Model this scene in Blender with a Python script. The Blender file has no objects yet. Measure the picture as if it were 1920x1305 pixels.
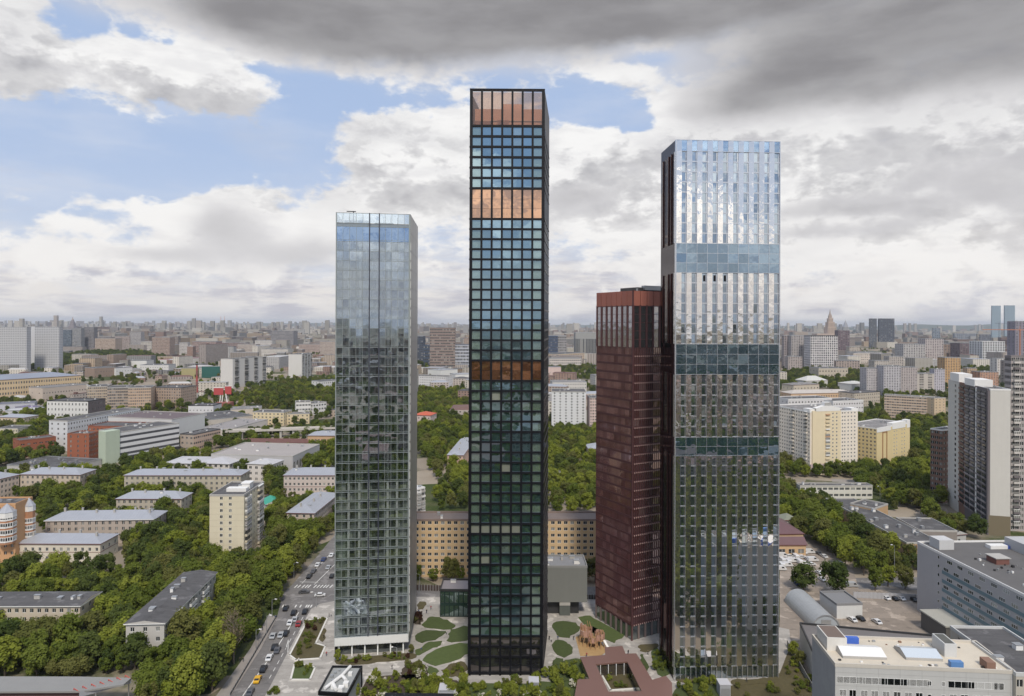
import bpy, math, random
from mathutils import Vector, Matrix
R = math.radians
random.seed(7)
sc = bpy.context.scene
COL = sc.collection

# ------------------------------------------------------------------ camera
F, H, HOR, ROLL = 1280.0, 116.0, 607.0, R(0.22)      # focal length in photo pixels, eye height, horizon row, roll
cam = bpy.data.cameras.new('camera')
cam.sensor_width = 36.0
cam.lens = 36.0 * F / 1920.0
cam.shift_y = (HOR - 652.5) / 1920.0
cam.clip_start, cam.clip_end = 1.0, 60000.0
camera = bpy.data.objects.new('camera', cam)
COL.objects.link(camera)
camera.matrix_world = Matrix.Translation((0, 0, H)) @ Matrix.Rotation(R(90), 4, 'X') @ Matrix.Rotation(ROLL, 4, 'Z')
sc.camera = camera

# ------------------------------------------------------------------ world
SUN_AZ, SUN_EL = R(173), R(50)        # azimuth clockwise from +Y (view direction): behind the camera, to the right
SD = (math.sin(SUN_AZ) * math.cos(SUN_EL), math.cos(SUN_AZ) * math.cos(SUN_EL), math.sin(SUN_EL))
world = bpy.data.worlds.new('World')
sc.world = world
world.use_nodes = True
WT = world.node_tree
WT.nodes.clear()


class X:
    """a float socket with arithmetic that writes Math nodes"""
    tree = None

    def __init__(s, v): s.v = v

    @staticmethod
    def m(op, *a):
        n = X.tree.nodes.new('ShaderNodeMath')
        n.operation = op
        for i, k in enumerate(a):
            k = k.v if isinstance(k, X) else k
            if isinstance(k, (int, float)): n.inputs[i].default_value = float(k)
            else: X.tree.links.new(k, n.inputs[i])
        return X(n.outputs[0])

    def __add__(s, o): return X.m('ADD', s, o)
    __radd__ = __add__
    def __sub__(s, o): return X.m('SUBTRACT', s, o)
    def __rsub__(s, o): return X.m('SUBTRACT', o, s)
    def __mul__(s, o): return X.m('MULTIPLY', s, o)
    __rmul__ = __mul__
    def __truediv__(s, o): return X.m('DIVIDE', s, o)
    def __rtruediv__(s, o): return X.m('DIVIDE', o, s)


def xmax(a, b): return X.m('MAXIMUM', a, b)
def xmin(a, b): return X.m('MINIMUM', a, b)
def xclamp(a): return xmin(xmax(a, 0.0), 1.0)
def xstep(a, e0, e1):
    n = X.tree.nodes.new('ShaderNodeMapRange')
    n.interpolation_type = 'SMOOTHSTEP'
    X.tree.links.new(a.v, n.inputs[0])
    n.inputs[1].default_value, n.inputs[2].default_value = e0, e1
    return X(n.outputs[0])
def xvec(a, b, c):
    n = X.tree.nodes.new('ShaderNodeCombineXYZ')
    for i, k in enumerate((a, b, c)):
        k = k.v if isinstance(k, X) else k
        if isinstance(k, (int, float)): n.inputs[i].default_value = float(k)
        else: X.tree.links.new(k, n.inputs[i])
    return n.outputs[0]
def xnoise(vec, scale, detail=6, rough=0.55, dist=0.0):
    n = X.tree.nodes.new('ShaderNodeTexNoise')
    X.tree.links.new(vec, n.inputs['Vector'])
    n.inputs['Scale'].default_value = scale
    n.inputs['Detail'].default_value = detail
    n.inputs['Roughness'].default_value = rough
    n.inputs['Distortion'].default_value = dist
    return X(n.outputs['Fac'])
def xmix(f, a, b):
    """colour mix; a, b tuple or socket"""
    n = X.tree.nodes.new('ShaderNodeMix')
    n.data_type = 'RGBA'
    f = f.v if isinstance(f, X) else f
    if isinstance(f, (int, float)): n.inputs[0].default_value = f
    else: X.tree.links.new(f, n.inputs[0])
    for i, k in ((6, a), (7, b)):
        if isinstance(k, tuple): n.inputs[i].default_value = (*k, 1.0)
        else: X.tree.links.new(k, n.inputs[i])
    return n.outputs[2]


def build_world():
    X.tree = WT
    new, link = WT.nodes.new, WT.links.new
    sky = new('ShaderNodeTexSky')
    sky.sky_type = 'NISHITA'
    sky.sun_disc = False
    sky.sun_elevation, sky.sun_rotation = SUN_EL, SUN_AZ
    sky.altitude, sky.air_density, sky.dust_density, sky.ozone_density = 150, 1.0, 1.5, 2.0
    tc = new('ShaderNodeTexCoord')
    sep = new('ShaderNodeSeparateXYZ')
    link(tc.outputs['Generated'], sep.inputs[0])
    dx, dy, dz = (X(sep.outputs[i]) for i in range(3))
    u0 = X.m('ARCTAN2', dx, dy)
    v0 = X.m('ARCSINE', dz)

    def uv(px, py):
        x, y = px - 960.0, py - HOR
        return math.atan2(x, F), math.atan2(-y, math.hypot(F, x))
    # domain warp, the same for every hand-placed cloud bank
    wv = xvec(dx, dy, dz * 1.6)
    w1 = xnoise(wv, 7.0, 5, 0.62) - 0.5
    w2 = xnoise(xvec(dx + 7.3, dy, dz * 1.6), 7.0, 5, 0.62) - 0.5
    u = u0 + w1 * 0.075
    v = v0 + w2 * 0.036

    UV = xvec(u, v, 0.0)

    def vm(op, *a):
        n = WT.nodes.new('ShaderNodeVectorMath')
        n.operation = op
        for i, k in enumerate(a):
            if isinstance(k, tuple): n.inputs[i].default_value = k
            else: WT.links.new(k, n.inputs[i])
        return n.outputs['Value' if op == 'DOT_PRODUCT' else 'Vector']

    def field(lst, at):
        t = None
        for px, py, rx, ry, amp in lst:
            a, b = uv(px, py)
            q = vm('MULTIPLY_ADD', at, (F / rx, F / ry, 0.0), (-a * F / rx, -b * F / ry, 0.0))
            g = X.m('POWER', 0.36788, X(vm('DOT_PRODUCT', q, q)))
            t = g * amp if t is None else X.m('MULTIPLY_ADD', g, amp, t)
        return t

    # ---- cumulus coverage
    cum = [(265, 140, 220, 54, .85), (430, 172, 130, 28, .55), (190, 212, 110, 20, .5), (0, 70, 75, 90, .8), (478, 243, 50, 16, .5),
           (462, 335, 75, 30, .62), (420, 385, 75, 42, .5), (330, 400, 60, 16, .4), (30, 375, 110, 22, .35),
           (760, 265, 190, 80, .95), (700, 285, 120, 40, .5), (830, 350, 190, 70, .75), (650, 375, 90, 26, .45),
           (1110, 285, 110, 66, .95), (1130, 350, 160, 70, .6), (1290, 195, 100, 40, .5), (1150, 135, 90, 24, .55), (1400, 250, 220, 60, .6),
           (1600, 330, 260, 110, .8), (1850, 300, 190, 160, .9), (1560, 240, 200, 40, .45), (1790, 465, 26, 14, .6),
           (520, 70, 200, 60, .8), (1480, 90, 120, 50, .6),
           (90, 470, 220, 34, .45), (390, 425, 70, 50, .60), (470, 440, 110, 50, .42), (250, 410, 70, 16, .35), (120, 430, 60, 14, .3), (560, 440, 200, 80, .4), (1200, 420, 320, 90, .4), (1700, 470, 400, 90, .45),
           (280, 290, 330, 62, -.70), (130, 300, 240, 60, -.5), (240, 480, 120, 14, .25), (445, 400, 60, 40, .35), (60, 240, 90, 22, -.5), (330, 350, 70, 30, -.4), (90, 395, 120, 12, -.2), (560, 240, 110, 60, -.75), (640, 188, 120, 26, -.8), (555, 140, 70, 16, -.5), (100, 190, 60, 14, -.2), (1125, 205, 80, 34, -1.0), (1205, 235, 45, 24, -.9), (1215, 110, 60, 12, -.45),
           (1650, 262, 75, 30, -1.15), (470, 278, 60, 16, -.3), (1300, 110, 40, 24, -.5), (170, 40, 60, 34, -.5), (540, 300, 80, 80, -.4)]
    covA = field(cum, UV)
    nz = xvec(dx, dy, dz * 1.9)
    def billow(vec):
        return 1.0 - X.m('ABSOLUTE', xnoise(vec, 15.0, 5, 0.55) * 2.0 - 1.0)
    fb = xnoise(nz, 8.0, 9, 0.62)
    bl = billow(nz)
    fbig = xnoise(xvec(dx, dy + 3.1, dz * 2.2), 3.2, 4, 0.5)
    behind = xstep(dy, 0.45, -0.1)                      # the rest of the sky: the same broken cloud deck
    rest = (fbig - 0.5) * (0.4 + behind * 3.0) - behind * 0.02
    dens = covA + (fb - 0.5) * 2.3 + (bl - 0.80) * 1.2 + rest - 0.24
    # density a little higher up: tops are lit, bases are grey
    covB = field([q for q in cum if q[4] > .5], xvec(u - 0.012, v + 0.026, 0.0))
    nz2 = xvec(dx - 0.010, dy, (dz + 0.020) * 1.9)
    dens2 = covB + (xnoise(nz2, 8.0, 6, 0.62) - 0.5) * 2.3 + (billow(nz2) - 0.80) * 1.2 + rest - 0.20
    maskC = xstep(dens, -0.12, 0.34)
    shade = xstep(dens2, 0.15, 1.2) * 0.72 - xclamp((dens - dens2) * 0.9) * 0.9
    lit = xclamp(1.04 - shade + (bl - 0.82) * 0.9)
    soft = xnoise(xvec(dx, dy, dz * 3.0), 14.0, 6, 0.6)
    # ---- clear sky with a milky, warm horizon
    hz = X.m('POWER', xclamp(1.0 - v0 * 1.9), 5.0)
    SK = 0.12
    def c(r, g, b): return (r / SK, g / SK, b / SK)
    clear = xmix(0.86, sky.outputs[0], c(.40, .515, .74))
    clear = xmix(xclamp(hz * 1.0), clear, c(.82, .785, .755))
    thin = xstep(xnoise(xvec(dx * 1.0, dy, dz * 4.0), 3.5, 6, 0.6), .42, .75)
    clear = xmix(thin * 0.38, clear, c(.70, .72, .78))
    # ---- low veil of distant cumulus over the horizon
    veil = xstep(xnoise(xvec(dx, dy, dz * 5.0), 6.0, 7, 0.58) + xstep(v0, 0.17, 0.02) * 0.30, 0.48, 0.85) * xstep(v0, 0.24, 0.10)
    vs = xnoise(xvec(dx, dy + 9.0, dz * 6.0), 9.0, 6, 0.6)
    col = xmix(veil * 0.9, clear, xmix(xstep(vs, 0.36, 0.60), c(.52, .505, .55), c(.80, .76, .72)))
    cloudc = xmix(lit, c(.36, .355, .375), c(.89, .88, .865))
    cloudc = xmix(xstep(soft, .45, .66) * 0.30, cloudc, c(.57, .56, .585))
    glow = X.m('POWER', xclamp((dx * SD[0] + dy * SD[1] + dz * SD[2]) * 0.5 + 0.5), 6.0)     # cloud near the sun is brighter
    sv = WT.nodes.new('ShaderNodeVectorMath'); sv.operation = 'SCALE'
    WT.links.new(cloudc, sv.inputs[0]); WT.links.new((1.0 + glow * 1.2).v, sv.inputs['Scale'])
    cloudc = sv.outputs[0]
    wide = xnoise(xvec(dx + 2.0, dy, dz * 2.4), 5.5, 4, 0.5)
    cloudc = xmix(xstep(wide, .46, .64) * xstep(v0, .05, .16) * 0.30, cloudc, c(.50, .495, .51))
    cloudc = xmix(xclamp(hz * 0.75), cloudc, c(.82, .78, .745))
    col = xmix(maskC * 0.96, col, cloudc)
    # ---- dark stratocumulus deck overhead
    dark = [(700, 55, 260, 52, 1.1), (960, 22, 330, 58, 1.2), (1250, 10, 260, 50, 1.0), (620, 95, 120, 34, .55), (440, 20, 160, 40, .5),
            (1700, 45, 290, 60, 1.05), (1480, 130, 130, 44, .75), (1900, 110, 190, 60, .8), (1390, 195, 110, 34, .8), (1890, 330, 120, 40, .50), (1640, 165, 120, 26, .45),
            (1090, 372, 80, 20, .50), (1620, 392, 150, 13, .42), (1540, 380, 90, 14, .3), (1600, 428, 160, 10, .3), (420, 430, 66, 44, .55), (560, 480, 90, 30, .45), (290, 480, 90, 16, .4), (1240, 90, 60, 22, -.4), (1380, 60, 50, 40, -.25),
            (700, -170, 500, 130, 1.3), (1500, -190, 600, 140, 1.3)]
    cvd = field(dark, UV)
    dn = xnoise(xvec(dx, dy, dz * 2.2), 4.0, 5, 0.5)
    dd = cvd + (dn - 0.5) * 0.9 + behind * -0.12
    maskD = xstep(dd, 0.16, 1.3)
    col = xmix(xstep(dd, 0.02, 0.42) * 0.75, col, c(.62, .61, .625))
    dtex = xnoise(xvec(dx, dy + 5.0, dz * 3.4), 7.0, 6, 0.55)
    darkc = xmix(xstep(dtex, 0.3, 0.7), c(.245, .24, .25), c(.335, .33, .34))
    col = xmix(maskD, col, darkc)
    # below the horizon: earth-coloured haze
    col = xmix(xstep(v0, -0.004, -0.03), col, c(.30, .30, .28))
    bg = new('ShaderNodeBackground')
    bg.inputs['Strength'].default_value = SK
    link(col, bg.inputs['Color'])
    out = new('ShaderNodeOutputWorld')
    link(bg.outputs[0], out.inputs['Surface'])


build_world()
world.cycles.sampling_method = 'MANUAL'
world.cycles.sample_map_resolution = 256

# ------------------------------------------------------------------ sun and exposure
sun = bpy.data.lights.new('sun', 'SUN')
sun.energy = 2.8
sun.angle = R(8)
sun.color = (1.0, 0.92, 0.80)
sun_ob = bpy.data.objects.new('sun', sun)
COL.objects.link(sun_ob)
sd = Vector((math.sin(SUN_AZ) * math.cos(SUN_EL), math.cos(SUN_AZ) * math.cos(SUN_EL), math.sin(SUN_EL)))
sun_ob.rotation_euler = sd.to_track_quat('Z', 'Y').to_euler()
sun_ob.location = sd * 500
vs_ = sc.view_settings
vs_.view_transform, vs_.look, vs_.exposure, vs_.gamma, vs_.use_curve_mapping = 'Standard', 'None', 0.12, 1.0, False
sc.cycles.use_denoising = True
sc.cycles.max_bounces = 6
sc.cycles.transparent_max_bounces = 10
sc.cycles.volume_bounces = 0
sc.cycles.caustics_reflective = False
sc.cycles.caustics_refractive = False
sc.cycles.sample_clamp_indirect = 4.0

# ------------------------------------------------------------------ materials (all procedural)
MATS = {}
def mat(name, col, rough=0.8, metal=0.0, spec=0.5, var=0.0, vscale=0.3, obj=0.0, streak=0.0, wave=None):
    """principled colour with soft large-scale wear (var), vertical weather streaks and a per-object shift (obj)"""
    if name in MATS: return MATS[name]
    m = bpy.data.materials.new(name)
    m.use_nodes = True
    t = m.node_tree
    X.tree = t
    b = t.nodes['Principled BSDF']
    b.inputs['Roughness'].default_value = rough
    b.inputs['Metallic'].default_value = metal
    b.inputs['Specular IOR Level'].default_value = spec
    if not (var or obj or streak or wave):
        b.inputs['Base Color'].default_value = (*col, 1)
    else:
        g = t.nodes.new('ShaderNodeNewGeometry')
        f = None
        if var:
            f = xnoise(g.outputs['Position'], vscale, 5, 0.65) * (2 * var) + (1 - var)
        if streak:
            s = t.nodes.new('ShaderNodeSeparateXYZ')
            t.links.new(g.outputs['Position'], s.inputs[0])
            q = xnoise(xvec(X(s.outputs[0]), X(s.outputs[1]), X(s.outputs[2]) * 0.06), 0.9, 4, 0.6) * (2 * streak) + (1 - streak)
            f = q if f is None else f * q
        if wave:
            s = t.nodes.new('ShaderNodeSeparateXYZ')
            tc = t.nodes.new('ShaderNodeTexCoord')
            t.links.new(tc.outputs['Object'], s.inputs[0])
            q = xstep(X.m('FRACT', X(s.outputs[0]) / wave), 0.0, 0.12) * 0.16 + 0.86
            f = q if f is None else f * q
        if obj:
            oi = t.nodes.new('ShaderNodeObjectInfo')
            q = X(oi.outputs['Random']) * (2 * obj) + (1 - obj)
            f = q if f is None else f * q
        v = t.nodes.new('ShaderNodeVectorMath')
        v.operation = 'SCALE'
        v.inputs[0].default_value = col
        t.links.new(f.v, v.inputs['Scale'])
        t.links.new(v.outputs[0], b.inputs['Base Color'])
    MATS[name] = m
    return m


def glass(name, refl=(.75, .85, .88), body=(.02, .03, .035), mixf=0.5, rough=0.02, clear=0.0, wob=0.0, wscale=0.4, curtain=0.0, curtcol=(.45, .47, .44), objtint=0.15, isl=False):
    """coated facade glass: a mirror coat over a dark room (body), or over what stands behind it (clear)"""
    if name in MATS: return MATS[name]
    m = bpy.data.materials.new(name)
    m.use_nodes = True
    t = m.node_tree
    X.tree = t
    t.nodes.clear()
    oi = t.nodes.new('ShaderNodeObjectInfo')
    geo = t.nodes.new('ShaderNodeNewGeometry')
    gl = t.nodes.new('ShaderNodeBsdfAnisotropic')
    gl.inputs['Roughness'].default_value = rough
    r = X(geo.outputs['Random Per Island']) if isl else X(oi.outputs['Random'])
    gl.inputs['Color'].default_value = (*refl, 1)
    if objtint:
        v = t.nodes.new('ShaderNodeVectorMath')
        v.operation = 'SCALE'
        v.inputs[0].default_value = refl
        t.links.new((r * (2 * objtint) + (1 - objtint)).v, v.inputs['Scale'])
        t.links.new(v.outputs[0], gl.inputs['Color'])
    if wob:
        bp = t.nodes.new('ShaderNodeBump')
        bp.inputs['Strength'].default_value = 1.0
        bp.inputs['Distance'].default_value = wob
        t.links.new(xnoise(geo.outputs['Position'], wscale, 2, 0.4).v, bp.inputs['Height'])
        t.links.new(bp.outputs[0], gl.inputs['Normal'])
    df = t.nodes.new('ShaderNodeBsdfDiffuse')
    if curtain:
        r2 = X.m('FRACT', r * 17.31)
        pale = xstep(r2, 1 - curtain, 1 - curtain + 0.02)
        t.links.new(xmix(pale * 0.75, body, curtcol), df.inputs['Color'])
    else:
        df.inputs['Color'].default_value = (*body, 1)
    base = df.outputs[0]
    if clear:
        tr = t.nodes.new('ShaderNodeBsdfTransparent')
        tr.inputs['Color'].default_value = (.80, .86, .86, 1) if not isinstance(clear, tuple) else (*clear, 1)
        base = tr.outputs[0]
    ms = t.nodes.new('ShaderNodeMixShader')
    fr = t.nodes.new('ShaderNodeLayerWeight')
    fr.inputs['Blend'].default_value = 0.25
    fac = xclamp(X(fr.outputs['Facing']) * 0.8 + mixf)
    t.links.new(fac.v, ms.inputs[0])
    t.links.new(base, ms.inputs[1])
    t.links.new(gl.outputs[0], ms.inputs[2])
    out = t.nodes.new('ShaderNodeOutputMaterial')
    t.links.new(ms.outputs[0], out.inputs['Surface'])
    MATS[name] = m
    return m


def leafmat(name, c1, c2, trans=0.42):
    """foliage: colour between c1 and c2 by tree and by leaf clump, some light passing through"""
    m = bpy.data.materials.new(name)
    m.use_nodes = True
    t = m.node_tree
    X.tree = t
    t.nodes.clear()
    oi = t.nodes.new('ShaderNodeObjectInfo')
    geo = t.nodes.new('ShaderNodeNewGeometry')
    f = X(oi.outputs['Random']) * 0.75 + X(geo.outputs['Random Per Island']) * 0.45 - 0.1
    c = xmix(xclamp(f), c1, c2)
    d = t.nodes.new('ShaderNodeBsdfDiffuse')
    tr = t.nodes.new('ShaderNodeBsdfTranslucent')
    t.links.new(c, d.inputs['Color'])
    t.links.new(c, tr.inputs['Color'])
    ms = t.nodes.new('ShaderNodeMixShader')
    ms.inputs[0].default_value = trans
    t.links.new(d.outputs[0], ms.inputs[1])
    t.links.new(tr.outputs[0], ms.inputs[2])
    out = t.nodes.new('ShaderNodeOutputMaterial')
    t.links.new(ms.outputs[0], out.inputs['Surface'])
    MATS[name] = m
    return m


def roofing(name, col, strip=1.0):
    """roof felt laid in strips, with patches, ponding rings and dust"""
    m = bpy.data.materials.new(name)
    m.use_nodes = True
    t = m.node_tree
    X.tree = t
    b = t.nodes['Principled BSDF']
    b.inputs['Roughness'].default_value = 0.9
    tc, geo = t.nodes.new('ShaderNodeTexCoord'), t.nodes.new('ShaderNodeNewGeometry')
    s = t.nodes.new('ShaderNodeSeparateXYZ')
    t.links.new(tc.outputs['Object'], s.inputs[0])
    st = X(s.outputs[1]) / strip
    wn = t.nodes.new('ShaderNodeTexWhiteNoise')
    t.links.new(xvec(X.m('FLOOR', st), X.m('FLOOR', X(s.outputs[0]) / 9.0), 0.0), wn.inputs['Vector'])
    f = X(wn.outputs['Value']) * 0.22 + 0.86
    f = f * (1.0 - xstep(X.m('FRACT', st), 0.90, 1.0) * 0.22)
    pn = xnoise(geo.outputs['Position'], 0.16, 4, 0.6)
    f = f * (xnoise(geo.outputs['Position'], 0.5, 6, 0.7) * 0.5 + 0.75)
    c = xmix(xstep(pn, .56, .62) * 0.5, tuple(col), tuple(min(1, k * 1.9 + .02) for k in col))
    c = xmix(xstep(pn, .40, .34) * 0.45, c, tuple(k * .55 for k in col))
    v = t.nodes.new('ShaderNodeVectorMath')
    v.operation = 'SCALE'
    t.links.new(c, v.inputs[0]); t.links.new(f.v, v.inputs['Scale'])
    t.links.new(v.outputs[0], b.inputs['Base Color'])
    MATS[name] = m
    return m


# ------------------------------------------------------------------ geometry helpers
def W(px, py, z=0.0):
    """the point at height z that the photograph shows at pixel (px, py)"""
    x, y = px - 960.0, py - HOR
    c, s = math.cos(ROLL), math.sin(ROLL)
    x, y = x * c + y * s, -x * s + y * c
    if abs(y) < .2: y = .2 if H > z else -.2
    Y = F * (H - z) / y
    return Vector((x * Y / F, Y, z))


def ZAT(px, py, base):
    """height of the pixel (px, py) on the vertical above the ground point base"""
    x, y = px - 960.0, py - HOR
    c, s = math.cos(ROLL), math.sin(ROLL)
    return H - (-x * s + y * c) * base.y / F


class MB:
    """collects faces; build() links them as ONE mesh object"""
    def __init__(s): s.v, s.f, s.m = [], [], []

    def quad(s, a, b, c, d, m=0):
        n = len(s.v)
        s.v += [tuple(a), tuple(b), tuple(c), tuple(d)]
        s.f.append((n, n + 1, n + 2, n + 3)); s.m.append(m)

    def poly(s, pts, m=0):
        n = len(s.v)
        s.v += [tuple(p) for p in pts]
        s.f.append(tuple(range(n, n + len(pts)))); s.m.append(m)

    def box(s, x0, y0, z0, x1, y1, z1, m=0, top=None, bottom=True):
        n = len(s.v)
        s.v += [(x0, y0, z0), (x1, y0, z0), (x1, y1, z0), (x0, y1, z0), (x0, y0, z1), (x1, y0, z1), (x1, y1, z1), (x0, y1, z1)]
        fs = [(0, 1, 5, 4), (1, 2, 6, 5), (2, 3, 7, 6), (3, 0, 4, 7), (4, 5, 6, 7)] + ([(3, 2, 1, 0)] if bottom else [])
        for i, q in enumerate(fs):
            s.f.append(tuple(n + k for k in q)); s.m.append(top if (top is not None and i == 4) else m)

    def obox(s, c, u, w, d, z0, z1, m=0):
        """box centred on c (x, y), w along the unit vector u, d across"""
        ux, uy = u
        vx, vy = -uy, ux
        p = [(c[0] + a * w / 2 * ux + b * d / 2 * vx, c[1] + a * w / 2 * uy + b * d / 2 * vy) for a, b in ((-1, -1), (1, -1), (1, 1), (-1, 1))]
        s.prism(p, z0, z1, m)

    def prism(s, pts, z0, z1, m=0, top=None, bottom=False):
        n, k = len(s.v), len(pts)
        s.v += [(p[0], p[1], z0) for p in pts] + [(p[0], p[1], z1) for p in pts]
        for i in range(k):
            j = (i + 1) % k
            s.f.append((n + i, n + j, n + k + j, n + k + i)); s.m.append(m)
        s.f.append(tuple(n + k + i for i in range(k))); s.m.append(m if top is None else top)
        if bottom:
            s.f.append(tuple(n + i for i in reversed(range(k)))); s.m.append(m)

    def tube(s, a, b, r0, r1=None, n=6, m=0):
        r1 = r0 if r1 is None else r1
        a, b = Vector(a), Vector(b)
        d = (b - a).normalized()
        x = d.orthogonal().normalized(); y = d.cross(x)
        k = len(s.v)
        for p, r in ((a, r0), (b, r1)):
            for i in range(n):
                t = 2 * math.pi * i / n
                s.v.append(tuple(p + x * (r * math.cos(t)) + y * (r * math.sin(t))))
        for i in range(n):
            j = (i + 1) % n
            s.f.append((k + i, k + j, k + n + j, k + n + i)); s.m.append(m)
        s.f.append(tuple(k + n + i for i in range(n))); s.m.append(m)
        s.f.append(tuple(k + i for i in reversed(range(n)))); s.m.append(m)

    def mesh(s, name, mats):
        me = bpy.data.meshes.new(name)
        me.from_pydata(s.v, [], s.f)
        for q in (mats if isinstance(mats, (list, tuple)) else [mats]): me.materials.append(q)
        if any(s.m): me.polygons.foreach_set('material_index', s.m)
        me.update()
        return me

    def build(s, name, mats, parent=None, stuff=False, label=None):
        return link(name, s.mesh(name, mats), parent, stuff, label)


def link(name, me, parent=None, stuff=False, label=None, loc=None, rz=None):
    o = bpy.data.objects.new(name, me)
    COL.objects.link(o)
    if parent is not None: o.parent = parent
    if stuff: o['kind'] = 'stuff'
    if label: o['label'] = label
    if loc is not None: o.location = loc
    if rz is not None: o.rotation_euler = (0, 0, rz)
    return o


def tag(o, label=None, cat=None, group=None, kind=None):
    if label: o['label'] = label
    if cat: o['category'] = cat
    if group: o['group'] = group
    if kind: o['kind'] = kind
    return o


def thing(name, label, cat, loc=(0, 0, 0), rz=0.0, group=None):
    o = bpy.data.objects.new(name, None)
    o.empty_display_size = 0.5
    COL.objects.link(o)
    o.location = loc
    o.rotation_euler = (0, 0, rz)
    return tag(o, label, cat, group)


def structure(name, mb, mats, label=None):
    o = mb.build(name, mats)
    o['kind'] = 'structure'
    if label: o['label'] = label
    return o


def facade(mb, o, u, L, z0, z1, xs, zs, m=0, rev=None, deep=0.18, backm=None):
    """wall from o along the unit vector u (outside on its right) with real openings xs x zs; the reveals go deep.
    backm: material of a pane set at the back of each opening, when the panes are not objects of their own"""
    nx, ny = u[1], -u[0]
    rev = m if rev is None else rev
    def P(a, z, d=0.0): return (o[0] + u[0] * a - nx * d, o[1] + u[1] * a - ny * d, z)
    cz = z0
    for za, zb in zs:
        if za > cz + 1e-6: mb.quad(P(0, cz), P(L, cz), P(L, za), P(0, za), m)
        cx = 0.0
        for xa, xb in xs:
            if xa > cx + 1e-6: mb.quad(P(cx, za), P(xa, za), P(xa, zb), P(cx, zb), m)
            mb.quad(P(xa, za), P(xb, za), P(xb, za, deep), P(xa, za, deep), rev)
            mb.quad(P(xa, zb, deep), P(xb, zb, deep), P(xb, zb), P(xa, zb), rev)
            mb.quad(P(xa, za), P(xa, za, deep), P(xa, zb, deep), P(xa, zb), rev)
            mb.quad(P(xb, za, deep), P(xb, za), P(xb, zb), P(xb, zb, deep), rev)
            if backm is not None: mb.quad(P(xa, za, deep), P(xb, za, deep), P(xb, zb, deep), P(xa, zb, deep), backm)
            cx = xb
        if cx < L - 1e-6: mb.quad(P(cx, za), P(L, za), P(L, zb), P(cx, zb), m)
        cz = zb
    if cz < z1 - 1e-6: mb.quad(P(0, cz), P(L, cz), P(L, z1), P(0, z1), m)


WINCACHE = {}
def window_mesh(w, h, glassm, framem, lights=2, fr=0.09):
    """a window w x h in the XZ plane, outside towards -Y: frame bars with depth, panes behind"""
    key = (round(w, 2), round(h, 2), glassm.name, framem.name, lights)
    if key not in WINCACHE:
        mb = MB()
        mb.quad((0, .05, 0), (w, .05, 0), (w, .05, h), (0, .05, h), 0)
        for a, b, c, d in ((0, 0, w, fr), (0, h - fr, w, h), (0, fr, fr, h - fr), (w - fr, fr, w, h - fr)):
            mb.box(a, 0, b, c, .045, d, 1)
        for i in range(1, lights):
            x = w * i / lights
            mb.box(x - fr / 2, .005, fr, x + fr / 2, .045, h - fr, 1)
        WINCACHE[key] = mb.mesh('window', [glassm, framem])
    return WINCACHE[key]


M = dict(
    dark_glass=glass('window_glass', (.45, .50, .52), (.022, .025, .027), 0.12, 0.05, curtain=0.13, curtcol=(.34, .34, .32), objtint=0.3),
    far_glass=glass('far_window_glass', (.42, .46, .48), (.040, .042, .045), 0.14, 0.08, curtain=0.24, curtcol=(.30, .29, .27), objtint=0.4, isl=True),
    white_frame=mat('white_frame', (.70, .70, .68), 0.6),
    bitumen=roofing('bitumen_roof', (.088, .085, .087)),
    bitumen_light=roofing('weathered_roof_felt', (.20, .19, .185)),
    sheet=mat('grey_sheet_metal_roof', (.36, .37, .40), 0.45, metal=0.25, var=0.12, vscale=0.25, wave=1.6),
    zinc=mat('zinc', (.42, .43, .44), 0.4, metal=0.6, var=0.08),
    concrete=mat('concrete', (.40, .385, .36), 0.85, var=0.15, vscale=0.4),
    white=mat('white_paint', (.72, .71, .69), 0.6, var=0.06, vscale=0.2, streak=0.05),
    dark=mat('dark_paint', (.03, .03, .032), 0.5),
    black=mat('black_steel', (.006, .006, .008), 0.45, spec=0.25, var=0.15),
    redbrown=mat('red_brown_trim', (.16, .055, .05), 0.7),
)

# ================================================================== SETTING: ground, roads, plaza
def build_ground():
    m = bpy.data.materials.new('city_ground')
    m.use_nodes = True
    t = m.node_tree
    X.tree = t
    b = t.nodes['Principled BSDF']
    b.inputs['Roughness'].default_value = 0.95
    b.inputs['Specular IOR Level'].default_value = 0.1
    g = t.nodes.new('ShaderNodeNewGeometry')
    vo = t.nodes.new('ShaderNodeTexVoronoi')
    vo.inputs['Scale'].default_value = 0.017
    t.links.new(g.outputs['Position'], vo.inputs['Vector'])
    sp = t.nodes.new('ShaderNodeSeparateColor')
    t.links.new(vo.outputs['Color'], sp.inputs[0])
    r1, r2 = X(sp.outputs[0]), X(sp.outputs[1])
    big = xnoise(g.outputs['Position'], 0.006, 5, 0.6)
    mid = xnoise(g.outputs['Position'], 0.06, 6, 0.65)
    fine = xnoise(g.outputs['Position'], 0.7, 5, 0.7)
    grass = xmix(xstep(fine, .35, .7), (.032, .05, .014), (.075, .095, .03))
    hard = xmix(r2, (.20, .17, .135), (.33, .28, .22))
    c = xmix(xstep(big * 0.55 + r1 * 0.35 + mid * 0.35, 0.50, 0.62), grass, hard)
    c = xmix(xstep(mid, .35, .7) * 0.25, c, (.20, .16, .12))
    t.links.new(c, b.inputs['Base Color'])
    mb = MB()
    e = [-40000, -12000, -4000, -1500, -500, 0, 250, 500, 1000, 2000, 4000, 9000, 20000, 48000]
    for i in range(len(e) - 1):
        for j in range(len(e) - 1):
            mb.quad((e[i] - 300, e[j], 0), (e[i + 1] - 300, e[j], 0), (e[i + 1] - 300, e[j + 1], 0), (e[i] - 300, e[j + 1], 0))
    structure('ground', mb, m)
build_ground()

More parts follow.
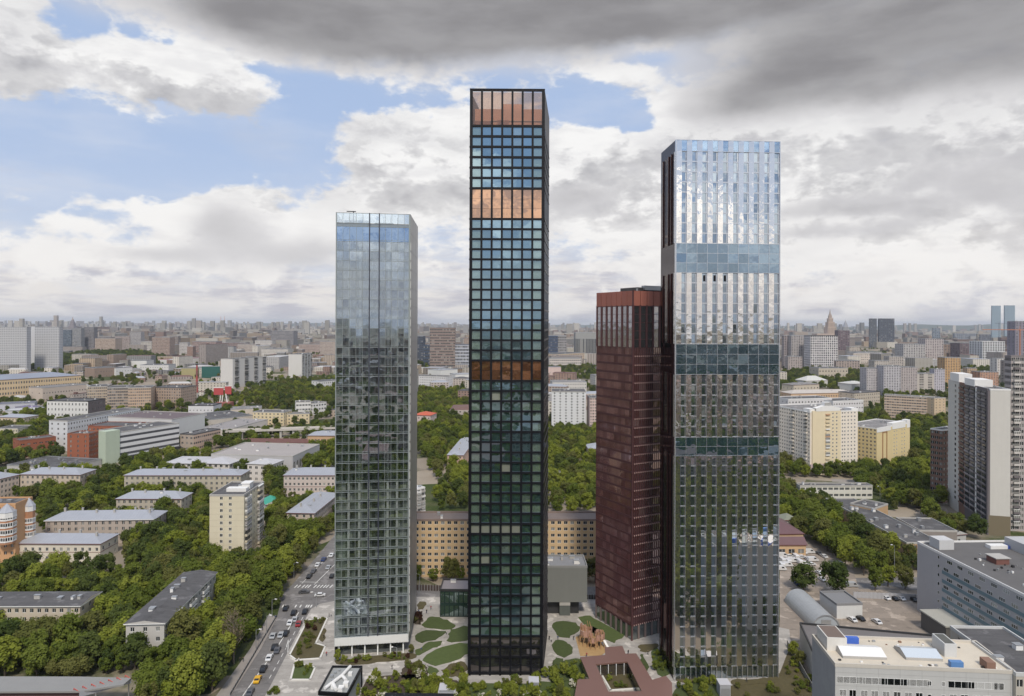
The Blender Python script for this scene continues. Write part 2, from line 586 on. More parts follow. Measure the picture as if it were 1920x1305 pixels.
M['asphalt'] = roofing('asphalt', (.165, .155, .15), 3.4)
M['pave'] = roofing('pale_concrete_paving', (.37, .345, .315), 2.2)
M['side'] = mat('grey_tan_pavement', (.29, .262, .24), 0.9, var=0.14, vscale=0.3)
M['yard'] = roofing('dusty_yard', (.27, .225, .185), 5.0)
M['line'] = mat('road_paint', (.66, .65, .62), 0.7, var=0.2, vscale=1.5)
M['kerb'] = mat('kerb_stone', (.66, .64, .60), 0.8, var=0.08)
M['lawn'] = mat('clipped_lawn', (.064, .088, .024), 0.95, var=0.35, vscale=0.8, obj=0.2)
M['soil'] = mat('planting_soil', (.062, .046, .030), 0.95, var=0.45, vscale=1.2)
M['rust_lawn'] = mat('dry_planting', (.085, .070, .030), 0.95, var=0.4, vscale=1.0)


def gpts(px, z=0.0): return [W(a, b, z) for a, b in px]
def gsheet(name, px, z, m, label=None, z0=0.0):
    mb = MB()
    mb.prism(gpts(px, z), z0, z, 0)
    return structure(name, mb, m, label)

road = [(400, 1345), (432, 1305), (490, 1215), (519, 1158), (531, 1112), (548, 1096), (593, 1045), (640, 988), (668, 955),
        (720, 955), (660, 1075), (800, 1100), (1117, 1100), (1480, 1085), (1740, 1082), (1740, 1106), (1480, 1112), (1117, 1119), (784, 1119), (627, 1127), (600, 1132), (583, 1142), (539, 1224), (497, 1305), (480, 1345)]
gsheet('road', road, 0.03, M['asphalt'], 'grey asphalt road with a crossroads left of the glass tower')
gsheet('pavement', [(345, 1345), (405, 1305), (470, 1215), (505, 1150), (519, 1158), (490, 1215), (432, 1305), (400, 1345)], 0.15, M['side'], 'tan pavement along the left side of the road')
gsheet('plaza', [(480, 1345), (497, 1305), (539, 1224), (583, 1142), (600, 1132), (627, 1127), (784, 1119), (1117, 1119), (1225, 1128), (1480, 1180), (1490, 1290), (1500, 1345)], 0.15, M['pave'], 'pale concrete plaza round the four towers')
gsheet('yard', [(1462, 1010), (1560, 1010), (1600, 1070), (1610, 1104), (1725, 1108), (1760, 1200), (1500, 1290), (1462, 1200)], 0.06, M['yard'], 'dusty yard with parked cars right of the mirrored tower')
gsheet('path', [(1560, 898), (1660, 901), (1700, 908), (1700, 914), (1650, 908), (1560, 903)], 0.05, M['side'], 'grey drive in front of the yellow apartment blocks')
gsheet('lawn', [(1462, 1262), (1480, 1215), (1500, 1240), (1540, 1300), (1560, 1345), (1330, 1345), (1340, 1290), (1420, 1278)], 0.19, M['rust_lawn'], 'rough lawn between the mirrored tower and the white office')
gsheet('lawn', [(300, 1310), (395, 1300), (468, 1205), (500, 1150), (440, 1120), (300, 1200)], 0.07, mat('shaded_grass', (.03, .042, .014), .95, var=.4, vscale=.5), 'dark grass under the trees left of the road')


def marks():
    mb = MB()
    def stripe(a, b, w, z=0.06):
        a, b = W(*a, z), W(*b, z)
        d = (b - a).normalized() * 1.0
        n = Vector((-d.y, d.x, 0)) * (w / 2)
        mb.quad(a - n, b - n, b + n, a + n)
    stripe((455, 1305), (520, 1213), .35); stripe((520, 1213), (560, 1148), .35)
    for i in range(9):                       # lane dashes
        t0, t1 = i / 9, (i + .5) / 9
        p, q = (505, 1272), (572, 1150)
        f = lambda t: (p[0] + (q[0] - p[0]) * t, p[1] + (q[1] - p[1]) * t)
        stripe(f(t0), f(t1), .22)
    for x in (552, 558, 566, 572, 577, 588, 594, 600, 606, 611, 618): stripe((x, 1102), (x + 6, 1096.5), .5)   # upper zebra crossing
    for x in (529, 533, 553, 562, 573, 577, 582): stripe((x, 1139), (x + 3, 1134), .5)          # lower zebra crossing
    stripe((566, 1094), (617, 1041), .25); stripe((589, 1096), (632, 1054), .3); stripe((562, 1091), (597, 1091.5), .35)
    stripe((536, 1216), (541, 1198), .2); stripe((541, 1198), (539, 1232), .2)
    structure('road_markings', mb, M['line'], 'white lane lines and zebra crossings on the asphalt')
marks()


bedr = random.Random(8)
def bed(px, label, m='lawn', kerb=True, z=0.32):
    """a planting bed with a pale kerb round it"""
    if not kerb:
        mx, my = sum(q[0] for q in px) / len(px), sum(q[1] for q in px) / len(px)
        px = [(mx + (q[0] - mx) * 1.16, my + (q[1] - my) * 1.16) for q in px]
    for _ in range(2 if not kerb else 0):                # softened, uneven outline
        px = [q for i in range(len(px)) for q in ((px[i][0] * .78 + px[(i + 1) % len(px)][0] * .22, px[i][1] * .78 + px[(i + 1) % len(px)][1] * .22), (px[i][0] * .22 + px[(i + 1) % len(px)][0] * .78, px[i][1] * .22 + px[(i + 1) % len(px)][1] * .78))]
    P = gpts(px, 0)
    if not kerb: P = [p + Vector((bedr.uniform(-.55, .55), bedr.uniform(-.7, .7), 0)) for p in P]
    c = sum(P, Vector()) / len(P)
    root = thing('planting_bed', label, 'planting bed', c, 0, 'planting beds in the pale plaza')
    L = [p - c for p in P]
    mb = MB(); mb.prism(L, 0.1, z, 0)
    mb.build('soil_surface', M[m], root)
    if kerb:
        kb = MB()
        for i in range(len(L)):
            a, b = L[i], L[(i + 1) % len(L)]
            d = (b - a)
            if d.length < .01: continue
            kb.obox(((a.x + b.x) / 2, (a.y + b.y) / 2), (d.x / d.length, d.y / d.length), d.length + .5, .6, 0.1, z + .12, 0)
        kb.build('kerb', M['kerb'], root)
    return root

def ell(cx, cy, rx, ry, n=16): return [(cx + rx * math.cos(-2 * math.pi * i / n), cy + ry * math.sin(-2 * math.pi * i / n)) for i in range(n)]

BEDS = [
    ([(806, 1158.6), (827, 1161), (855, 1172.6), (840, 1180), (792, 1178)][::-1], 'dark green lawn bed below the glass annex beside the black tower', 'lawn', False),
    ([(785, 1186), (834, 1184), (829, 1195), (784, 1207)][::-1], 'green lawn bed second from the road side right of the glass tower', 'lawn', False),
    ([(781, 1219.6), (806, 1205.5), (830, 1203.6), (818, 1214), (781, 1229)][::-1], 'narrow slanting lawn bed right of the glass tower base', 'lawn', False),
    ([(793, 1236.5), (825, 1216), (878, 1207), (878, 1227), (821, 1248.7)][::-1], 'largest lawn bed left of the black tower base', 'lawn', False),
    ([(842, 1195), (846, 1182), (878, 1176), (878, 1202), (840, 1203.6)][::-1], 'lawn bed tucked against the left side of the black tower', 'lawn', False),
    (ell(778, 1263, 22, 17), 'round brown planting bed below the glass tower lobby', 'soil', False),
    ([(829, 1260), (845, 1247), (868, 1242), (874, 1262), (850, 1270)][::-1], 'brown and green bed near the left foot of the black tower', 'rust_lawn', False),
    ([(640, 1246), (640, 1238), (768, 1226), (772, 1235), (720, 1243)][::-1], 'long green bed along the glass tower lobby', 'rust_lawn', False),
    (ell(783, 1162, 8, 9), 'small oval bed of dark red shrubs right of the glass tower', 'soil', False),
    ([(1033, 1170), (1070, 1168), (1088, 1178), (1068, 1195), (1050, 1193)][::-1], 'lawn bed with white flower spots right of the black tower', 'lawn', False),
    ([(1039, 1203), (1065, 1206), (1075, 1222), (1058, 1232), (1040, 1225)][::-1], 'lawn bed crossed by a thin tan path right of the black tower', 'lawn', False),
    ([(1032, 1258), (1062, 1240), (1090, 1238), (1097, 1262), (1075, 1278), (1033, 1278)][::-1], 'dark lawn bed left of the brown pavilion', 'lawn', False),
    ([(1083, 1162), (1110, 1158), (1165, 1190), (1160, 1197), (1142, 1205)][::-1], 'long lawn bed along the left foot of the dark red tower', 'lawn', False),
    ([(1194, 1212), (1237, 1209), (1222, 1222), (1205, 1222)][::-1], 'small lawn bed at the right foot of the dark red tower', 'rust_lawn', False),
    ([(1219, 1226), (1236, 1216), (1257, 1262), (1238, 1270)][::-1], 'lawn strip between the brown pavilion and the mirrored tower', 'lawn', False),
    ([(1199, 1231), (1205, 1228), (1216, 1252), (1211, 1258)][::-1], 'sliver of lawn against the right edge of the brown pavilion', 'lawn', False),
    ([(577, 1164), (614, 1159.5), (592, 1208), (610, 1213), (600, 1236), (555, 1239), (543, 1230)][::-1], 'large olive planter with white kerb between road and glass tower', 'rust_lawn', True),
    ([(553, 1244), (591, 1253), (581, 1276), (545, 1276)][::-1], 'small kerbed planter near the road below the large olive one', 'lawn', True),
    ([(690, 1276), (760, 1270), (860, 1280), (860, 1330), (690, 1330)][::-1], 'brown garden bed along the bottom edge left of the black tower', 'soil', False),
    ([(870, 1288), (1000, 1284), (1090, 1280), (1080, 1330), (870, 1330)][::-1], 'green garden bed in front of the black tower', 'lawn', False),
    ([(1262, 1305), (1290, 1282), (1345, 1283), (1345, 1330), (1262, 1330)][::-1], 'garden bed with pale flowers right of the brown pavilion', 'lawn', False),
    ([(1120, 1253), (1180, 1249), (1200, 1292), (1145, 1296)][::-1], 'courtyard bed inside the ring shaped brown pavilion', 'rust_lawn', True),
    ([(1100, 1180), (1112, 1176), (1128, 1190), (1118, 1194)][::-1], 'small lawn patch behind the wooden playground', 'lawn', False),
    ([(1040, 1236), (1056, 1236), (1050, 1246), (1034, 1250)][::-1], 'small lawn sliver below the path-crossed bed', 'lawn', False),
    ([(801, 1250), (815, 1252), (822, 1262), (806, 1266)][::-1], 'small round green bed between round brown bed and black tower', 'lawn', False),
    ([(1270, 1268), (1330, 1272), (1338, 1281), (1275, 1280)][::-1], 'thin planted bed at the foot of the mirrored tower', 'rust_lawn', False),
    ([(1375, 1276), (1440, 1274), (1450, 1281), (1380, 1286)][::-1], 'brown planted bed at the right foot of the mirrored tower', 'rust_lawn', False),
    ([(784, 1130), (800, 1130), (796, 1142), (782, 1144)][::-1], 'small bed behind the right edge of the glass tower', 'rust_lawn', False),
    ([(602, 1180), (612, 1182), (606, 1204), (597, 1200)][::-1], 'narrow strip of planting beside the large olive planter', 'rust_lawn', False),
]
for px, lab, mm, k in BEDS: bed(px, lab, mm, k)

mb = MB(); mb.quad((-260, -260, .02), (260, -260, .02), (200, 150, .02), (-200, 150, .02))
structure('lawn', mb, mat('park_grass', (.045, .065, .018), .95, var=.35, vscale=.15), 'park grass below and behind the viewpoint')
gsheet('construction_yard', [(1712, 950), (1765, 935), (1800, 1000), (1740, 1012)], 0.05, M['yard'], 'brown building yard at the foot of the striped slab')

# ================================================================== THE FOUR TOWERS
def frame_at(name, label, cat, P0, P1, group=None):
    d = P1 - P0
    return thing(name, label, cat, (P0.x, P0.y, 0), math.atan2(d.y, d.x), group), math.hypot(d.x, d.y)


def scatter_tilt(o, a=0.006):
    o.rotation_euler = (random.gauss(0, a), 0, random.gauss(0, a))


# ---- the pale glass tower
def glass_tower():
    P0, P1 = W(627.5, 1234.5), W(766.5, 1225.5)
    root, w = frame_at('glass_tower', 'pale grey glass tower with white columns behind the panes and a plain metal flank', 'tower', P0, P1, 'towers on the plaza')
    s = F / P0.y
    Z = lambda py: H + (HOR + 332 * math.sin(-ROLL) - py) / s
    top, d = Z(398), 31.0
    skin = glass('pale_glass_skin', (.76, .84, .93), mixf=0.38, rough=0.012, clear=(.86, .90, .90), wob=.008, wscale=.3, objtint=.10)
    skinb = glass('blue_glass_skin', (.50, .66, .92), (.06, .11, .19), mixf=0.45, rough=0.02, wob=.02, wscale=.35, objtint=.1)
    steel = mat('grey_green_frame', (.29, .32, .315), .45, metal=.3)
    flank = mat('grey_metal_cladding', (.40, .39, .385), .42, metal=.45, var=.05, vscale=.05)
    whitec = mat('white_column', (.82, .82, .78), .7)
    z0, z1 = Z(1196), Z(452)
    nf = 41
    fh = (z1 - z0) / nf
    a, b = .445 * w, .577 * w
    cols = [a * i / 5 for i in range(5)] + [a] + [b + (w - b) * i / 5 for i in range(6)]
    cols = sorted(cols)                                   # 12 lines, 11 columns
    # core, flank, roof
    mb = MB()
    sx = 2.8
    mb.quad((w, .0, 4.2), (w + sx, d, 4.2), (w + sx, d, top), (w, .0, top), 0)
    mb.quad((w - .4, 0, top), (w - .4, 0, 4.2), (w, 0, 4.2), (w, 0, top), 0)
    mb.quad((0, d, 0), (0, 0.0, 0), (0, 0.0, top), (0, d, top), 0)
    mb.quad((w + sx, d, 0), (0, d, 0), (0, d, top), (w + sx, d, top), 0)
    mb.box(0.4, 2.2, z1 + 5.2, w - .4, d - .4, z1 + 5.6, 1)
    mb.build('flank_cladding', [flank, M['bitumen']], root)
    jm = MB()
    def fl(t, z): return (w + sx * t + .04, d * t, z)
    for i in range(1, 24): jm.quad(fl(.01, top * i / 24 - .07), fl(.99, top * i / 24 - .07), fl(.99, top * i / 24 + .07), fl(.01, top * i / 24 + .07))
    for q in (.005, .33, .66, .97): jm.quad(fl(q, 4.5), fl(q + .012, 4.5), fl(q + .012, top), fl(q, top))
    jm.build('panel_joint', mat('joint_grey', (.33, .325, .32), .5, metal=.3), root)
    pl = MB()
    pl.box(2, 7, top - 9, w * .42, d - 6, top - 1.6, 0); pl.box(w * .5, 6, top - 9, w - 6, d - 8, top - 2.4, 0)
    for i in range(9): pl.box(1.5 + i * 2.4, 3.2, top - 9, 1.75 + i * 2.4, 3.5, top - .8, 1)
    pl.build('rooftop_plant', [mat('plant_grey', (.20, .23, .27), .7, var=.2), steel], root)
    cr = MB()
    cr.box(5.2, 5, top - 3, 5.5, 5.3, top + 1.3, 0); cr.box(3.0, 5, top + 1.1, 6.2, 5.3, top + 1.4, 0)
    cr.build('window_cleaning_crane', M['dark'], root)
    # rooms behind the skin
    inn = MB()
    shades = [mat('room_dark', (.085, .092, .088), .6), mat('room_grey', (.24, .255, .25), .8), mat('room_green', (.34, .37, .33), .8), mat('room_blind', (.55, .57, .53), .8)]
    rnd = random.Random(3)
    for f in range(nf):
        za = z0 + f * fh
        for c in range(11):
            xa, xb = cols[c], cols[c + 1]
            n = 2 if xb - xa < 3 else 3
            for q in range(n):
                k = rnd.choices((0, 1, 2, 3), (4, 3, 3, 1.2))[0]
                if c in (0, 10): k = rnd.choice((2, 2, 1, 3))
                inn.quad((xa + (xb - xa) * q / n, 1.15, za + .55), (xa + (xb - xa) * (q + 1) / n, 1.15, za + .55), (xa + (xb - xa) * (q + 1) / n, 1.15, za + fh), (xa + (xb - xa) * q / n, 1.15, za + fh), k)
        inn.box(.1, .35, za, w - .1, 1.2, za + .55, 2)
    inn.quad((.2, 1.15, 4.3), (w - .2, 1.15, 4.3), (w - .2, 1.15, z0), (.2, 1.15, z0), 2)
    inn.quad((.2, 1.2, z1), (w - .2, 1.2, z1), (w - .2, 1.2, z1 + 5.3), (.2, 1.2, z1 + 5.3), 1)
    inn.build('room_wall', shades, root)
    cm = MB()
    cm.box(-.32, .55, .6, .32, 1.05, fh - .05, 0)
    cme = cm.mesh('column', whitec)
    for c in (2, 3.6, 5, 7.5, 9, 10.9):
        i = int(c); x = cols[i] + (cols[min(i + 1, 11)] - cols[i]) * (c - i)
        run = MB()
        for f in range(nf): run.box(x - .40, .10, z0 + f * fh + .62, x + .40, 0.7, z0 + (f + 1) * fh - .08, 0)
        run.build('column', whitec, root)
    # frame
    fm = MB()
    for f in range(nf + 1):
        z = z0 + f * fh
        fm.box(-.02, -.14, z - .07, w + .02, .12, z + .07, 0); fm.box(-.02, -.10, z + .52, w + .02, .1, z + .60, 0)
    for z in (z1 + 5.2, z1 + 6.3, top - .12): fm.box(-.02, -.12, z - .06, w + .02, .12, z + .1, 0)
    for i, x in enumerate(cols): fm.box(x - .05, -.1, z0, x + .05, .12, top, 0)
    fm.box(-.15, -.2, 4.3, .2, .3, top, 0); fm.box(w - .55, -.2, 4.3, w + .02, .25, top, 0)
    fm.build('facade_frame', steel, root)
    fn = MB()
    fn.box(a - .18, -.5, z0, a + .18, .3, top, 0)
    fn.build('vertical_fin', mat('dark_blue_fin', (.05, .055, .075), .45), root)
    fn = MB(); fn.box(b - .18, -.5, z0, b + .18, .3, top, 0)
    fn.build('vertical_fin', MATS['dark_blue_fin'], root)
    # outer panes
    meshes = {}
    rest = MB()
    def pane(x0, x1, za, zb, m, part=True):
        if not part:
            rest.quad((x0, 0, za), (x1, 0, za), (x1, 0, zb), (x0, 0, zb)); return
        k = (round(x1 - x0, 2), round(zb - za, 2), m.name)
        if k not in meshes:
            q = MB(); ww, hh = x1 - x0, zb - za
            q.box(-ww / 2, -.015, 0, ww / 2, .015, hh, 0)
            meshes[k] = q.mesh('glass_panel', m)
        o = link('glass_panel', meshes[k], root, loc=((x0 + x1) / 2, 0, za))
        scatter_tilt(o, .004)
    for f in range(nf):
        for c in range(11): pane(cols[c] + .06, cols[c + 1] - .06, z0 + f * fh + .06, z0 + (f + 1) * fh - .06, skin, f >= nf - 25)
    rest.build('glass_panel', skin, root, stuff=True)
    for c in range(11):
        pane(cols[c] + .06, cols[c + 1] - .06, z1 + .06, z1 + 5.1, skinb)
        pane(cols[c] + .06, cols[c + 1] - .06, z1 + 6.5, top - .15, skin)
    sp = MB(); sp.box(.1, .0, z1 + 5.3, w - .1, .15, z1 + 6.2, 0); sp.build('spandrel', mat('spandrel_grey', (.26, .30, .33), .3, metal=.3), root)
    # lobby
    lb = MB()
    for i in range(48): lb.box(w * i / 48, -.45, 4.3, w * (i + .62) / 48, .2, z0 - .05, 0)
    lb.box(0, -.2, 4.4, w, .25, z0 - .15, 0)
    lb.build('fluted_canopy', mat('white_fluted_metal', (.68, .68, .66), .5), root)
    lo = MB()
    lo.quad((.6, 2.2, 0), (w - 1.5, 2.2, 0), (w - 1.5, 2.2, 4.3), (.6, 2.2, 4.3), 0)
    lo.quad((w - 1.5, 2.2, 0), (w - 1.5, d, 0), (w - 1.5, d, 4.3), (w - 1.5, 2.2, 4.3), 0)
    lo.quad((0, -.3, 4.25), (0, d, 4.25), (w, d, 4.25), (w, -.3, 4.25), 1)
    lo.build('lobby_glazing', [glass('lobby_glass', (.6, .66, .68), (.05, .055, .055), .25, .03, objtint=0), M['concrete']], root)
    for i in range(6):
        q = MB(); q.box(1.2 + i * 4.4, .4, 0, 1.6 + i * 4.4, .8, 4.25, 0); q.build('lobby_column', whitec, root)
glass_tower()


# ---- the black gridded tower
def black_tower():
    P0, P1 = W(877, 1267), W(1017.5, 1267)
    root, w = frame_at('black_tower', 'tall black gridded tower with square teal panes and copper bands', 'tower', P0, P1, 'towers on the plaza')
    s = F / P0.y
    Z = lambda py: H + (HOR - py) / s
    d, top = 31.0, Z(168)
    dx = 3.4                                              # the flank opens slightly to the right
    kA, kB, kC = M['black'], None, None
    teal = glass('teal_pane_glass', (.52, .74, .90), (.026, .052, .050), .46, .015, wob=.012, wscale=.3, curtain=.12, curtcol=(.16, .20, .17), objtint=.13)
    edge = glass('daylit_corner_glass', (.56, .75, .84), (.12, .165, .13), .40, .015, wob=.012, wscale=.3, objtint=.18)  # daylight in the corner rooms is put into a paler body colour
    lit = glass('blind_pane_glass', (.5, .6, .62), (.22, .23, .19), .25, .03, objtint=.2)
    cop = glass('copper_cladding', (.86, .53, .35), (.22, .115, .07), .62, .02, wob=.035, wscale=.22, objtint=.10)
    copd = glass('dark_copper_glass', (.72, .42, .25), (.075, .034, .018), .42, .02, wob=.03, wscale=.25, objtint=.35, curtain=.25, curtcol=(.22, .10, .05))  # dark reflections of the lower band are put into a browner, dimmer colour
    copc = glass('copper_tinted_glass', (.80, .62, .50), mixf=.16, rough=.02, clear=(.86, .74, .66), objtint=.05)
    rows = []                                             # (z bottom, z top, kind) from the top down
    def run(a, b, n, k):
        for i in range(n): rows.append((Z(a + (b - a) * (i + 1) / n), Z(a + (b - a) * i / n), k))
    run(170, 236, 1, 'crown'); run(236, 353, 6, 'glass'); run(353, 410.5, 1, 'copper'); run(410.5, 676, 14, 'glass'); run(676, 714, 1, 'darkcopper')
    run(714, 1193, 25, 'glass'); run(1193, 1232, 2, 'base'); run(1232, 1262, 1, 'base')
    x0, x1 = .62, w - .62
    bw = (x1 - x0) / 7
    hw = .335
    fr = MB()
    for i in range(8): fr.box(x0 + i * bw - hw, -.25, 0, x0 + i * bw + hw, .6, top, 0)
    fr.box(0, -.2, 0, x0, .6, top, 0); fr.box(x1, -.2, 0, w, .6, top, 0)
    fr.box(0, -.28, top - .45, w, .6, top + .02, 0)
    fr.build('mullion_grid', M['black'], root)
    for za, zb, k in rows:
        q = MB(); q.box(.02, -.18, za - .335, w - .02, .55, za + .335, 0)
        q.build('floor_beam', M['black'], root)
    bk = MB(); bk.quad((0, .9, 0), (w, .9, 0), (w, .9, Z(236)), (0, .9, Z(236))); bk.build('inner_wall', M['dark'], root)
    # flanks and back
    for side in (0, 1):
        mb = MB()
        X0 = 0 if side == 0 else w
        X1 = dx if side == 0 else w + dx
        def P(t, z, o=0.0): return (X0 + (X1 - X0) * t + (o if side else -o), d * t + .3, z)
        mb.quad(P(0, 0), P(1, 0), P(1, top), P(0, top), 0)
        n = 9
        for za, zb, k in rows[1:]:
            for c in range(n):
                ta, tb = (c + .2) / n, (c + .88) / n
                mb.quad(P(ta, za + .4, .03), P(tb, za + .4, .03), P(tb, zb - .4, .03), P(ta, zb - .4, .03), 1)
        mb.build('flank_wall', [mat('black_flank', (.020, .017, .019), .45), glass('flank_glass', (.25, .27, .30), (.012, .012, .014), .08, .08, objtint=0)], root)
        hb = MB()
        for za, zb, k in rows[1:]:
            a, b = P(0, za - .22, .0), P(1, za - .22, .0)
            o = .16 if side else -.16
            hb.quad((a[0] + o, a[1], za - .22), (b[0] + o, b[1], za - .22), (b[0] + o, b[1], za + .22), (a[0] + o, a[1], za + .22))
            hb.quad((a[0], a[1], za + .22), (a[0] + o, a[1], za + .22), (b[0] + o, b[1], za + .22), (b[0], b[1], za + .22))
        hb.build('flank_beam', mat('flank_beam_black', (.035, .028, .030), .4), root, stuff=True)
    mb = MB(); mb.quad((w + dx, d + .3, 0), (dx, d + .3, 0), (dx, d + .3, top), (w + dx, d + .3, top)); mb.build('back_wall', M['black'], root)
    # crown: see-through screen, plant room behind
    zr = Z(236)
    pr = MB()
    pr.box(.7, 1.5, zr - .2, w - .3, d, zr + .1, 1)
    pr.box(1.2, 9, zr, w - .4, d - 3, top - 3.6, 0); pr.box(w * .42, 12, zr, w * .72, d - 7, top - .9, 0)
    pr.box(w * .05, 4.5, zr, w * .30, 8, zr + 2.9, 0); pr.box(w * .36, 5, zr, w * .52, 8, zr + 3.4, 0)
    pr.box(1.2, 8.7, zr + 4.2, w - .4, 9, zr + 4.5, 2)
    pr.build('plant_room', [mat('copper_plant_wall', (.58, .36, .25), .4, metal=.35, var=.25, vscale=.15), M['bitumen'], mat('pale_copper', (.62, .42, .30), .4)], root)
    meshes = {}
    def part(name, m, x, z, pw, ph, y=.32, tilt=.005):
        k = (name, m.name, round(pw, 2), round(ph, 2))
        if k not in meshes:
            q = MB(); q.box(-pw / 2, -.02, 0, pw / 2, .04, ph, 0); meshes[k] = q.mesh(name, m)
        o = link(name, meshes[k], root, loc=(x, y, z))
        scatter_tilt(o, tilt)
        return o
    rnd = random.Random(11)
    rest = MB()
    gi = 0
    for ri, (za, zb, k) in enumerate(rows):
        for c in range(7):
            x = x0 + (c + .5) * bw
            pw = bw - 2 * hw
            if k == 'glass':
                m = edge if c in (0, 6) and rnd.random() < .85 else (lit if rnd.random() < .022 else teal)
                if 33 < gi // 7 < 36 and c < 4: m = lit if gi // 7 == 34 else teal
                part('glass_pane', m, x, za + .3, pw, zb - za - .6, tilt=.0035)
                gi += 1
            elif k == 'copper':
                for j in range(3): part('copper_panel', cop, x, za + .3 + j * (zb - za - .55) / 3, pw, (zb - za - .6) / 3 - .06)
            elif k == 'darkcopper':
                for j in range(2): part('copper_panel', copd, x, za + .3 + j * (zb - za - .55) / 2, pw, (zb - za - .6) / 2 - .06)
            elif k == 'crown':
                part('screen_pane', copc, x, za + .3, pw, zb - za - .7, tilt=.001)
            else:
                part('lobby_pane', glass('black_lobby_glass', (.40, .36, .34), (.02, .02, .022), .30, .02, objtint=.25), x, za + .3, pw, zb - za - .6)
    lob = MB(); lob.box(.05, .7, 0, w - .05, 1.2, Z(1262), 0); lob.build('plinth', M['black'], root)
    bx = MB(); bx.box(-.04, -.35, top - .06, w + .04, .65, top + .25, 0)
    bx.build('parapet_cap', M['black'], root)
black_tower()


# ---- the mirrored tower
def mirror_tower():
    P0, P1 = W(1263.5, 1276), W(1459.5, 1271)
    root, w = frame_at('mirrored_tower', 'wide mirrored tower of polished steel strips and narrow blue windows', 'tower', P0, P1, 'towers on the plaza')
    s = F / P0.y
    Z = lambda py: H + (HOR + 1.2 - py) / s
    d, top = 17.5, Z(262)
    mir = glass('polished_steel', (.90, .86, .81), (.3, .3, .3), .90, .012, wob=.05, wscale=.42, objtint=.06)
    blue = glass('blue_window_glass', (.72, .83, .93), (.028, .040, .040), .50, .012, wob=.01, wscale=.3, objtint=.2)
    band = glass('band_glass', (.56, .70, .84), (.025, .05, .06), .44, .012, wob=.03, wscale=.25, objtint=.14)
    vent = glass('vent_glass', (.80, .84, .90), (.2, .2, .22), .70, .02, objtint=.1)
    chrome = mat('chrome_frame', (.62, .63, .65), .25, metal=.8)
    n = 10
    bw = (w - .5) / n
    zones = [(262, 283, 'crown', 1), (283, 456, 'strip', 9), (456, 511, 'band', 3), (511, 645, 'strip', 7), (645, 702, 'band', 3), (702, 820, 'strip', 6), (820, 855, 'band', 2), (855, 1252, 'strip', 21)]
    core = MB()
    core.box(.3, .9, 0, w - .1, d, top - 4, 0)
    core.build('core_wall', M['dark'], root)
    sk = MB()
    sk.box(.1, 1.2, top - 4, w - .2, d - .3, top - 3.7, 0); sk.box(3, 5, top - 4, w - 4, d - 4, top - 1.6, 0); sk.box(w * .4, 4.4, top - 4, w * .6, d - 3, top - .9, 0)
    sk.build('rooftop_plant', mat('blue_grey_plant', (.30, .36, .42), .6, var=.2), root)
    fm = MB()
    rest = MB()
    restv = MB()
    wm, vm_, bm_ = {}, {}, {}
    cnt = 0
    for a, b, kind, rows in zones:
        zt, zb = Z(a), Z(b)
        rh = (zt - zb) / rows
        fm.box(0, -.1, zt - .09, w, .6, zt + .09, 0)
        for c in range(n):
            x = .25 + c * bw
            if kind in ('strip', 'crown'):
                q = MB()                                 # a mirror strip stands slightly skew, its right edge set back
                q.prism([(0, .10), (bw * .47, -.14), (bw * .47, .5), (0, .5)], 0, zt - zb - .12, 0)
                o = q.build('mirror_strip', mir, root)
                o.location = (x + .05, 0, zb + .06)
                o.rotation_euler = (random.gauss(0, .004), 0, random.gauss(0, .01))
            for r in range(rows):
                za = zb + r * rh
                if kind == 'strip':
                    pw, ph = bw * .35, rh - .46
                    if 'p' not in wm:
                        q = MB(); q.box(0, -.02, 0, pw, .06, ph, 0); q.box(0, -.05, ph * .0, pw, -.02, .07, 1); wm['p'] = q.mesh('window', [blue, chrome])
                    restv.box(x + bw * .875, .26, za + .22, x + bw * .955, .34, za + rh - .24, 0)
                    for q in (.845, .965): fm.box(x + bw * q, .16, za + .2, x + bw * (q + .022), .34, za + rh - .2, 1)
                    if cnt < 290:
                        o = link('window', wm['p'], root, loc=(x + bw * .49, .24, za + .22)); scatter_tilt(o, .006)
                    else:
                        rest.box(x + bw * .49, .22, za + .22, x + bw * .84, .3, za + rh - .24, 0)
                    cnt += 1
                else:
                    k = (round(rh, 2), kind)
                    if k not in bm_:
                        q = MB(); q.box(.05 if kind != 'crown' else bw * .49, -.02, 0, bw - .05, .05, rh - .1, 0)
                        bm_[k] = q.mesh('band_pane', glass('crown_glass', (.55, .68, .82), mixf=.42, rough=.015, clear=(.72, .82, .9), objtint=.1) if kind == 'crown' else band)
                    o = link('band_pane', bm_[k], root, loc=(x, .0, za + .05)); scatter_tilt(o, .007)
        if kind != 'crown':
            for r in range(rows):
                za = zb + r * rh
                if kind == 'strip':
                    for c in range(n):
                        x = .25 + c * bw
                        fm.box(x + bw * .48, .08, za - .21, x + bw, .5, za + .21, 0)
                else: fm.box(0, -.06, za - .06, w, .3, za + .06, 0)
        for c in range(n + 1):
            x = .25 + c * bw
            fm.box(x - .07, -.1 if kind != 'strip' else .1, zb, x + .05, .4, zt, 0)
            if kind == 'strip' and c < n: fm.box(x + bw * .475, .05, zb, x + bw * .495, .45, zt, 1)
    fm.box(-.05, -.15, 0, .25, .8, top, 0); fm.box(w - .25, -.15, 0, w + .05, .8, top, 0)
    fm.build('facade_frame', [chrome, mat('shadow_gap', (.11, .12, .14), .35, metal=.4)], root)
    rest.build('window', blue, root, stuff=True)
    restv.build('vent_panel', vent, root, stuff=True)
    for i in range(3):                                   # opened vents
        q = MB(); q.box(0, .1, 0, .7, .3, 2.0, 0); o = q.build('open_vent', M['black'], root); o.location = (.25 + (2 + i) * bw + bw * .62, .05, Z(527))
    # ground storey
    gz = Z(1252)
    g = MB()
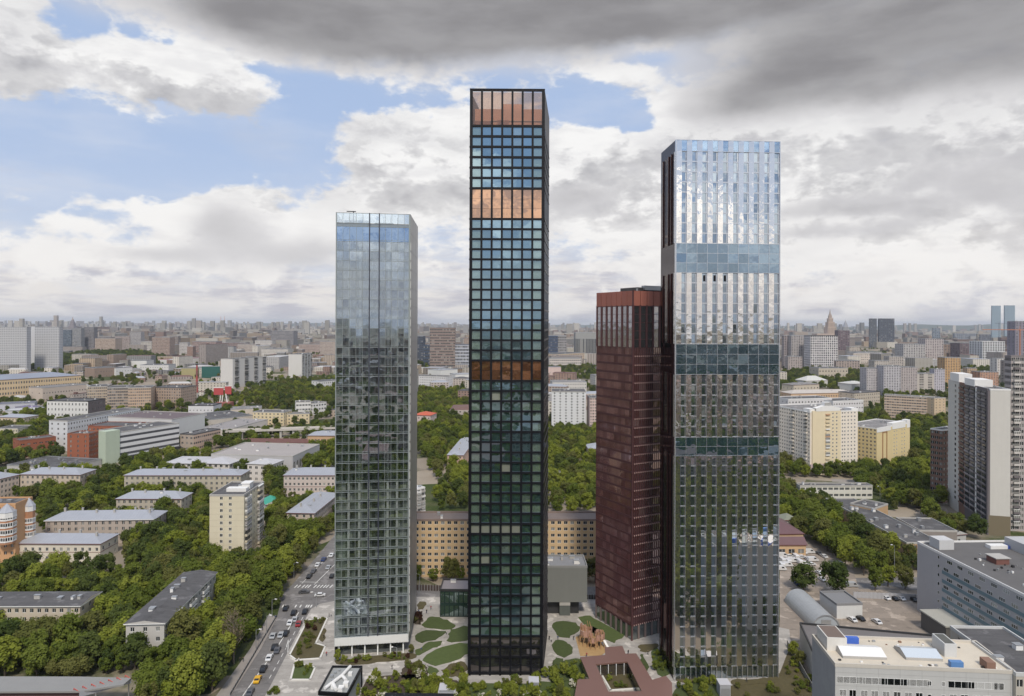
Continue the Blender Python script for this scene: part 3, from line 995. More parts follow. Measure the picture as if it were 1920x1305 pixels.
    for c in range(n * 2):
        g.box(.3 + c * bw / 2, -.1, 0, .3 + c * bw / 2 + .25, .3, gz, 0)
    g.quad((.2, .35, 0), (w - .1, .35, 0), (w - .1, .35, gz), (.2, .35, gz), 1)
    g.build('ground_storey', [chrome, MATS['blue_window_glass']], root)
    # flanks
    for side in (0, 1):
        L = MB(); Dk = MB()
        x = 0 if side == 0 else w
        sg = -1 if side == 0 else 1
        nn = 5
        for a, b, kind, rows in zones:
            zt, zb = Z(a), Z(b)
            for c in range(nn):
                ya = .8 + (d - .8) * c / nn; yb = .8 + (d - .8) * (c + .55) / nn; yc = .8 + (d - .8) * (c + 1) / nn
                if kind == 'strip':
                    L.prism([(x, ya), (x + sg * .35, ya), (x, yb)] if sg > 0 else [(x + sg * .35, ya), (x, ya), (x, yb)], zb + .05, zt - .05, 0 if c in (0, 3) or sg > 0 else 1)
                    Dk.quad((x, yc, zb), (x, yb, zb), (x, yb, zt), (x, yc, zt)) if sg < 0 else Dk.quad((x, yb, zb), (x, yc, zb), (x, yc, zt), (x, yb, zt))
                else:
                    Dk.quad((x, yc, zb), (x, ya, zb), (x, ya, zt), (x, yc, zt)) if sg < 0 else Dk.quad((x, ya, zb), (x, yc, zb), (x, yc, zt), (x, ya, zt))
        Dk.quad((x, .8, 0), (x, d, 0), (x, d, Z(1252)), (x, .8, Z(1252)))
        L.build('flank_strip', [mir, mat('flank_red_reflection', (.11, .045, .04), .22, metal=.6, var=.3, vscale=.06)], root, stuff=True)  # the red tower's reflection is put into these strips as dark red colour
        Dk.build('flank_glazing', glass('flank_dark_glass', (.30, .28, .28), (.012, .012, .014), .16, .03, wob=.03, objtint=0), root)
    bq = MB(); bq.quad((w, d, 0), (0, d, 0), (0, d, top), (w, d, top)); bq.build('back_wall', chrome, root)
mirror_tower()


# ---- the dark red tower
def red_tower():
    C0 = W(1184.7, 1202)
    Lc = W(1117, 1158.5)
    v = (Lc - C0); ld = math.hypot(v.x, v.y)
    vx, vy = v.x / ld, v.y / ld                          # along the left face, away
    ux, uy = vy, -vx                                     # along the right face
    root = thing('dark_red_tower', 'dark red finned tower half hidden behind the mirrored one', 'tower', (C0.x, C0.y, 0), math.atan2(uy, ux), 'towers on the plaza')
    s = F / C0.y
    Z = lambda py: H + (HOR + .8 - py) / s
    d, w = ld, 25.0
    top, zc, zu = Z(545), Z(573), Z(652)
    redm = mat('dark_red_metal', (.115, .050, .052), .42, metal=.25, var=.1, vscale=.1)
    bright = mat('rust_panel', (.40, .145, .105), .5, metal=.2, var=.1, vscale=.1, obj=.1)
    gl = glass('red_tower_glass', (.70, .56, .54), (.10, .045, .045), .42, .03, wob=.03, wscale=.3, objtint=.6, isl=True, curtain=.16, curtcol=(.22, .15, .145))
    glu = glass('red_tower_top_glass', (.66, .63, .62), (.03, .03, .032), .45, .02, wob=.04, wscale=.35, objtint=.15)
    lit_mark = mat('pale_lit_mark', (.60, .42, .38), .6)  # bright lit bottoms of the fins, painted as small pale boxes
    def Q(face, t, z, o=0.0):                            # face 'L': x=0 plane, t along +y;  'R': y=0 plane, t along +x
        return (-o, t, z) if face == 'L' else (t, -o, z)
    def qd(mb, face, a, b, za, zb, o=0.0, m=0):
        p = [Q(face, a, za, o), Q(face, b, za, o), Q(face, b, zb, o), Q(face, a, zb, o)]
        mb.quad(*(p if face == 'R' else [p[1], p[0], p[3], p[2]]), m)
    def bxx(mb, face, a, b, za, zb, o0, o1, m=0):
        if face == 'L': mb.box(-o1, a, za, -o0, b, zb, m)
        else: mb.box(a, -o1, za, b, -o0, zb, m)
    nf = 31
    z0 = 5.4
    fh = (zu - z0) / nf
    core = MB(); core.box(.2, .2, 0, w, d, top - 1.2, 0, top=1); core.build('core_wall', [redm, M['bitumen']], root)
    wl = {}
    for face, L, nb, nfin in (('L', d, 7, 30), ('R', w, 8, 26)):
        g = MB(); sp = MB(); fi = MB(); cl = MB()
        for f in range(nf):
            za = z0 + f * fh
            npn = nfin // 3
            for i in range(npn): qd(g, face, L * i / npn + .06, L * (i + 1) / npn - .06, za + .7, za + fh - .05, -.05)
            qd(g, face, 0, L, za + .6, za + fh, -.12, 1)
            bxx(sp, face, 0, L, za - .1, za + .62, -.1, .06)
            if face == 'R':
                for i in range(nfin): bxx(cl, face, L * i / nfin - .13, L * i / nfin + .13, za - .12, za + .36, .13, .19)
        g.build('glazing', [gl, M['dark']], root); sp.build('spandrel', mat('spandrel_red', (.085, .036, .039), .45, metal=.2, var=.12, vscale=.15), root)
        for i in range(nfin + 1): bxx(fi, face, L * i / nfin - .06, L * i / nfin + .06, z0, zu, -.05, .13)
        fi.build('fin', redm, root, stuff=True)
        if face == 'R': cl.build('fin_lit_mark', lit_mark, root, stuff=True)
        bwid = L / nb
        for i in range(nb):
            q = MB(); bxx(q, face, i * bwid + .22, (i + 1) * bwid - .04, zc + .05, top, -.2, .25); q.build('crown_panel', bright, root)
            q = MB()
            qd(q, face, i * bwid + .3, (i + 1) * bwid - .3, zu + .1, zc - .1, .02); q.build('tall_window', glu, root)
        up = MB()
        for i in range(nb + 1): bxx(up, face, max(0, i * bwid - .3), min(L, i * bwid + .3), zu - .1, zc + .3, -.1, .35)
        for k in range(1, 5): bxx(up, face, 0, L, zu + (zc - zu) * k / 5 - .06, zu + (zc - zu) * k / 5 + .06, 0, .06)
        bxx(up, face, 0, L, zc - .2, zc + .12, -.1, .2)
        up.build('upper_frame', redm, root)
        lo = MB()
        npier = nb * 1
        for i in range(npier + 1): bxx(lo, face, max(0, L * i / npier - .35), min(L, L * i / npier + .35), 0, z0, -.1, .2)
        qd(lo, face, 0, L, 0, z0 - .3, -.12, 1)
        lo.build('arcade', [mat('grey_brown_pier', (.20, .15, .14), .7), MATS['lobby_glass']], root)
    cp = MB(); cp.box(-.3, -.3, top - .1, .3, .3, top + .2, 0); cp.box(-.32, -.3, 0, .1, .1, top, 0); cp.build('corner_post', redm, root)
    rp = MB()
    rp.box(5, 4, top - 1.2, 18, 14, top + 1.6, 0); rp.box(8, 3, top + .6, 20, 5, top + 2.3, 1); rp.box(4, 2.5, top - 1, 4.3, 2.8, top + 1.2, 1); rp.box(2.5, 1.2, top - 1, 2.9, 1.4, top + .9, 1)
    rp.build('rooftop_plant', [M['bitumen'], M['zinc']], root)
red_tower()

# ================================================================== CITY BUILDINGS
WALLS = {}
def wall(c, streak=.06, var=.06):
    k = tuple(round(x, 3) for x in c)
    if k not in WALLS: WALLS[k] = mat('render_wall_%d' % len(WALLS), c, .85, var=var, vscale=.25, streak=streak)
    return WALLS[k]

FOOT = []                                                # world footprints, for keeping trees and fill away
brnd = random.Random(21)


def cols(L, n, w, margin=None):
    """n openings of width w spread over a wall of length L"""
    if n <= 0: return []
    m = L / n
    w = min(w, m * .8)
    return [(m * (i + .5) - w / 2, m * (i + .5) + w / 2) for i in range(n)]


def bld(name, label, cat, A, B, h, depth, wm, nf=5, nw=8, ns=4, win=(1.5, 1.6), sill=1.0, roof='flat', roofm=None, rise=2.6, parts=False,
        coping=None, vents=3, base=None, bands=None, fm=None, gm=None, deep=.2, group=None, skip=(), trim=None, fl0=0.0, chim=0, lights=2, nwb=None, sidewall=None, ang=None, rev=None):
    PA, PB = W(*A, h), W(*B, h)
    if ang is not None:
        L_ = (PB - PA).length if not isinstance(B, (int, float)) else B
        PB = PA + Vector((math.cos(ang), math.sin(ang), 0)) * L_
    if ang is None and A[1] < 670 and abs(A[1] - B[1]) < 3:      # near the horizon: front square to the view
        PB = Vector((W(B[0], A[1] + 40, 0).x / W(B[0], A[1] + 40, 0).y * PA.y, PA.y, h))
    u = PB - PA
    L = math.hypot(u.x, u.y)
    a = math.atan2(u.y, u.x)
    if isinstance(depth, tuple):
        q = W(*depth, h) - PA
        D = max(4.0, abs(-q.x * math.sin(a) + q.y * math.cos(a)))
    else: D = depth
    root = thing(name, label, cat, (PA.x, PA.y, 0), a, group)
    c, s = math.cos(a), math.sin(a)
    FOOT.append([(PA.x + x * c - y * s, PA.y + x * s + y * c) for x, y in ((0, 0), (L, 0), (L, D), (0, D))])
    root['dims'] = (L, D, h)
    fh = (h - fl0 - .5) / max(nf, 1)
    zs = [(fl0 + i * fh + sill, fl0 + i * fh + sill + min(win[1], fh - .5)) for i in range(nf)]
    wmm = MB(); gl = MB()
    frm = fm or M['white_frame']; glm = gm or (M['dark_glass'] if parts else M['far_glass'])
    faces = [('front', (0, 0), (1, 0), L, nw), ('right', (L, 0), (0, 1), D, ns), ('back', (L, D), (-1, 0), L, 0), ('left', (0, D), (0, -1), D, ns)]
    for fname, o, uu, LL, n in faces:
        xs = cols(LL, 0 if fname in skip else n, win[0])
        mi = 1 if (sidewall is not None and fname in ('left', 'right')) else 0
        if not xs:
            facade(wmm, o, uu, LL, 0, h, [], [], mi); continue
        facade(wmm, o, uu, LL, 0, h, xs, zs, mi, deep=deep)
        nx, ny = uu[1], -uu[0]
        for xa, xb in xs:
            for za, zb in zs:
                if parts:
                    me = window_mesh(xb - xa, zb - za, glm, frm, lights)
                    link('window', me, root, loc=(o[0] + uu[0] * xa - nx * (deep - .06), o[1] + uu[1] * xa - ny * (deep - .06), za), rz=math.atan2(uu[1], uu[0]))
                else:
                    P = lambda t, z: (o[0] + uu[0] * t - nx * deep, o[1] + uu[1] * t - ny * deep, z)
                    gl.quad(P(xa, za), P(xb, za), P(xb, zb), P(xa, zb), 0)
                    if xb - xa > 1.0:                    # a pale mullion
                        xm = (xa + xb) / 2
                        Q2 = lambda t, z: (o[0] + uu[0] * t - nx * (deep - .05), o[1] + uu[1] * t - ny * (deep - .05), z)
                        gl.quad(Q2(xm - .07, za), Q2(xm + .07, za), Q2(xm + .07, zb), Q2(xm - .07, zb), 1)
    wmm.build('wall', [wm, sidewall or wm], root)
    if gl.f: gl.build('glazing', [glm, frm], root, stuff=True)
    if bands:                                            # projecting string courses
        bm = MB()
        for z, hh, mm in bands: bm.box(-.06, -.06, z, L + .06, D + .06, z + hh, 0)
        bm.build('string_course', bands[0][2], root)
    rm = roofm or M['bitumen']
    cp = coping or M['zinc']
    if roof == 'flat':
        r = MB(); r.quad((.02, .02, h - .55), (L - .02, .02, h - .55), (L - .02, D - .02, h - .55), (.02, D - .02, h - .55)); r.build('roof', rm, root)
        p = MB()
        for b in ((-.08, -.08, L + .08, .3), (-.08, D - .3, L + .08, D + .08), (-.08, .3, .3, D - .3), (L - .3, .3, L + .08, D - .3)):
            p.box(b[0], b[1], h - .8, b[2], b[3], h + .12, 0)
        p.build('parapet', cp, root)
        zt = h - .55
    else:
        o_, tr = .6, trim or M['redbrown']
        t = MB(); t.box(-o_, -o_, h - .3, L + o_, D + o_, h + .02, 0); t.build('eave', tr, root)
        r = MB()
        z0, z1 = h + .02, h + rise
        k = min(D, L) / 2 if roof == 'hip' else -o_
        e = [(-o_, -o_, z0), (L + o_, -o_, z0), (L + o_, D + o_, z0), (-o_, D + o_, z0)]
        if L >= D: g = [(k, D / 2, z1), (L - k, D / 2, z1)]; fs = [(e[0], e[1], g[1], g[0]), (e[2], e[3], g[0], g[1])]; tri = [(e[1], e[2], g[1]), (e[3], e[0], g[0])]
        else: g = [(L / 2, k, z1), (L / 2, D - k, z1)]; fs = [(e[1], e[2], g[1], g[0]), (e[3], e[0], g[0], g[1])]; tri = [(e[0], e[1], g[0]), (e[2], e[3], g[1])]
        for q in fs: r.quad(*q)
        for q in tri: r.poly(q, 0 if roof == 'hip' else 1)
        r.build('roof', [rm, wm], root)
        zt = h + rise * .45
    for i in range(vents):
        v = MB()
        sx, sy, sz = brnd.uniform(.8, 2.4), brnd.uniform(.8, 1.8), brnd.uniform(.7, 1.7)
        v.box(-sx / 2, -sy / 2, 0, sx / 2, sy / 2, sz, 0); v.box(-sx / 2 - .1, -sy / 2 - .1, sz, sx / 2 + .1, sy / 2 + .1, sz + .15, 1)
        o = v.build('roof_vent', [brnd.choice((M['white'], M['concrete'], M['zinc'])), M['zinc']], root)
        yy = brnd.uniform(.15, .85) * D if roof == 'flat' else D * .5 + brnd.choice((-1, 1)) * D * .14
        if L < D and roof != 'flat': o.location = (L * .5 + brnd.choice((-1, 1)) * L * .14, D * brnd.uniform(.12, .88), zt)
        else: o.location = (L * brnd.uniform(.06, .94), yy, zt)
    for i in range(chim):
        v = MB(); v.box(-.45, -.35, -1.5, .45, .35, 1.6, 0); v.box(-.55, -.45, 1.6, .55, .45, 1.8, 0)
        o = v.build('chimney', M['concrete'], root)
        t = (i + .5) / chim
        o.location = (L * t, D / 2 + brnd.choice((-1, 1)) * D * .12, h + rise * .72) if L >= D else (L / 2 + brnd.choice((-1, 1)) * L * .12, D * t, h + rise * .72)
    return root, L, D


def balconies(root, face, L, D, xs, zs, w, mats, out=1.1, bh=1.1, glazed=0.6):
    """balcony boxes, one object each; some are glazed in"""
    me = {}
    for x in xs:
        for z in zs:
            g = brnd.random() < glazed
            k = (g, brnd.randrange(len(mats)))
            if k not in me:
                q = MB()
                q.box(0, -out, 0, w, 0, .15, 0); q.box(0, -out, .15, w, -out + .08, bh, 0); q.box(0, -out + .08, .15, .08, 0, bh, 0); q.box(w - .08, -out + .08, .15, w, 0, bh, 0)
                if g:
                    q.box(.05, -out + .04, bh, w - .05, -.02, 2.45, 1)
                    for i in range(4): q.box(w * i / 3.2 + .0, -out, bh, w * i / 3.2 + .1, -out + .06, 2.5, 2)
                    q.box(0, -out, 2.4, w, 0, 2.55, 2)
                else: q.box(0.1, -.06, bh * .2, w - .1, -.02, 2.3, 1)
                me[k] = q.mesh('balcony', [mats[k[1]], M['far_glass'], M['white_frame']])
            if face == 'front': loc, rz = (x, 0, z), 0
            elif face == 'right': loc, rz = (L, x, z), R(90)
            else: loc, rz = (0, D - x, z), R(-90)
            link('balcony', me[k], root, loc=loc, rz=rz)


c_cream = wall((.58, .52, .40)); c_beige = wall((.50, .43, .34)); c_pink = wall((.47, .38, .33)); c_grey = wall((.40, .39, .38)); c_tan = wall((.43, .35, .27))
c_white = wall((.62, .61, .59)); c_orange = wall((.50, .29, .16)); c_brick = wall((.28, .095, .05)); c_yellow = wall((.60, .47, .28)); c_palegrey = wall((.50, .50, .50))
c_brown = wall((.26, .19, .15)); c_ochre = wall((.48, .36, .23))
AB = 'apartment block'

# ---------------------------------------------------------------- left, near
bld('apartment_house', 'beige walk-up block with charcoal roof cut by the left edge, above the grey canopy', AB, (-60, 1136), (150, 1135), 13, 12.5, c_beige, 4, 15, 3, (1.4, 1.5), roof='gable', rise=1.0, roofm=M['bitumen'], trim=M['white'], parts=True, vents=6)
_r = bld('apartment_house', 'pale walk-up block with slanting charcoal roof turned towards the road among the trees', AB, (236, 1169), (301, 1173), 14, 47, wall((.46, .44, .41)), 4, 3, 13, (1.4, 1.5), ang=.06, roof='gable', rise=1.0, roofm=M['bitumen'], trim=M['white'], parts=True, vents=7)
balconies(_r[0], 'right', _r[1], _r[2], [8, 20, 32], [4.2, 7.6, 11.0], 5.5, [M['white'], M['concrete']])
_r = bld('cream_apartment_tower', 'cream panel tower of ten storeys standing among the trees', AB, (393, 927.5), (457.5, 927.5), 31, (502, 902.6), wall((.62, .56, .42)), 10, 5, 7, (1.25, 1.55), parts=True, skip=('front', 'left'), coping=M['concrete'], vents=3)
def cream_extra(root, L, D):
    fh = 30.5 / 10
    me = window_mesh(1.45, 1.5, M['dark_glass'], M['white_frame'], 2)
    for f in range(10):
        for x in (.30, .56): link('window', me, root, loc=(L * x, -.05, f * fh + 1.1))
    jm = MB()
    for f in range(1, 10): jm.box(.02, -.03, f * fh - .03, L - .02, .0, f * fh + .03, 0)
    jm.box(L * .42, -.035, 0, L * .42 + .05, 0, 30, 0)
    jm.build('panel_joint', mat('cream_joint', (.46, .41, .30), .9), root)
    balconies(root, 'right', L, D, [D * .05, D * .66], [f * fh + .7 for f in range(10)], D * .24, [M['white'], M['concrete'], wall((.58, .52, .40)), wall((.35, .33, .33))], glazed=.7)
    q = MB(); q.box(5, 8, 30.4, L - 2, 12, 32.2, 0); q.box(L - 6, 13, 30.4, L - 2, 18, 33.4, 0); q.box(L - 6.4, 12.6, 33.4, L - 1.6, 18.4, 33.8, 0); q.build('lift_housing', M['white'], root)
cream_extra(*_r)

def orange_block():
    root, L, D = bld('orange_apartment_block', 'orange brick block with white glazed turrets cut by the left edge', AB, (-70, 945), (29, 944), 29, (63, 931.5), wall((.52, .30, .155)), 8, 8, 0, (1.3, 1.5), roofm=M['bitumen'], coping=wall((.52, .30, .155)), vents=3)
    wf, gr = M['white'], M['sheet']
    def turret(cx, cy, r, zlo):
        t = MB()
        def ring(r_, z): return [(cx + r_ * math.cos(math.pi * (2 * i + 1) / 8), cy + r_ * math.sin(math.pi * (2 * i + 1) / 8)) for i in range(8)]
        t.prism(ring(r, 0), zlo, 25.5, 0, bottom=True)
        t.build('turret', wall((.40, .20, .11)), root)
        for k in range(4):
            z = zlo + 1.0 + k * 3.4
            if z > 22.5: break
            b = MB(); b.prism(ring(r + .12, 0), z, z + .7, 0, bottom=True); b.prism(ring(r + .1, 0), z + 2.2, z + 2.45, 0, bottom=True)
            P = ring(r + .1, 0)
            for i in range(8):
                a, c = P[i], P[(i + 1) % 8]
                for q in range(3):
                    x, y = a[0] + (c[0] - a[0]) * q / 3, a[1] + (c[1] - a[1]) * q / 3
                    b.box(x - .1, y - .1, z + .7, x + .1, y + .1, z + 2.2, 0)
            b.build('turret_window_band', wf, root)
            g = MB(); g.prism(ring(r + .05, 0), z + .7, z + 2.2, 0); g.build('turret_glazing', M['far_glass'], root)
        w2 = MB(); w2.prism(ring(r + .15, 0), 23.0, 25.6, 0); w2.build('turret_top', wf, root)
        c = MB(); P = ring(r + .35, 0)
        for i in range(8): c.poly([(*P[i], 25.6), (*P[(i + 1) % 8], 25.6), (cx, cy, 29.4)])
        c.build('turret_roof', gr, root)
    turret(L - 3.2, -1.0, 3.7, 10.5); turret(L + .2, D - 3, 2.6, 6)
orange_block()

bld('low_house', 'cream two-storey house with grey hipped roof and dark red eaves beside the orange block', 'house', (28, 1018.5), (188, 1019), 9, (221, 1001), wall((.60, .55, .46)), 2, 12, 3, (1.3, 1.7), roof='hip', roofm=M['sheet'], rise=2.7, parts=True, chim=4, vents=0, bands=[(4.6, .22, M['redbrown'])])
bld('apartment_house', 'grey-brown walk-up with long grey metal roof behind the cream hipped house', AB, (85, 976), (288, 973), 12.5, (307, 958), wall((.40, .34, .29)), 4, 16, 3, (1.3, 1.6), roof='hip', roofm=M['sheet'], rise=3.0, chim=6, vents=2, trim=M['white'])
bld('apartment_house', 'beige walk-up under grey roof half sunk in trees left of the cream tower', AB, (218, 935), (340, 935), 13, (372, 924), wall((.43, .38, .31)), 4, 12, 3, (1.3, 1.6), roof='hip', roofm=M['sheet'], rise=3.0, chim=4, vents=1)
bld('apartment_house', 'long pinkish walk-up with pale metal roof and red eaves behind the left trees', AB, (38, 889), (150, 890), 14, (176, 880), wall((.50, .42, .34)), 4, 12, 4, (1.3, 1.7), roof='hip', roofm=M['sheet'], rise=3.0, chim=4, vents=1)
bld('apartment_house', 'pinkish walk-up wing running off the left edge behind the trees', AB, (-45, 908), (36, 889.5), 14, 15, wall((.52, .43, .36)), 4, 11, 3, (1.3, 1.7), roof='hip', roofm=M['sheet'], rise=3.0, chim=3, vents=1)
bld('apartment_house', 'long olive walk-up with flat grey roof in front of the white school', AB, (233, 891), (451, 891), 14, (469, 881), wall((.42, .38, .30)), 4, 22, 3, (1.3, 1.7), roof='hip', roofm=M['sheet'], rise=2.6, chim=7, vents=2)
bld('apartment_house', 'pale pink four-storey block with dark windows just left of the glass tower', AB, (532, 891), (668, 891), 15, (546, 878), wall((.50, .43, .39)), 4, 17, 4, (1.4, 1.7), roof='hip', roofm=M['sheet'], rise=3.0, chim=5, vents=1, parts=True, bands=[(7.2, .25, M['redbrown'])])
bld('apartment_house', 'pinkish walk-up with slanting pale metal roof close to the left side of the glass tower', AB, (538, 961), (589, 962), 13, (634, 925), wall((.50, .42, .36)), 4, 4, 17, (1.4, 1.6), roof='hip', roofm=M['sheet'], rise=2.8, chim=4, vents=1, parts=True, trim=M['redbrown'])
bld('garage', 'low shed with bright green roof among trees right of the cream tower', 'shed', (499, 946), (531, 942), 5, 13, c_white, 1, 3, 2, roof='gable', rise=2.2, roofm=mat('green_roof', (.03, .30, .20), .5, var=.1), vents=0)
# white school with hipped wings
for a, b, c, lab in (((308, 868), (369, 869), (376, 856), 'left wing of the white school with pale hipped roof'), ((369, 868), (430, 870), (440, 856), 'middle wing of the white school partly behind a tree'), ((464, 869), (509, 871), (526, 862), 'right wing of the white school with square dark windows')):
    bld('school', lab, 'school', a, b, 10 if a[0] < 460 else 13, c, wall((.60, .56, .52)), 3, 6 if a[0] < 460 else 4, 5, (2.0, 1.9), roof='hip', roofm=mat('pale_metal_roof', (.50, .49, .50), .5, metal=.2, var=.1), rise=2.6, vents=1, trim=M['concrete'], group='white school wings')
bld('shopping_hall', 'wide grey flat-roofed hall with dark parapet corner behind the white school', 'hall', (396, 851), (549, 855), 14, (577, 832), wall((.42, .41, .41)), 1, 0, 9, (2.2, 6), roofm=mat('pale_hall_roof', (.33, .30, .285), .9, var=.15, vscale=.05), coping=M['concrete'], vents=7, sill=3)
bld('shed', 'long low maroon-roofed shed behind the flat-roofed hall', 'shed', (457, 829), (580, 830), 6, 14, c_brown, 1, 12, 2, roof='gable', rise=2.5, roofm=mat('maroon_roof', (.13, .06, .05), .8, var=.15), vents=0)
# red brick works and the white banded building
bld('brick_factory', 'tall red brick factory block beside the white banded building', 'factory', (126, 813), (167, 813), 24, (201, 807.5), c_brick, 6, 3, 7, (1.3, 1.9), coping=c_brick, vents=3)
bld('brick_factory', 'low red brick hall left of the tall brick factory', 'factory', (37, 826), (105, 818.5), 15, 18, c_brick, 2, 6, 2, (2.6, 1.0), coping=wall((.22, .08, .05)), vents=4, sill=3.5)
bld('brick_factory', 'long red brick wing behind the white banded building', 'factory', (165, 798), (297, 800), 23, 26, c_brick, 5, 18, 4, (1.5, 1.7), coping=wall((.22, .08, .05)), vents=5)
def banded():
    root, L, D = bld('banded_building', 'white building with dark window bands and pale green end panel', 'office building', (224, 810), (336, 793), 25, 26, wall((.60, .60, .60)), 0, 0, 0, coping=M['concrete'], vents=5, roofm=M['bitumen'])
    for k in range(4):
        q = MB(); q.box(-.03, -.03, 5.5 + k * 4.8, L + .03, D * .6, 7.4 + k * 4.8, 0); q.build('window_band', mat('band_window', (.07, .072, .08), .3, var=.3, vscale=.4), root)
    q = MB(); q.box(-12.5, -.8, 0, -.1, 8, 27, 0); q.build('end_panel', wall((.40, .46, .36)), root)
    q = MB(); q.box(-.2, -3, 0, L, -.05, 4.2, 0); q.build('ground_floor', M['dark'], root)
banded()
bld('white_factory', 'long white works building with small window pairs left of the red bricks', 'factory', (92, 788), (126.5, 789), 27, (262, 765), wall((.56, .57, .58)), 6, 3, 30, (1.6, 1.7), coping=M['concrete'], vents=4)
bld('white_factory', 'white attic block with dark purple roof above the red brick wing', 'factory', (203, 781), (322, 786), 26, 46, wall((.55, .55, .54)), 2, 0, 0, coping=M['concrete'], vents=6, roofm=mat('purple_brown_roof', (.13, .10, .105), .9, var=.2, vscale=.05))
bld('brown_factory', 'brown three-storey works building with pinkish flank', 'factory', (338, 813), (363, 814.5), 15, (417, 804), wall((.36, .30, .25)), 3, 3, 14, (2.0, 1.8), sidewall=wall((.50, .37, .29)), coping=M['bitumen'], vents=4)
bld('orange_school', 'orange brick building with grey roof beside the railway left of the glass tower', 'school', (577, 816.5), (660, 817), 12, 22, wall((.50, .33, .20)), 2, 14, 4, (1.5, 1.9), roof='hip', rise=3, roofm=M['sheet'], vents=3)
bld('yellow_factory', 'pale yellow works building with stepped roof above the railway', 'factory', (474, 772), (532, 773), 15, 22, wall((.60, .50, .32)), 4, 8, 4, (1.8, 1.6), coping=M['concrete'], vents=4)
bld('yellow_factory', 'small yellow annex right of the stepped yellow works', 'factory', (538, 776), (580, 775), 12, 16, wall((.60, .50, .33)), 3, 5, 3, (1.5, 1.7), coping=M['concrete'], vents=2)
bld('white_workshop', 'white workshop with ribbon windows, left one of two above the yellow works', 'workshop', (555, 754), (583, 753), 17, 18, c_white, 3, 5, 4, (2.6, 2.0), coping=M['concrete'], vents=2)
bld('white_workshop', 'white workshop with ribbon windows, right one of two above the yellow works', 'workshop', (587, 756), (612, 753), 15, 18, c_white, 3, 5, 4, (2.6, 2.0), coping=M['concrete'], vents=2)
bld('white_workshop', 'low white workshop in front of the red tower with billboards', 'workshop', (353, 760), (400, 760), 15, 26, wall((.58, .57, .58)), 2, 7, 3, (1.2, 1.4), coping=M['dark'], vents=5)
bld('warehouse', 'long pale warehouse with slanting grey roof along the railway', 'warehouse', (424, 806), (502, 786), 8, 34, wall((.58, .54, .49)), 1, 0, 0, roofm=mat('warehouse_roof', (.27, .25, .245), .9, var=.2, vscale=.04), coping=M['concrete'], vents=10)
bld('warehouse', 'dark-roofed workshop hall behind the long pale warehouse', 'warehouse', (395, 786), (474, 778), 9, 60, wall((.5, .45, .40)), 1, 14, 4, (2, 2), roofm=M['bitumen'], vents=8)
bld('warehouse', 'low beige shed with orange end wall above the dark workshop hall', 'warehouse', (432, 767), (490, 765), 9, 26, wall((.5, .44, .37)), 1, 6, 2, (2, 2), roofm=M['bitumen_light'], sidewall=wall((.5, .34, .24)), vents=3)
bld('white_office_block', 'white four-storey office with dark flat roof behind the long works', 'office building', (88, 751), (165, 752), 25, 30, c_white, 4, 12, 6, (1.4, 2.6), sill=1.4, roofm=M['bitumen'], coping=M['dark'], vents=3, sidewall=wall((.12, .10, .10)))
bld('low_house', 'small cream house on the left edge below the blue sheds', 'house', (-8, 782), (45, 783), 12, 20, wall((.58, .48, .35)), 3, 9, 4, (1.3, 1.6), roof='hip', rise=2.5, roofm=M['sheet'], vents=1)
bld('low_house', 'cream house with grid of windows lower at the left edge', 'house', (-8, 803), (33, 803), 12, 22, wall((.60, .54, .42)), 3, 9, 4, (1.3, 1.6), coping=M['concrete'], vents=1)
bld('glass_shed', 'dark flat shed roof with white panels left of the red bricks', 'shed', (13, 871), (120, 877), 5, 36, c_grey, 1, 0, 0, roofm=M['bitumen'], vents=12)
# tan ministry row and the yellow hall behind
bld('tan_block', 'tan stone block with flat roof, left of three in the tan row', 'office building', (164, 725), (201, 724), 31, 40, c_tan, 8, 10, 8, (1.5, 2), coping=M['concrete'], vents=3)
bld('tan_block', 'tan stone block with recessed dark bays in the middle of the tan row', 'office building', (201, 727), (240, 726), 31, 40, wall((.40, .32, .26)), 8, 10, 8, (2.0, 2.4), coping=M['concrete'], vents=3)
bld('tan_block', 'orange-tan corner block with arcaded top, right of the tan row', 'office building', (240, 727), (283, 726), 31, 36, wall((.46, .34, .25)), 8, 11, 8, (1.5, 2), coping=M['concrete'], vents=3)
bld('tan_block', 'brown block half hidden behind the striped mast', 'office building', (284, 726), (339, 727), 28, 36, wall((.37, .28, .22)), 7, 12, 8, (1.7, 2), coping=M['bitumen'], vents=3)
bld('yellow_hall', 'very long yellow hall with blue-grey roof at the far left', 'hall', (-60, 716), (152, 703.5), 31, 60, wall((.56, .43, .27)), 4, 44, 4, (1.8, 3.4), roof='hip', rise=6, roofm=mat('blue_grey_roof', (.26, .28, .33), .5, metal=.2, var=.2, vscale=.02), vents=2)
bld('low_hall', 'pale low hall in front of the yellow hall', 'hall', (80, 727), (162, 720), 20, 30, wall((.47, .40, .34)), 2, 16, 2, (1.5, 2), roofm=M['bitumen_light'], vents=4)
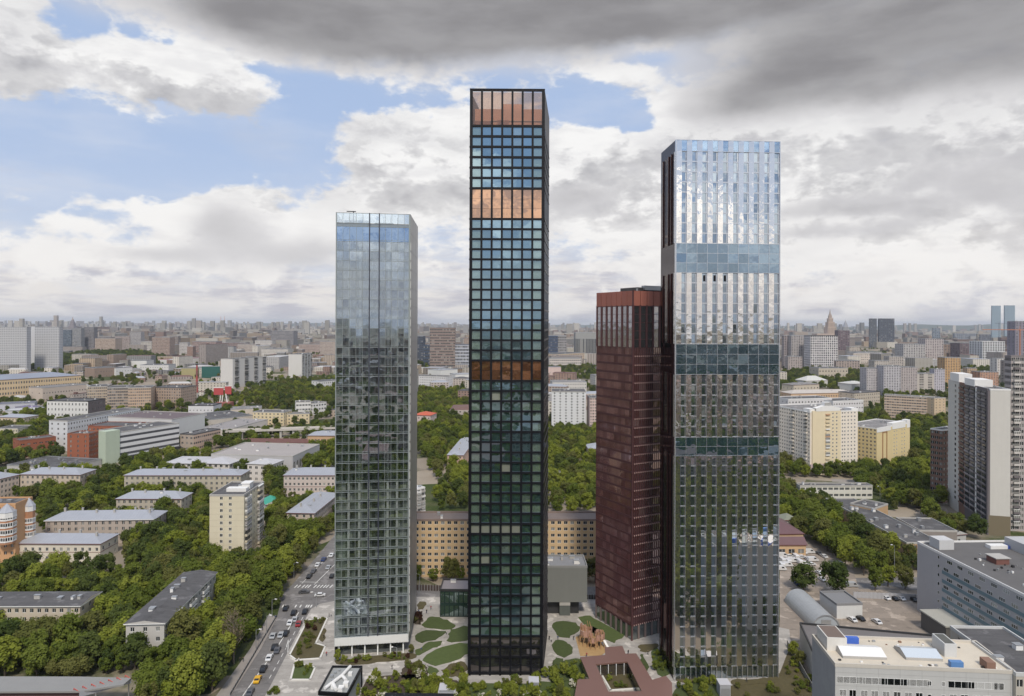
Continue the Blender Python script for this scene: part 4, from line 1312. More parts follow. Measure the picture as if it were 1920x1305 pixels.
# white slab pairs
for x0, x1, xe, y, yb, lab in ((414, 436.5, 501, 672.5, 668, 'long white panel slab with staggered balcony columns, left of two'), (541, 566, 613, 664, 661.5, 'white panel slab with staggered balcony columns, right of two')):
    _r = bld('white_panel_slab', lab, AB, (x0, y), (x1, y + .4), 52, (xe, yb), wall((.58, .56, .53)), 17, 0, 0, vents=3, coping=M['concrete'], sidewall=wall((.54, .52, .49)))
    balconies(_r[0], 'right', _r[1], _r[2], [_r[2] * k for k in (.06, .34, .62, .88)], [2 + 2.95 * f for f in range(17)], _r[2] * .10, [M['dark'], M['concrete'], wall((.26, .25, .25))], out=1.5, glazed=.3)
bld('grey_slab', 'huge pale grey slab with fine window grid at the left edge, nearer of two', 'office building', (-70, 612.5), (50, 612.5), 104.4, 14, wall((.47, .47, .48)), 26, 36, 3, (2.6, 1.9), gm=mat('pale_slab_glass', (.15, .155, .17), .3), vents=4, roofm=M['bitumen'])
bld('grey_slab', 'blank white stair core between the two grey slabs', 'office building', (49.5, 611.8), (65, 611.8), 105, 14, wall((.52, .52, .53)), 0, 0, 0, vents=2)
bld('grey_slab', 'huge pale grey slab with fine window grid, right of the white core', 'office building', (65, 612.6), (111, 612.6), 104.4, 14, wall((.48, .48, .49)), 26, 14, 3, (2.6, 1.9), gm=MATS['pale_slab_glass'], vents=3)
for x0, x1, y, base, col, lab, cat in (
    (112, 134, 618, 657, (.10, .125, .16), 'dark blue glass office right of the grey slabs', 'office building'),
    (134, 152, 615, 657, (.24, .24, .25), 'grey slab block next to the dark blue office', 'office building'),
    (157, 176, 613, 656, (.20, .19, .20), 'grey tower with dark rounded top left of the tan blocks', 'office building'),
    (178, 216, 634, 660, (.40, .31, .25), 'stepped tan block beyond the dark tree belt', AB),
    (216, 243, 630, 656, (.32, .26, .24), 'brown block with scaffolded front beyond the tree belt', AB),
    (243, 264, 622, 656, (.33, .31, .31), 'grey block with square top beyond the tree belt', AB),
    (264, 284, 640, 658, (.45, .42, .38), 'pale low block beyond the tree belt', AB),
    (285, 318, 632, 668, (.32, .24, .20), 'tall brown block left of the striped mast', AB),
    (318, 334, 630, 662, (.24, .20, .18), 'dark brown narrow block beside the tall brown one', AB),
    (336, 352, 642, 665, (.46, .43, .41), 'pale block with white edge left of the striped mast', AB),
    (360, 405, 640, 664, (.30, .22, .20), 'wide reddish brown block beyond the striped mast', AB),
    (425, 460, 642, 662, (.26, .20, .19), 'dark brown block above the left white slab', AB),
    (478, 510, 638, 655, (.52, .49, .46), 'pair of white boxes above the white slabs', AB),
    (508, 550, 620, 652, (.22, .21, .22), 'wide dark grey tower block above the white slabs', 'office building'),
    (560, 600, 645, 662, (.36, .28, .25), 'brown slab left of the glass tower near the skyline', AB),
    (600, 634, 640, 666, (.40, .33, .29), 'tan slab next to the glass tower near the skyline', AB),
    (446, 480, 645, 664, (.42, .36, .32), 'tan block just above the left white slab', AB),
    (404, 426, 642, 662, (.38, .31, .28), 'tan block above the green netting', AB),
    (490, 540, 654, 668, (.52, .49, .45), 'long white block between the two white slabs', AB),
):
    p = W((x0 + x1) / 2, base)
    hh = ZAT((x0 + x1) / 2, y, p)
    n = max(3, int((x1 - x0) / 2.2)); fl = max(3, int((base - y) / 2.6))
    bld('far_block', lab, cat, (x0, y), (x1, y), hh, (x1 - x0) * p.y / F * .6, wall(col), fl, n, 4, ((x1 - x0) / n * p.y / F * .5, hh / fl * .45), sill=hh / fl * .3, vents=2)
bld('netting_wall', 'dark green netting wall beside the left white slab', 'fence', (378, 687), (412, 686.5), 24, 8, wall((.02, .10, .085)), 0, 0, 0, vents=0)
bld('olive_shed', 'olive yellow box shed right of the striped mast', 'shed', (340, 690), (367, 690), 22, 18, wall((.34, .30, .15)), 0, 0, 0, vents=0)
bld('striped_hall', 'low white hall with red-striped roof edge left of the striped mast', 'hall', (318, 674), (392, 669.5), 16, 40, c_white, 1, 0, 0, coping=mat('red_trim', (.40, .06, .07), .6), roofm=M['bitumen_light'], vents=2)
bld('white_villa', 'white colonnaded building among the trees right of the white slabs', 'house', (602, 715), (640, 712), 16, 26, c_white, 3, 10, 3, (1.6, 2.6), vents=1)
bld('low_hall', 'white low halls beyond the dark tree belt', 'hall', (226, 676), (275, 676), 20, 40, c_white, 1, 0, 0, vents=2)
bld('low_hall', 'white arched low hall right of the tree belt', 'hall', (262, 684), (316, 684), 16, 40, wall((.55, .54, .52)), 2, 12, 2, vents=2)
bld('low_hall', 'brown low hall below the dark tree belt', 'hall', (177, 690), (217, 688), 20, 40, c_brown, 2, 8, 2, vents=1)
bld('low_hall', 'white blocky low hall right of the brown one', 'hall', (217, 690), (248, 688), 18, 30, c_white, 2, 6, 2, roofm=M['bitumen'], vents=2)
for i, (x, y, w_, col) in enumerate(((5, 758, 60, (.45, .45, .5)), (20, 770, 58, (.5, .5, .52)), (66, 764, 16, (.2, .15, .3)))):
    bld('shed', ('dark blue-roofed shed at the left edge', 'white sheds at the left edge below the blue roof', 'small purple shed at the left')[i], 'shed', (x - 10, y), (x + w_, y - 3), 9, 26, wall(col), 1, 0, 0, roofm=mat('shed_roof_%s' % 'abc'[i], ((.12, .12, .16), (.45, .45, .46), (.16, .12, .25))[i], .8, var=.2), vents=3)

# ---------------------------------------------------------------- centre, between the towers
_r = bld('yellow_apartment_slab', 'long ochre panel slab of nine storeys behind the black tower', AB, (690, 973.5), (1200, 973.5), 26.4, 13, wall((.56, .40, .23)), 9, 42, 3, (1.75, 1.45), roofm=mat('brown_roof', (.16, .125, .11), .9, var=.25), coping=mat('brown_coping', (.22, .165, .14), .9), parts=True, skip=('left', 'right'), vents=9)
bld('brown_office_tower', 'brown square tower on the skyline between glass and black towers', 'office building', (806, 614.5), (853, 614.5), 105, 22, wall((.25, .19, .165)), 14, 16, 12, (3.5, 3.4), vents=2, coping=M['dark'], fl0=6)
bld('dark_office', 'dark blue office with white grid front left of the black tower', 'office building', (818, 646), (900, 644), 62, 60, wall((.42, .43, .48)), 7, 30, 6, (3.2, 5.0), vents=2, coping=wall((.06, .08, .12)), fl0=4)
bld('dark_office', 'dark blue office block below the brown skyline tower', 'office building', (794, 647), (818, 646), 58, 60, wall((.05, .07, .11)), 7, 8, 6, (3.2, 4.0), vents=2, coping=wall((.06, .08, .12)))
bld('dark_office', 'narrow dark blue tower at the right edge of the glass tower', 'office building', (776, 630), (793, 630), 80, 50, wall((.06, .075, .11)), 14, 5, 6, (4, 3), vents=1)
bld('white_office_block', 'low white office right of the glass tower above the trees', 'office building', (770, 704), (836, 706), 22, 30, wall((.56, .55, .55)), 5, 16, 4, (1.8, 1.6), vents=3, coping=M['concrete'])
bld('white_hall', 'white roofed hall behind the low white office', 'hall', (826, 694), (858, 692), 20, 40, c_white, 1, 0, 0, roofm=M['sheet'], vents=3)
bld('white_hall', 'small white pavilion roof left of the black tower', 'hall', (854, 702), (890, 701), 18, 34, c_white, 1, 0, 0, roofm=M['sheet'], vents=2)
bld('red_roofed_house', 'white house with bright orange-red roof right of the glass tower', 'house', (776, 778), (807, 779), 14, 22, wall((.56, .46, .42)), 3, 5, 3, (1.4, 1.6), roof='hip', rise=3, roofm=mat('orange_red_roof', (.46, .10, .05), .7, var=.1), vents=0)
bld('pink_house', 'pink walk-up with pale metal roof left of the black tower', AB, (839, 853), (868, 853.5), 13, (885, 823), wall((.54, .37, .29)), 4, 3, 9, (1.2, 1.5), roof='hip', rise=2.5, roofm=M['sheet'], chim=3, vents=1)
_r = bld('white_balcony_block', 'white block with slanting pale roof and balconies touching the glass tower', AB, (781, 917), (797, 913), 19, (826, 889), wall((.62, .59, .57)), 6, 2, 10, (1.4, 1.5), roofm=mat('white_roof', (.55, .55, .56), .8), coping=M['white'], vents=1)
balconies(_r[0], 'front', _r[1], _r[2], [.6, _r[1] * .55], [1.5 + 3 * f for f in range(6)], _r[1] * .36, [M['white'], M['concrete']])
bld('white_apartment_tower', 'white panel tower between the black and the dark red towers', AB, (1034.5, 734), (1099, 734.6), 43, (1110, 728.5), wall((.60, .60, .60)), 14, 6, 4, (1.6, 1.5), vents=4, coping=M['concrete'], sill=1.0)
bld('white_apartment_tower', 'pink and white flank tower squeezed beside the dark red tower', AB, (1106, 745), (1128, 745), 38, 20, wall((.55, .42, .38)), 12, 5, 4, vents=2)
bld('tan_row', 'tan row of old houses between black and dark red towers', AB, (1042, 664), (1096, 661), 32, 60, wall((.50, .39, .29)), 5, 16, 3, (3, 3), vents=2)
bld('tan_row', 'pale old houses just below the grey skyline tower', AB, (1030, 672), (1090, 672), 28, 50, wall((.52, .47, .43)), 4, 16, 3, (3, 3), vents=3)
bld('pink_hall', 'small pink block right of the black tower', 'house', (1020, 688), (1052, 688), 26, 30, wall((.55, .42, .38)), 2, 4, 2, vents=1)
bld('grey_skyline_tower', 'wide grey tower on the skyline left of the dark red tower', 'office building', (1079, 623), (1140, 623), 88, 60, wall((.28, .28, .27)), 1, 22, 8, (3.5, 60), sill=6, vents=2)
bld('dark_office', 'dark blue office right of the black tower on the skyline', 'office building', (1024, 629), (1046, 629), 80, 60, wall((.05, .07, .12)), 10, 8, 6, (3.5, 3), vents=1)
bld('grey_office', 'grey office next to the dark blue one on the skyline', 'office building', (1046, 629), (1062, 629), 80, 50, wall((.26, .25, .25)), 10, 5, 6, (3.5, 3), vents=1)
bld('white_roofed_house', 'white blocks with grey roofs behind the white panel tower', AB, (1036, 716), (1100, 716), 22, 40, wall((.52, .50, .47)), 4, 14, 4, vents=7, roofm=M['bitumen_light'])
bld('pale_house', 'pale roofed house among trees left of the dark red tower', 'house', (1104, 841), (1140, 841), 11, 20, wall((.52, .40, .30)), 3, 6, 3, roof='hip', rise=3, roofm=M['sheet'], vents=0)
bld('low_house', 'low house with tan roof among trees right of the black tower', 'house', (1016, 893), (1062, 890), 6, 14, c_beige, 1, 5, 2, roof='hip', rise=3, roofm=M['bitumen_light'], vents=0)
bld('glass_annex', 'low green glass annex against the left side of the black tower', 'annex', (825, 1105), (895, 1105.5), 11, (840, 1085), mat('green_glass_wall', (.03, .06, .055), .12, metal=.4, var=.4, vscale=.25), 2, 8, 4, (3.0, 4.2), sill=.4, gm=glass('annex_glass', (.55, .72, .72), (.02, .04, .04), .35, .03), fm=M['dark'], parts=True, roofm=mat('grey_violet_roof', (.22, .20, .21), .9, var=.1), coping=M['dark'], vents=2)
def grey_annex():
    root, L, D = bld('grey_annex', 'windowless grey slatted cube on a recessed base right of the black tower', 'annex', (1018, 1061), (1101, 1061), 20, 13, wall((.20, .205, .19), .03, .05), 0, 0, 0, roofm=mat('grey_roof', (.22, .22, .23), .9, var=.15), coping=wall((.24, .24, .235)), vents=6)
    for ch in root.children:
        if ch.name.startswith('wall'): bpy.data.objects.remove(ch)
    q = MB(); q.box(0, 0, 5.6, L, D, 19.4, 0); q.build('wall', wall((.20, .205, .19), .03, .05), root)
    sl = MB()
    for i in range(46): sl.box(-.02, -.09, 5.7 + i * .3, L + .02, 0, 5.7 + i * .3 + .12, 0)
    sl.build('slat', wall((.235, .24, .225)), root, stuff=True)
    q = MB(); q.box(2, 2.5, 0, L - 3, D - 1, 5.6, 0); q.build('base_wall', M['dark'], root)
    q = MB(); q.box(L * .38, .3, 0, L * .62, 2.4, 4.6, 0); q.build('entrance_box', wall((.10, .11, .10)), root)
    q = MB(); q.box(L * .38, .1, 4.2, L * .62, 2.4, 5.5, 0); q.build('entrance_sign_board', M['concrete'], root)
grey_annex()

# ---------------------------------------------------------------- right side
def yellow_complex():
    yl = wall((.68, .58, .40)); wt = wall((.72, .65, .56)); pk = wall((.50, .40, .40))
    root, L, D = bld('yellow_apartment_complex', 'tall cream and yellow apartment block with white gabled top right of the mirrored tower', AB, (1519, 772), (1608.5, 769), 49, (1462, 758.5), wt, 17, 0, 16, (1.3, 1.3), vents=5, coping=M['white'], skip=('right',), roofm=M['bitumen_light'])
    fh = 48.5 / 17
    q = MB(); q.box(1.5, -1.0, 8.5, L * .62, .0, 49.5, 0); q.build('yellow_bay', yl, root)
    q = MB(); q.box(-.1, -1.05, 3, L * .62 + .1, -.02, 8.45, 0); q.build('pink_plinth', pk, root)
    q = MB()
    c0, c1 = L * .10, L * .60
    q.poly([(c0, -1.1, 49.2), (c1, -1.1, 49.2), (c1, -1.1, 51.5), ((c0 + c1) / 2 + 3, -1.1, 53.5), ((c0 + c1) / 2 + 3, -1.1, 56), ((c0 + c1) / 2 - 3, -1.1, 56), ((c0 + c1) / 2 - 3, -1.1, 53.5), (c0, -1.1, 51.5)])
    q.poly([(c0, 3, 51.5), ((c0 + c1) / 2 - 3, 3, 53.5), ((c0 + c1) / 2 - 3, 3, 56), ((c0 + c1) / 2 + 3, 3, 56), ((c0 + c1) / 2 + 3, 3, 53.5), (c1, 3, 51.5), (c1, 3, 49.2), (c0, 3, 49.2)])
    q.quad((c0, -1.1, 51.5), ((c0 + c1) / 2, -1.1, 54), ((c0 + c1) / 2, 3, 54), (c0, 3, 51.5)); q.quad(((c0 + c1) / 2, -1.1, 54), (c1, -1.1, 51.5), (c1, 3, 51.5), ((c0 + c1) / 2, 3, 54))
    q.box((c0 + c1) / 2 - 3, -1.1, 53.4, (c0 + c1) / 2 + 3, 3, 56.01, 0)
    q.build('white_gable', M['white'], root)
    bal = [yl, wall((.50, .30, .18)), M['white']]
    me = window_mesh(1.2, 1.2, M['far_glass'], M['white_frame'], 2)
    for f in range(2, 17):
        z = f * fh + 1.0
        for x in (.44, .52): link('window', me, root, loc=(L * x, -1.07, z))
    for f in range(17):
        for x in (.66, .71, .78, .85, .92): link('window', me, root, loc=(L * x, -.07, f * fh + 1.0))
    balconies(root, 'front', L, D, [L * .30], [f * fh + .4 for f in range(3, 17)], L * .085, bal, out=1.9, glazed=.6)
    balconies(root, 'left', L, D, [D * .12, D * .52, D * .86], [f * fh + .4 for f in range(17)], 3.2, [wt, M['concrete']], glazed=.7)
    for x, zz in ((-.4, 51.0), (L - 6, 50.6)):
        q = MB(); q.box(0, .2, 48, 6, 8, zz, 0); o = q.build('roof_tower', M['white'], root); o.location = (x + .2, 0, 0)
    r2, L2, D2 = bld('yellow_apartment_complex', 'lower yellow apartment block with brown outlined panel right of the tall cream one', AB, (1644, 803), (1706, 792), 34, (1612, 790), wall((.62, .50, .27)), 11, 0, 9, (1.4, 1.4), vents=5, coping=M['white'], skip=('right',), roofm=M['bitumen_light'])
    fh2 = 33.5 / 11
    for f in range(11):
        for x in (.50, .58, .74, .82): link('window', me, r2, loc=(L2 * x, -.07, f * fh2 + 1.0))
    q = MB()
    for a, b, z0, z1 in ((.16, .18, 4, 30), (.28, .30, 4, 30), (.16, .30, 29.4, 30)): q.box(L2 * a, -.25, z0, L2 * b, 0, z1, 0)
    q.build('brown_outline', wall((.30, .14, .06)), r2)
    q = MB(); q.box(-.1, -.3, 30.5, L2 * .4, .0, 34.2, 0); q.box(L2 * .45, -.3, 30.8, L2 * .85, 4, 36, 0); q.box(L2 * .9, -.2, 30, L2 + .1, 4, 36.5, 0); q.build('white_gable', M['white'], r2)
    q = MB(); q.box(-.2, -.12, 0, L2 + .2, 0, 5, 0); q.build('pink_plinth', pk, r2)
yellow_complex()

bld('low_house', 'white two-storey office with paired windows in front of the cream apartment block', 'office building', (1500, 910), (1636, 910), 9, (1470, 905), wall((.62, .60, .54)), 2, 13, 3, (3.4, 1.7), roofm=M['bitumen'], coping=M['concrete'], vents=6, parts=True, lights=4, sill=1.6)
_b = wall((.46, .31, .18))
bld('brick_workshop', 'long tan brick workshop with dark flat roof slanting towards the banded office', 'workshop', (1548, 934), (1700, 1017), 10, (1600, 934), _b, 2, 28, 2, (1.5, 2.0), coping=M['concrete'], vents=12, sill=1.8, deep=.3)
bld('brick_workshop', 'short tan brick block at the far end of the long workshop', 'workshop', (1640, 953), (1665, 944.5), 11, 14, _b, 2, 0, 0, coping=M['concrete'], vents=3)
bld('dark_roofed_shed', 'wide dark flat-roofed shed left of the striped slab', 'shed', (1680, 970), (1724, 994), 8, (1712, 954), wall((.24, .21, .19)), 1, 0, 0, coping=M['concrete'], vents=2)
bld('dark_roofed_shed', 'lower brown shed with rusty wall in front of the wide dark one', 'shed', (1672, 992), (1716, 1016), 5, 16, c_brown, 1, 0, 0, coping=M['bitumen'], vents=1)
bld('small_hut', 'small grey gabled hut at the foot of the striped slab', 'hut', (1757, 993), (1785, 1003), 5, 9, c_grey, 1, 2, 1, roof='gable', rise=2, roofm=M['bitumen'], vents=0)
bld('maroon_house', 'tan house with maroon hipped roof at the right edge of the mirrored tower', 'house', (1430, 1001), (1506, 1000), 8, (1490, 968), wall((.58, .42, .25)), 1, 3, 2, (3, 2.4), roof='hip', rise=5, roofm=mat('plum_roof', (.13, .07, .075), .6, var=.12), vents=0, sill=2.5)
bld('maroon_house', 'low tan gate lodge with maroon gabled roof beside the van yard', 'house', (1440, 1021), (1511, 1021), 5.5, 7, wall((.56, .38, .22)), 1, 4, 1, (3, 2.2), roof='gable', rise=3, roofm=MATS['plum_roof'], vents=0)
bld('small_hut', 'small green-roofed hut behind the maroon house', 'hut', (1472, 975), (1496, 974), 5, 9, c_grey, 1, 2, 1, roof='hip', rise=2.5, roofm=mat('dull_green_roof', (.20, .21, .16), .7), vents=0)
bld('white_shed', 'white metal shed with grey roof beside the arched hangar', 'shed', (1569, 1132), (1617, 1130.5), 6, (1590, 1107), wall((.58, .58, .57)), 1, 0, 0, roofm=wall((.20, .20, .205)), coping=wall((.22, .22, .225)), vents=0, deep=.1)

def hangar():
    root = thing('arched_hangar', 'grey corrugated half-round hangar left of the white metal shed', 'hangar', (119.8, 259.5, 0), 0)
    r, L, n = 5.4, 26.0, 18
    P = [(r * math.cos(math.pi * i / n), r * math.sin(math.pi * i / n) * 1.05) for i in range(n + 1)]
    FOOT.append([(114, 259), (126, 259), (126, 286), (114, 286)])
    sk = mat('hangar_sheet', (.40, .41, .415), .45, metal=.3, var=.1, vscale=.4, streak=.12)
    rings = 26
    for k in range(13):                                  # sheets lap over one another
        m = MB()
        y0, y1 = L * k / 13, L * (k + 1) / 13
        s = 1.0 + (.004 if k % 2 else 0)
        for i in range(n):
            (a, b), (c, d) = P[i], P[i + 1]
            m.quad((a * s, y0, b * s), (a * s, y1, b * s), (c * s, y1, d * s), (c * s, y0, d * s))
            m.quad((a * s, y0, b * s), (c * s, y0, d * s), (c * .985, y0, d * .985), (a * .985, y0, b * .985))
        m.build('roof_sheet', sk, root)
    for y in (.1, L - .1):
        m = MB(); m.poly([(a, y, b) for a, b in P] if y < 1 else [(a, y, b) for a, b in reversed(P)]); m.build('end_wall', mat('hangar_end', (.34, .37, .40), .6, var=.06), root)
    m = MB(); m.box(-1.7, -.05, 0, 1.9, .1, 3.9, 0); m.build('door', M['zinc'], root)
    m = MB()
    for i in range(n):
        (a, b), (c, d) = P[i], P[i + 1]
        m.quad((a * 1.03, -.15, b * 1.03), (a * .95, -.15, b * .95), (c * .95, -.15, d * .95), (c * 1.03, -.15, d * 1.03))
        m.quad((a * 1.03, -.15, b * 1.03), (c * 1.03, -.15, d * 1.03), (c * 1.03, .1, d * 1.03), (a * 1.03, .1, b * 1.03))
    m.build('arch_rim', M['zinc'], root)
hangar()

def striped_slab():
    dk = wall((.13, .115, .12)); bw = wall((.20, .115, .085)); wt = wall((.54, .52, .48))
    root, L, D = bld('panel_slab', 'very tall slab with dark gridded loggias and a blank pale end wall near the right edge', AB, (1857, 729), (1895, 730), 81, 66, wt, 24, 0, 0, vents=4, coping=M['white'], skip=('left', 'front'))
    fh = 80 / 24
    a = bpy.data.objects
    # left flank in vertical lanes: white strip, brown loggias, dark glazed grids split by a white rib
    lanes = [(0.0, .03, dk, 0), (.03, .26, dk, 1), (.26, .285, M['white'], 0), (.285, .55, dk, 1), (.55, .70, bw, 2), (.70, 1.0, wt, 3)]
    for t0, t1, mm, kind in lanes:
        y0, y1 = D * t0, D * t1                          # from the near corner away
        q = MB(); q.box(-.9 if kind in (1, 2) else -1.2, y0, 0, 0, y1, 81 if kind != 0 else 80, 0); q.build('flank_lane', mm, root)
        if kind in (1, 2):
            n = 2 if kind == 1 else 1
            for i in range(n):
                w_ = (y1 - y0) / n
                g = MB(); g.box(0, -.25, 0, w_ * .72, .0, fh * .55, 0); g.box(0, -.95, -.5, w_ * .80, 0, -.3, 1); g.box(0, -.95, -.3, w_ * .80, -.85, .5, 1)
                me = g.mesh('loggia', [mat('loggia_glass', (.05, .055, .065), .2, obj=.6), mat('loggia_grey', (.24, .22, .22), .8, obj=.3) if kind == 1 else bw])
                for f in range(2, 24): link('loggia', me, root, loc=(-.92, y1 - w_ * i - w_ * .12, f * fh + .9), rz=R(-90))
        if kind == 3:
            g = MB(); g.box(0, -.1, 0, 2.2, 0, 1.7, 0); me = g.mesh('window', M['far_glass'])
            for f in range(2, 24):
                q = MB()
                link('window', me, root, loc=(-1.22, y0 + (y1 - y0) * .35, f * fh + .8), rz=R(-90))
    q = MB(); q.box(-1.2, D * .30, 80.5, 8, D * .55, 84.5, 0); q.box(-1.2, D * .7, 80.5, 6, D * .95, 86, 0); q.build('lift_housing', M['white'], root)
    q = MB(); q.box(-.6, -.02, 0, L + .2, 0, 11, 0); q.build('plinth', mat('olive_plinth', (.17, .14, .09), .9), root)
    bld('panel_slab', 'lower dark brown wing with gridded loggias left of the blank-ended slab', AB, (1768, 806), (1799, 802), 48, (1768, 800), bw, 14, 5, 3, (2.6, 1.7), vents=2, coping=M['white'], gm=M['far_glass'])
    r2, L2, D2 = bld('panel_slab', 'tallest dark gridded tower cut by the right edge', AB, (1896, 667), (2010, 667), 99, 5, wall((.34, .31, .30)), 29, 14, 8, (2.0, 1.8), vents=3, coping=wall((.2, .18, .18)))
    balconies(r2, 'front', L2, D2, [1.2, 9.5, 17.5], [3 + 98.5 / 29 * f for f in range(28)], 3.6, [dk, M['concrete'], wall((.5, .47, .44))], glazed=.4)
striped_slab()

def banded_office():
    gw = wall((.40, .395, .405), .03)
    root, L, D = bld('blue_banded_office', 'grey office slab with blue-green window bands and flat dark roof at the right edge', 'office building', (1720, 1015), (1935, 1122), 28, 42, gw, 0, 0, 0, coping=M['white'], vents=0, roofm=mat('dark_felt', (.115, .11, .108), .9, var=.22, vscale=.15))
    fh = 27.2 / 8
    x0 = 15.0
    bl = mat('blue_green_spandrel', (.13, .21, .25), .35, var=.32, vscale=.06)
    me = window_mesh(2.9, 1.35, M['dark_glass'], M['white_frame'], 3)
    sm = window_mesh(1.1, 1.3, M['dark_glass'], M['white_frame'], 1)
    for f in range(8):
        z = f * fh
        q = MB(); q.box(x0, -.12, z + .05, L - .1, 0, z + 1.35, 0)
        if f < 7: q.build('spandrel_band', bl, root)
        for x in (12.4,): link('window', sm, root, loc=(x, -.06, z + 1.5))
        n = int((L - x0) / 5.6)
        for i in range(n):
            link('window', me, root, loc=(x0 + .7 + i * 5.6 + (2.0 if f % 2 else 0), -.06, z + 1.5))
    q = MB(); q.box(3, 3, 27.4, 9, 9, 31.2, 0); q.build('stair_housing', wall((.50, .50, .50)), root)
    q = MB(); q.box(21, 13, 27.4, 26, 18, 29.6, 0); q.box(20.6, 12.6, 29.6, 26.4, 18.4, 29.9, 1); q.build('red_brown_housing', [wall((.17, .075, .06)), M['concrete']], root)
    q = MB(); q.box(6, 32, 27.4, 30, 40, 31.5, 0); q.build('long_housing', wall((.42, .42, .42)), root)
    q = MB(); q.box(6, 24, 27.4, 9, 31, 28.8, 0); q.box(6, 31, 27.4, 9, 32, 28.6, 1); q.build('air_duct', [M['white'], mat('blue_unit', (.05, .09, .32), .5)], root)
    for i in range(26):
        q = MB(); s = brnd.uniform(.15, .4); q.box(-s, -s, 0, s, s, s * 2.2, 0); o = q.build('roof_cap', brnd.choice((M['white'], M['dark'], M['zinc'])), root)
        o.location = (brnd.uniform(12, L - 4), brnd.uniform(3, 22), 27.45)
    q = MB(); q.box(16, -9, 0, 30, -.3, 6.5, 0); q.box(15.6, -9.4, 6.5, 30.4, -.2, 7.0, 1); q.build('porch', [wall((.10, .095, .09)), wall((.38, .37, .33))], root)
banded_office()

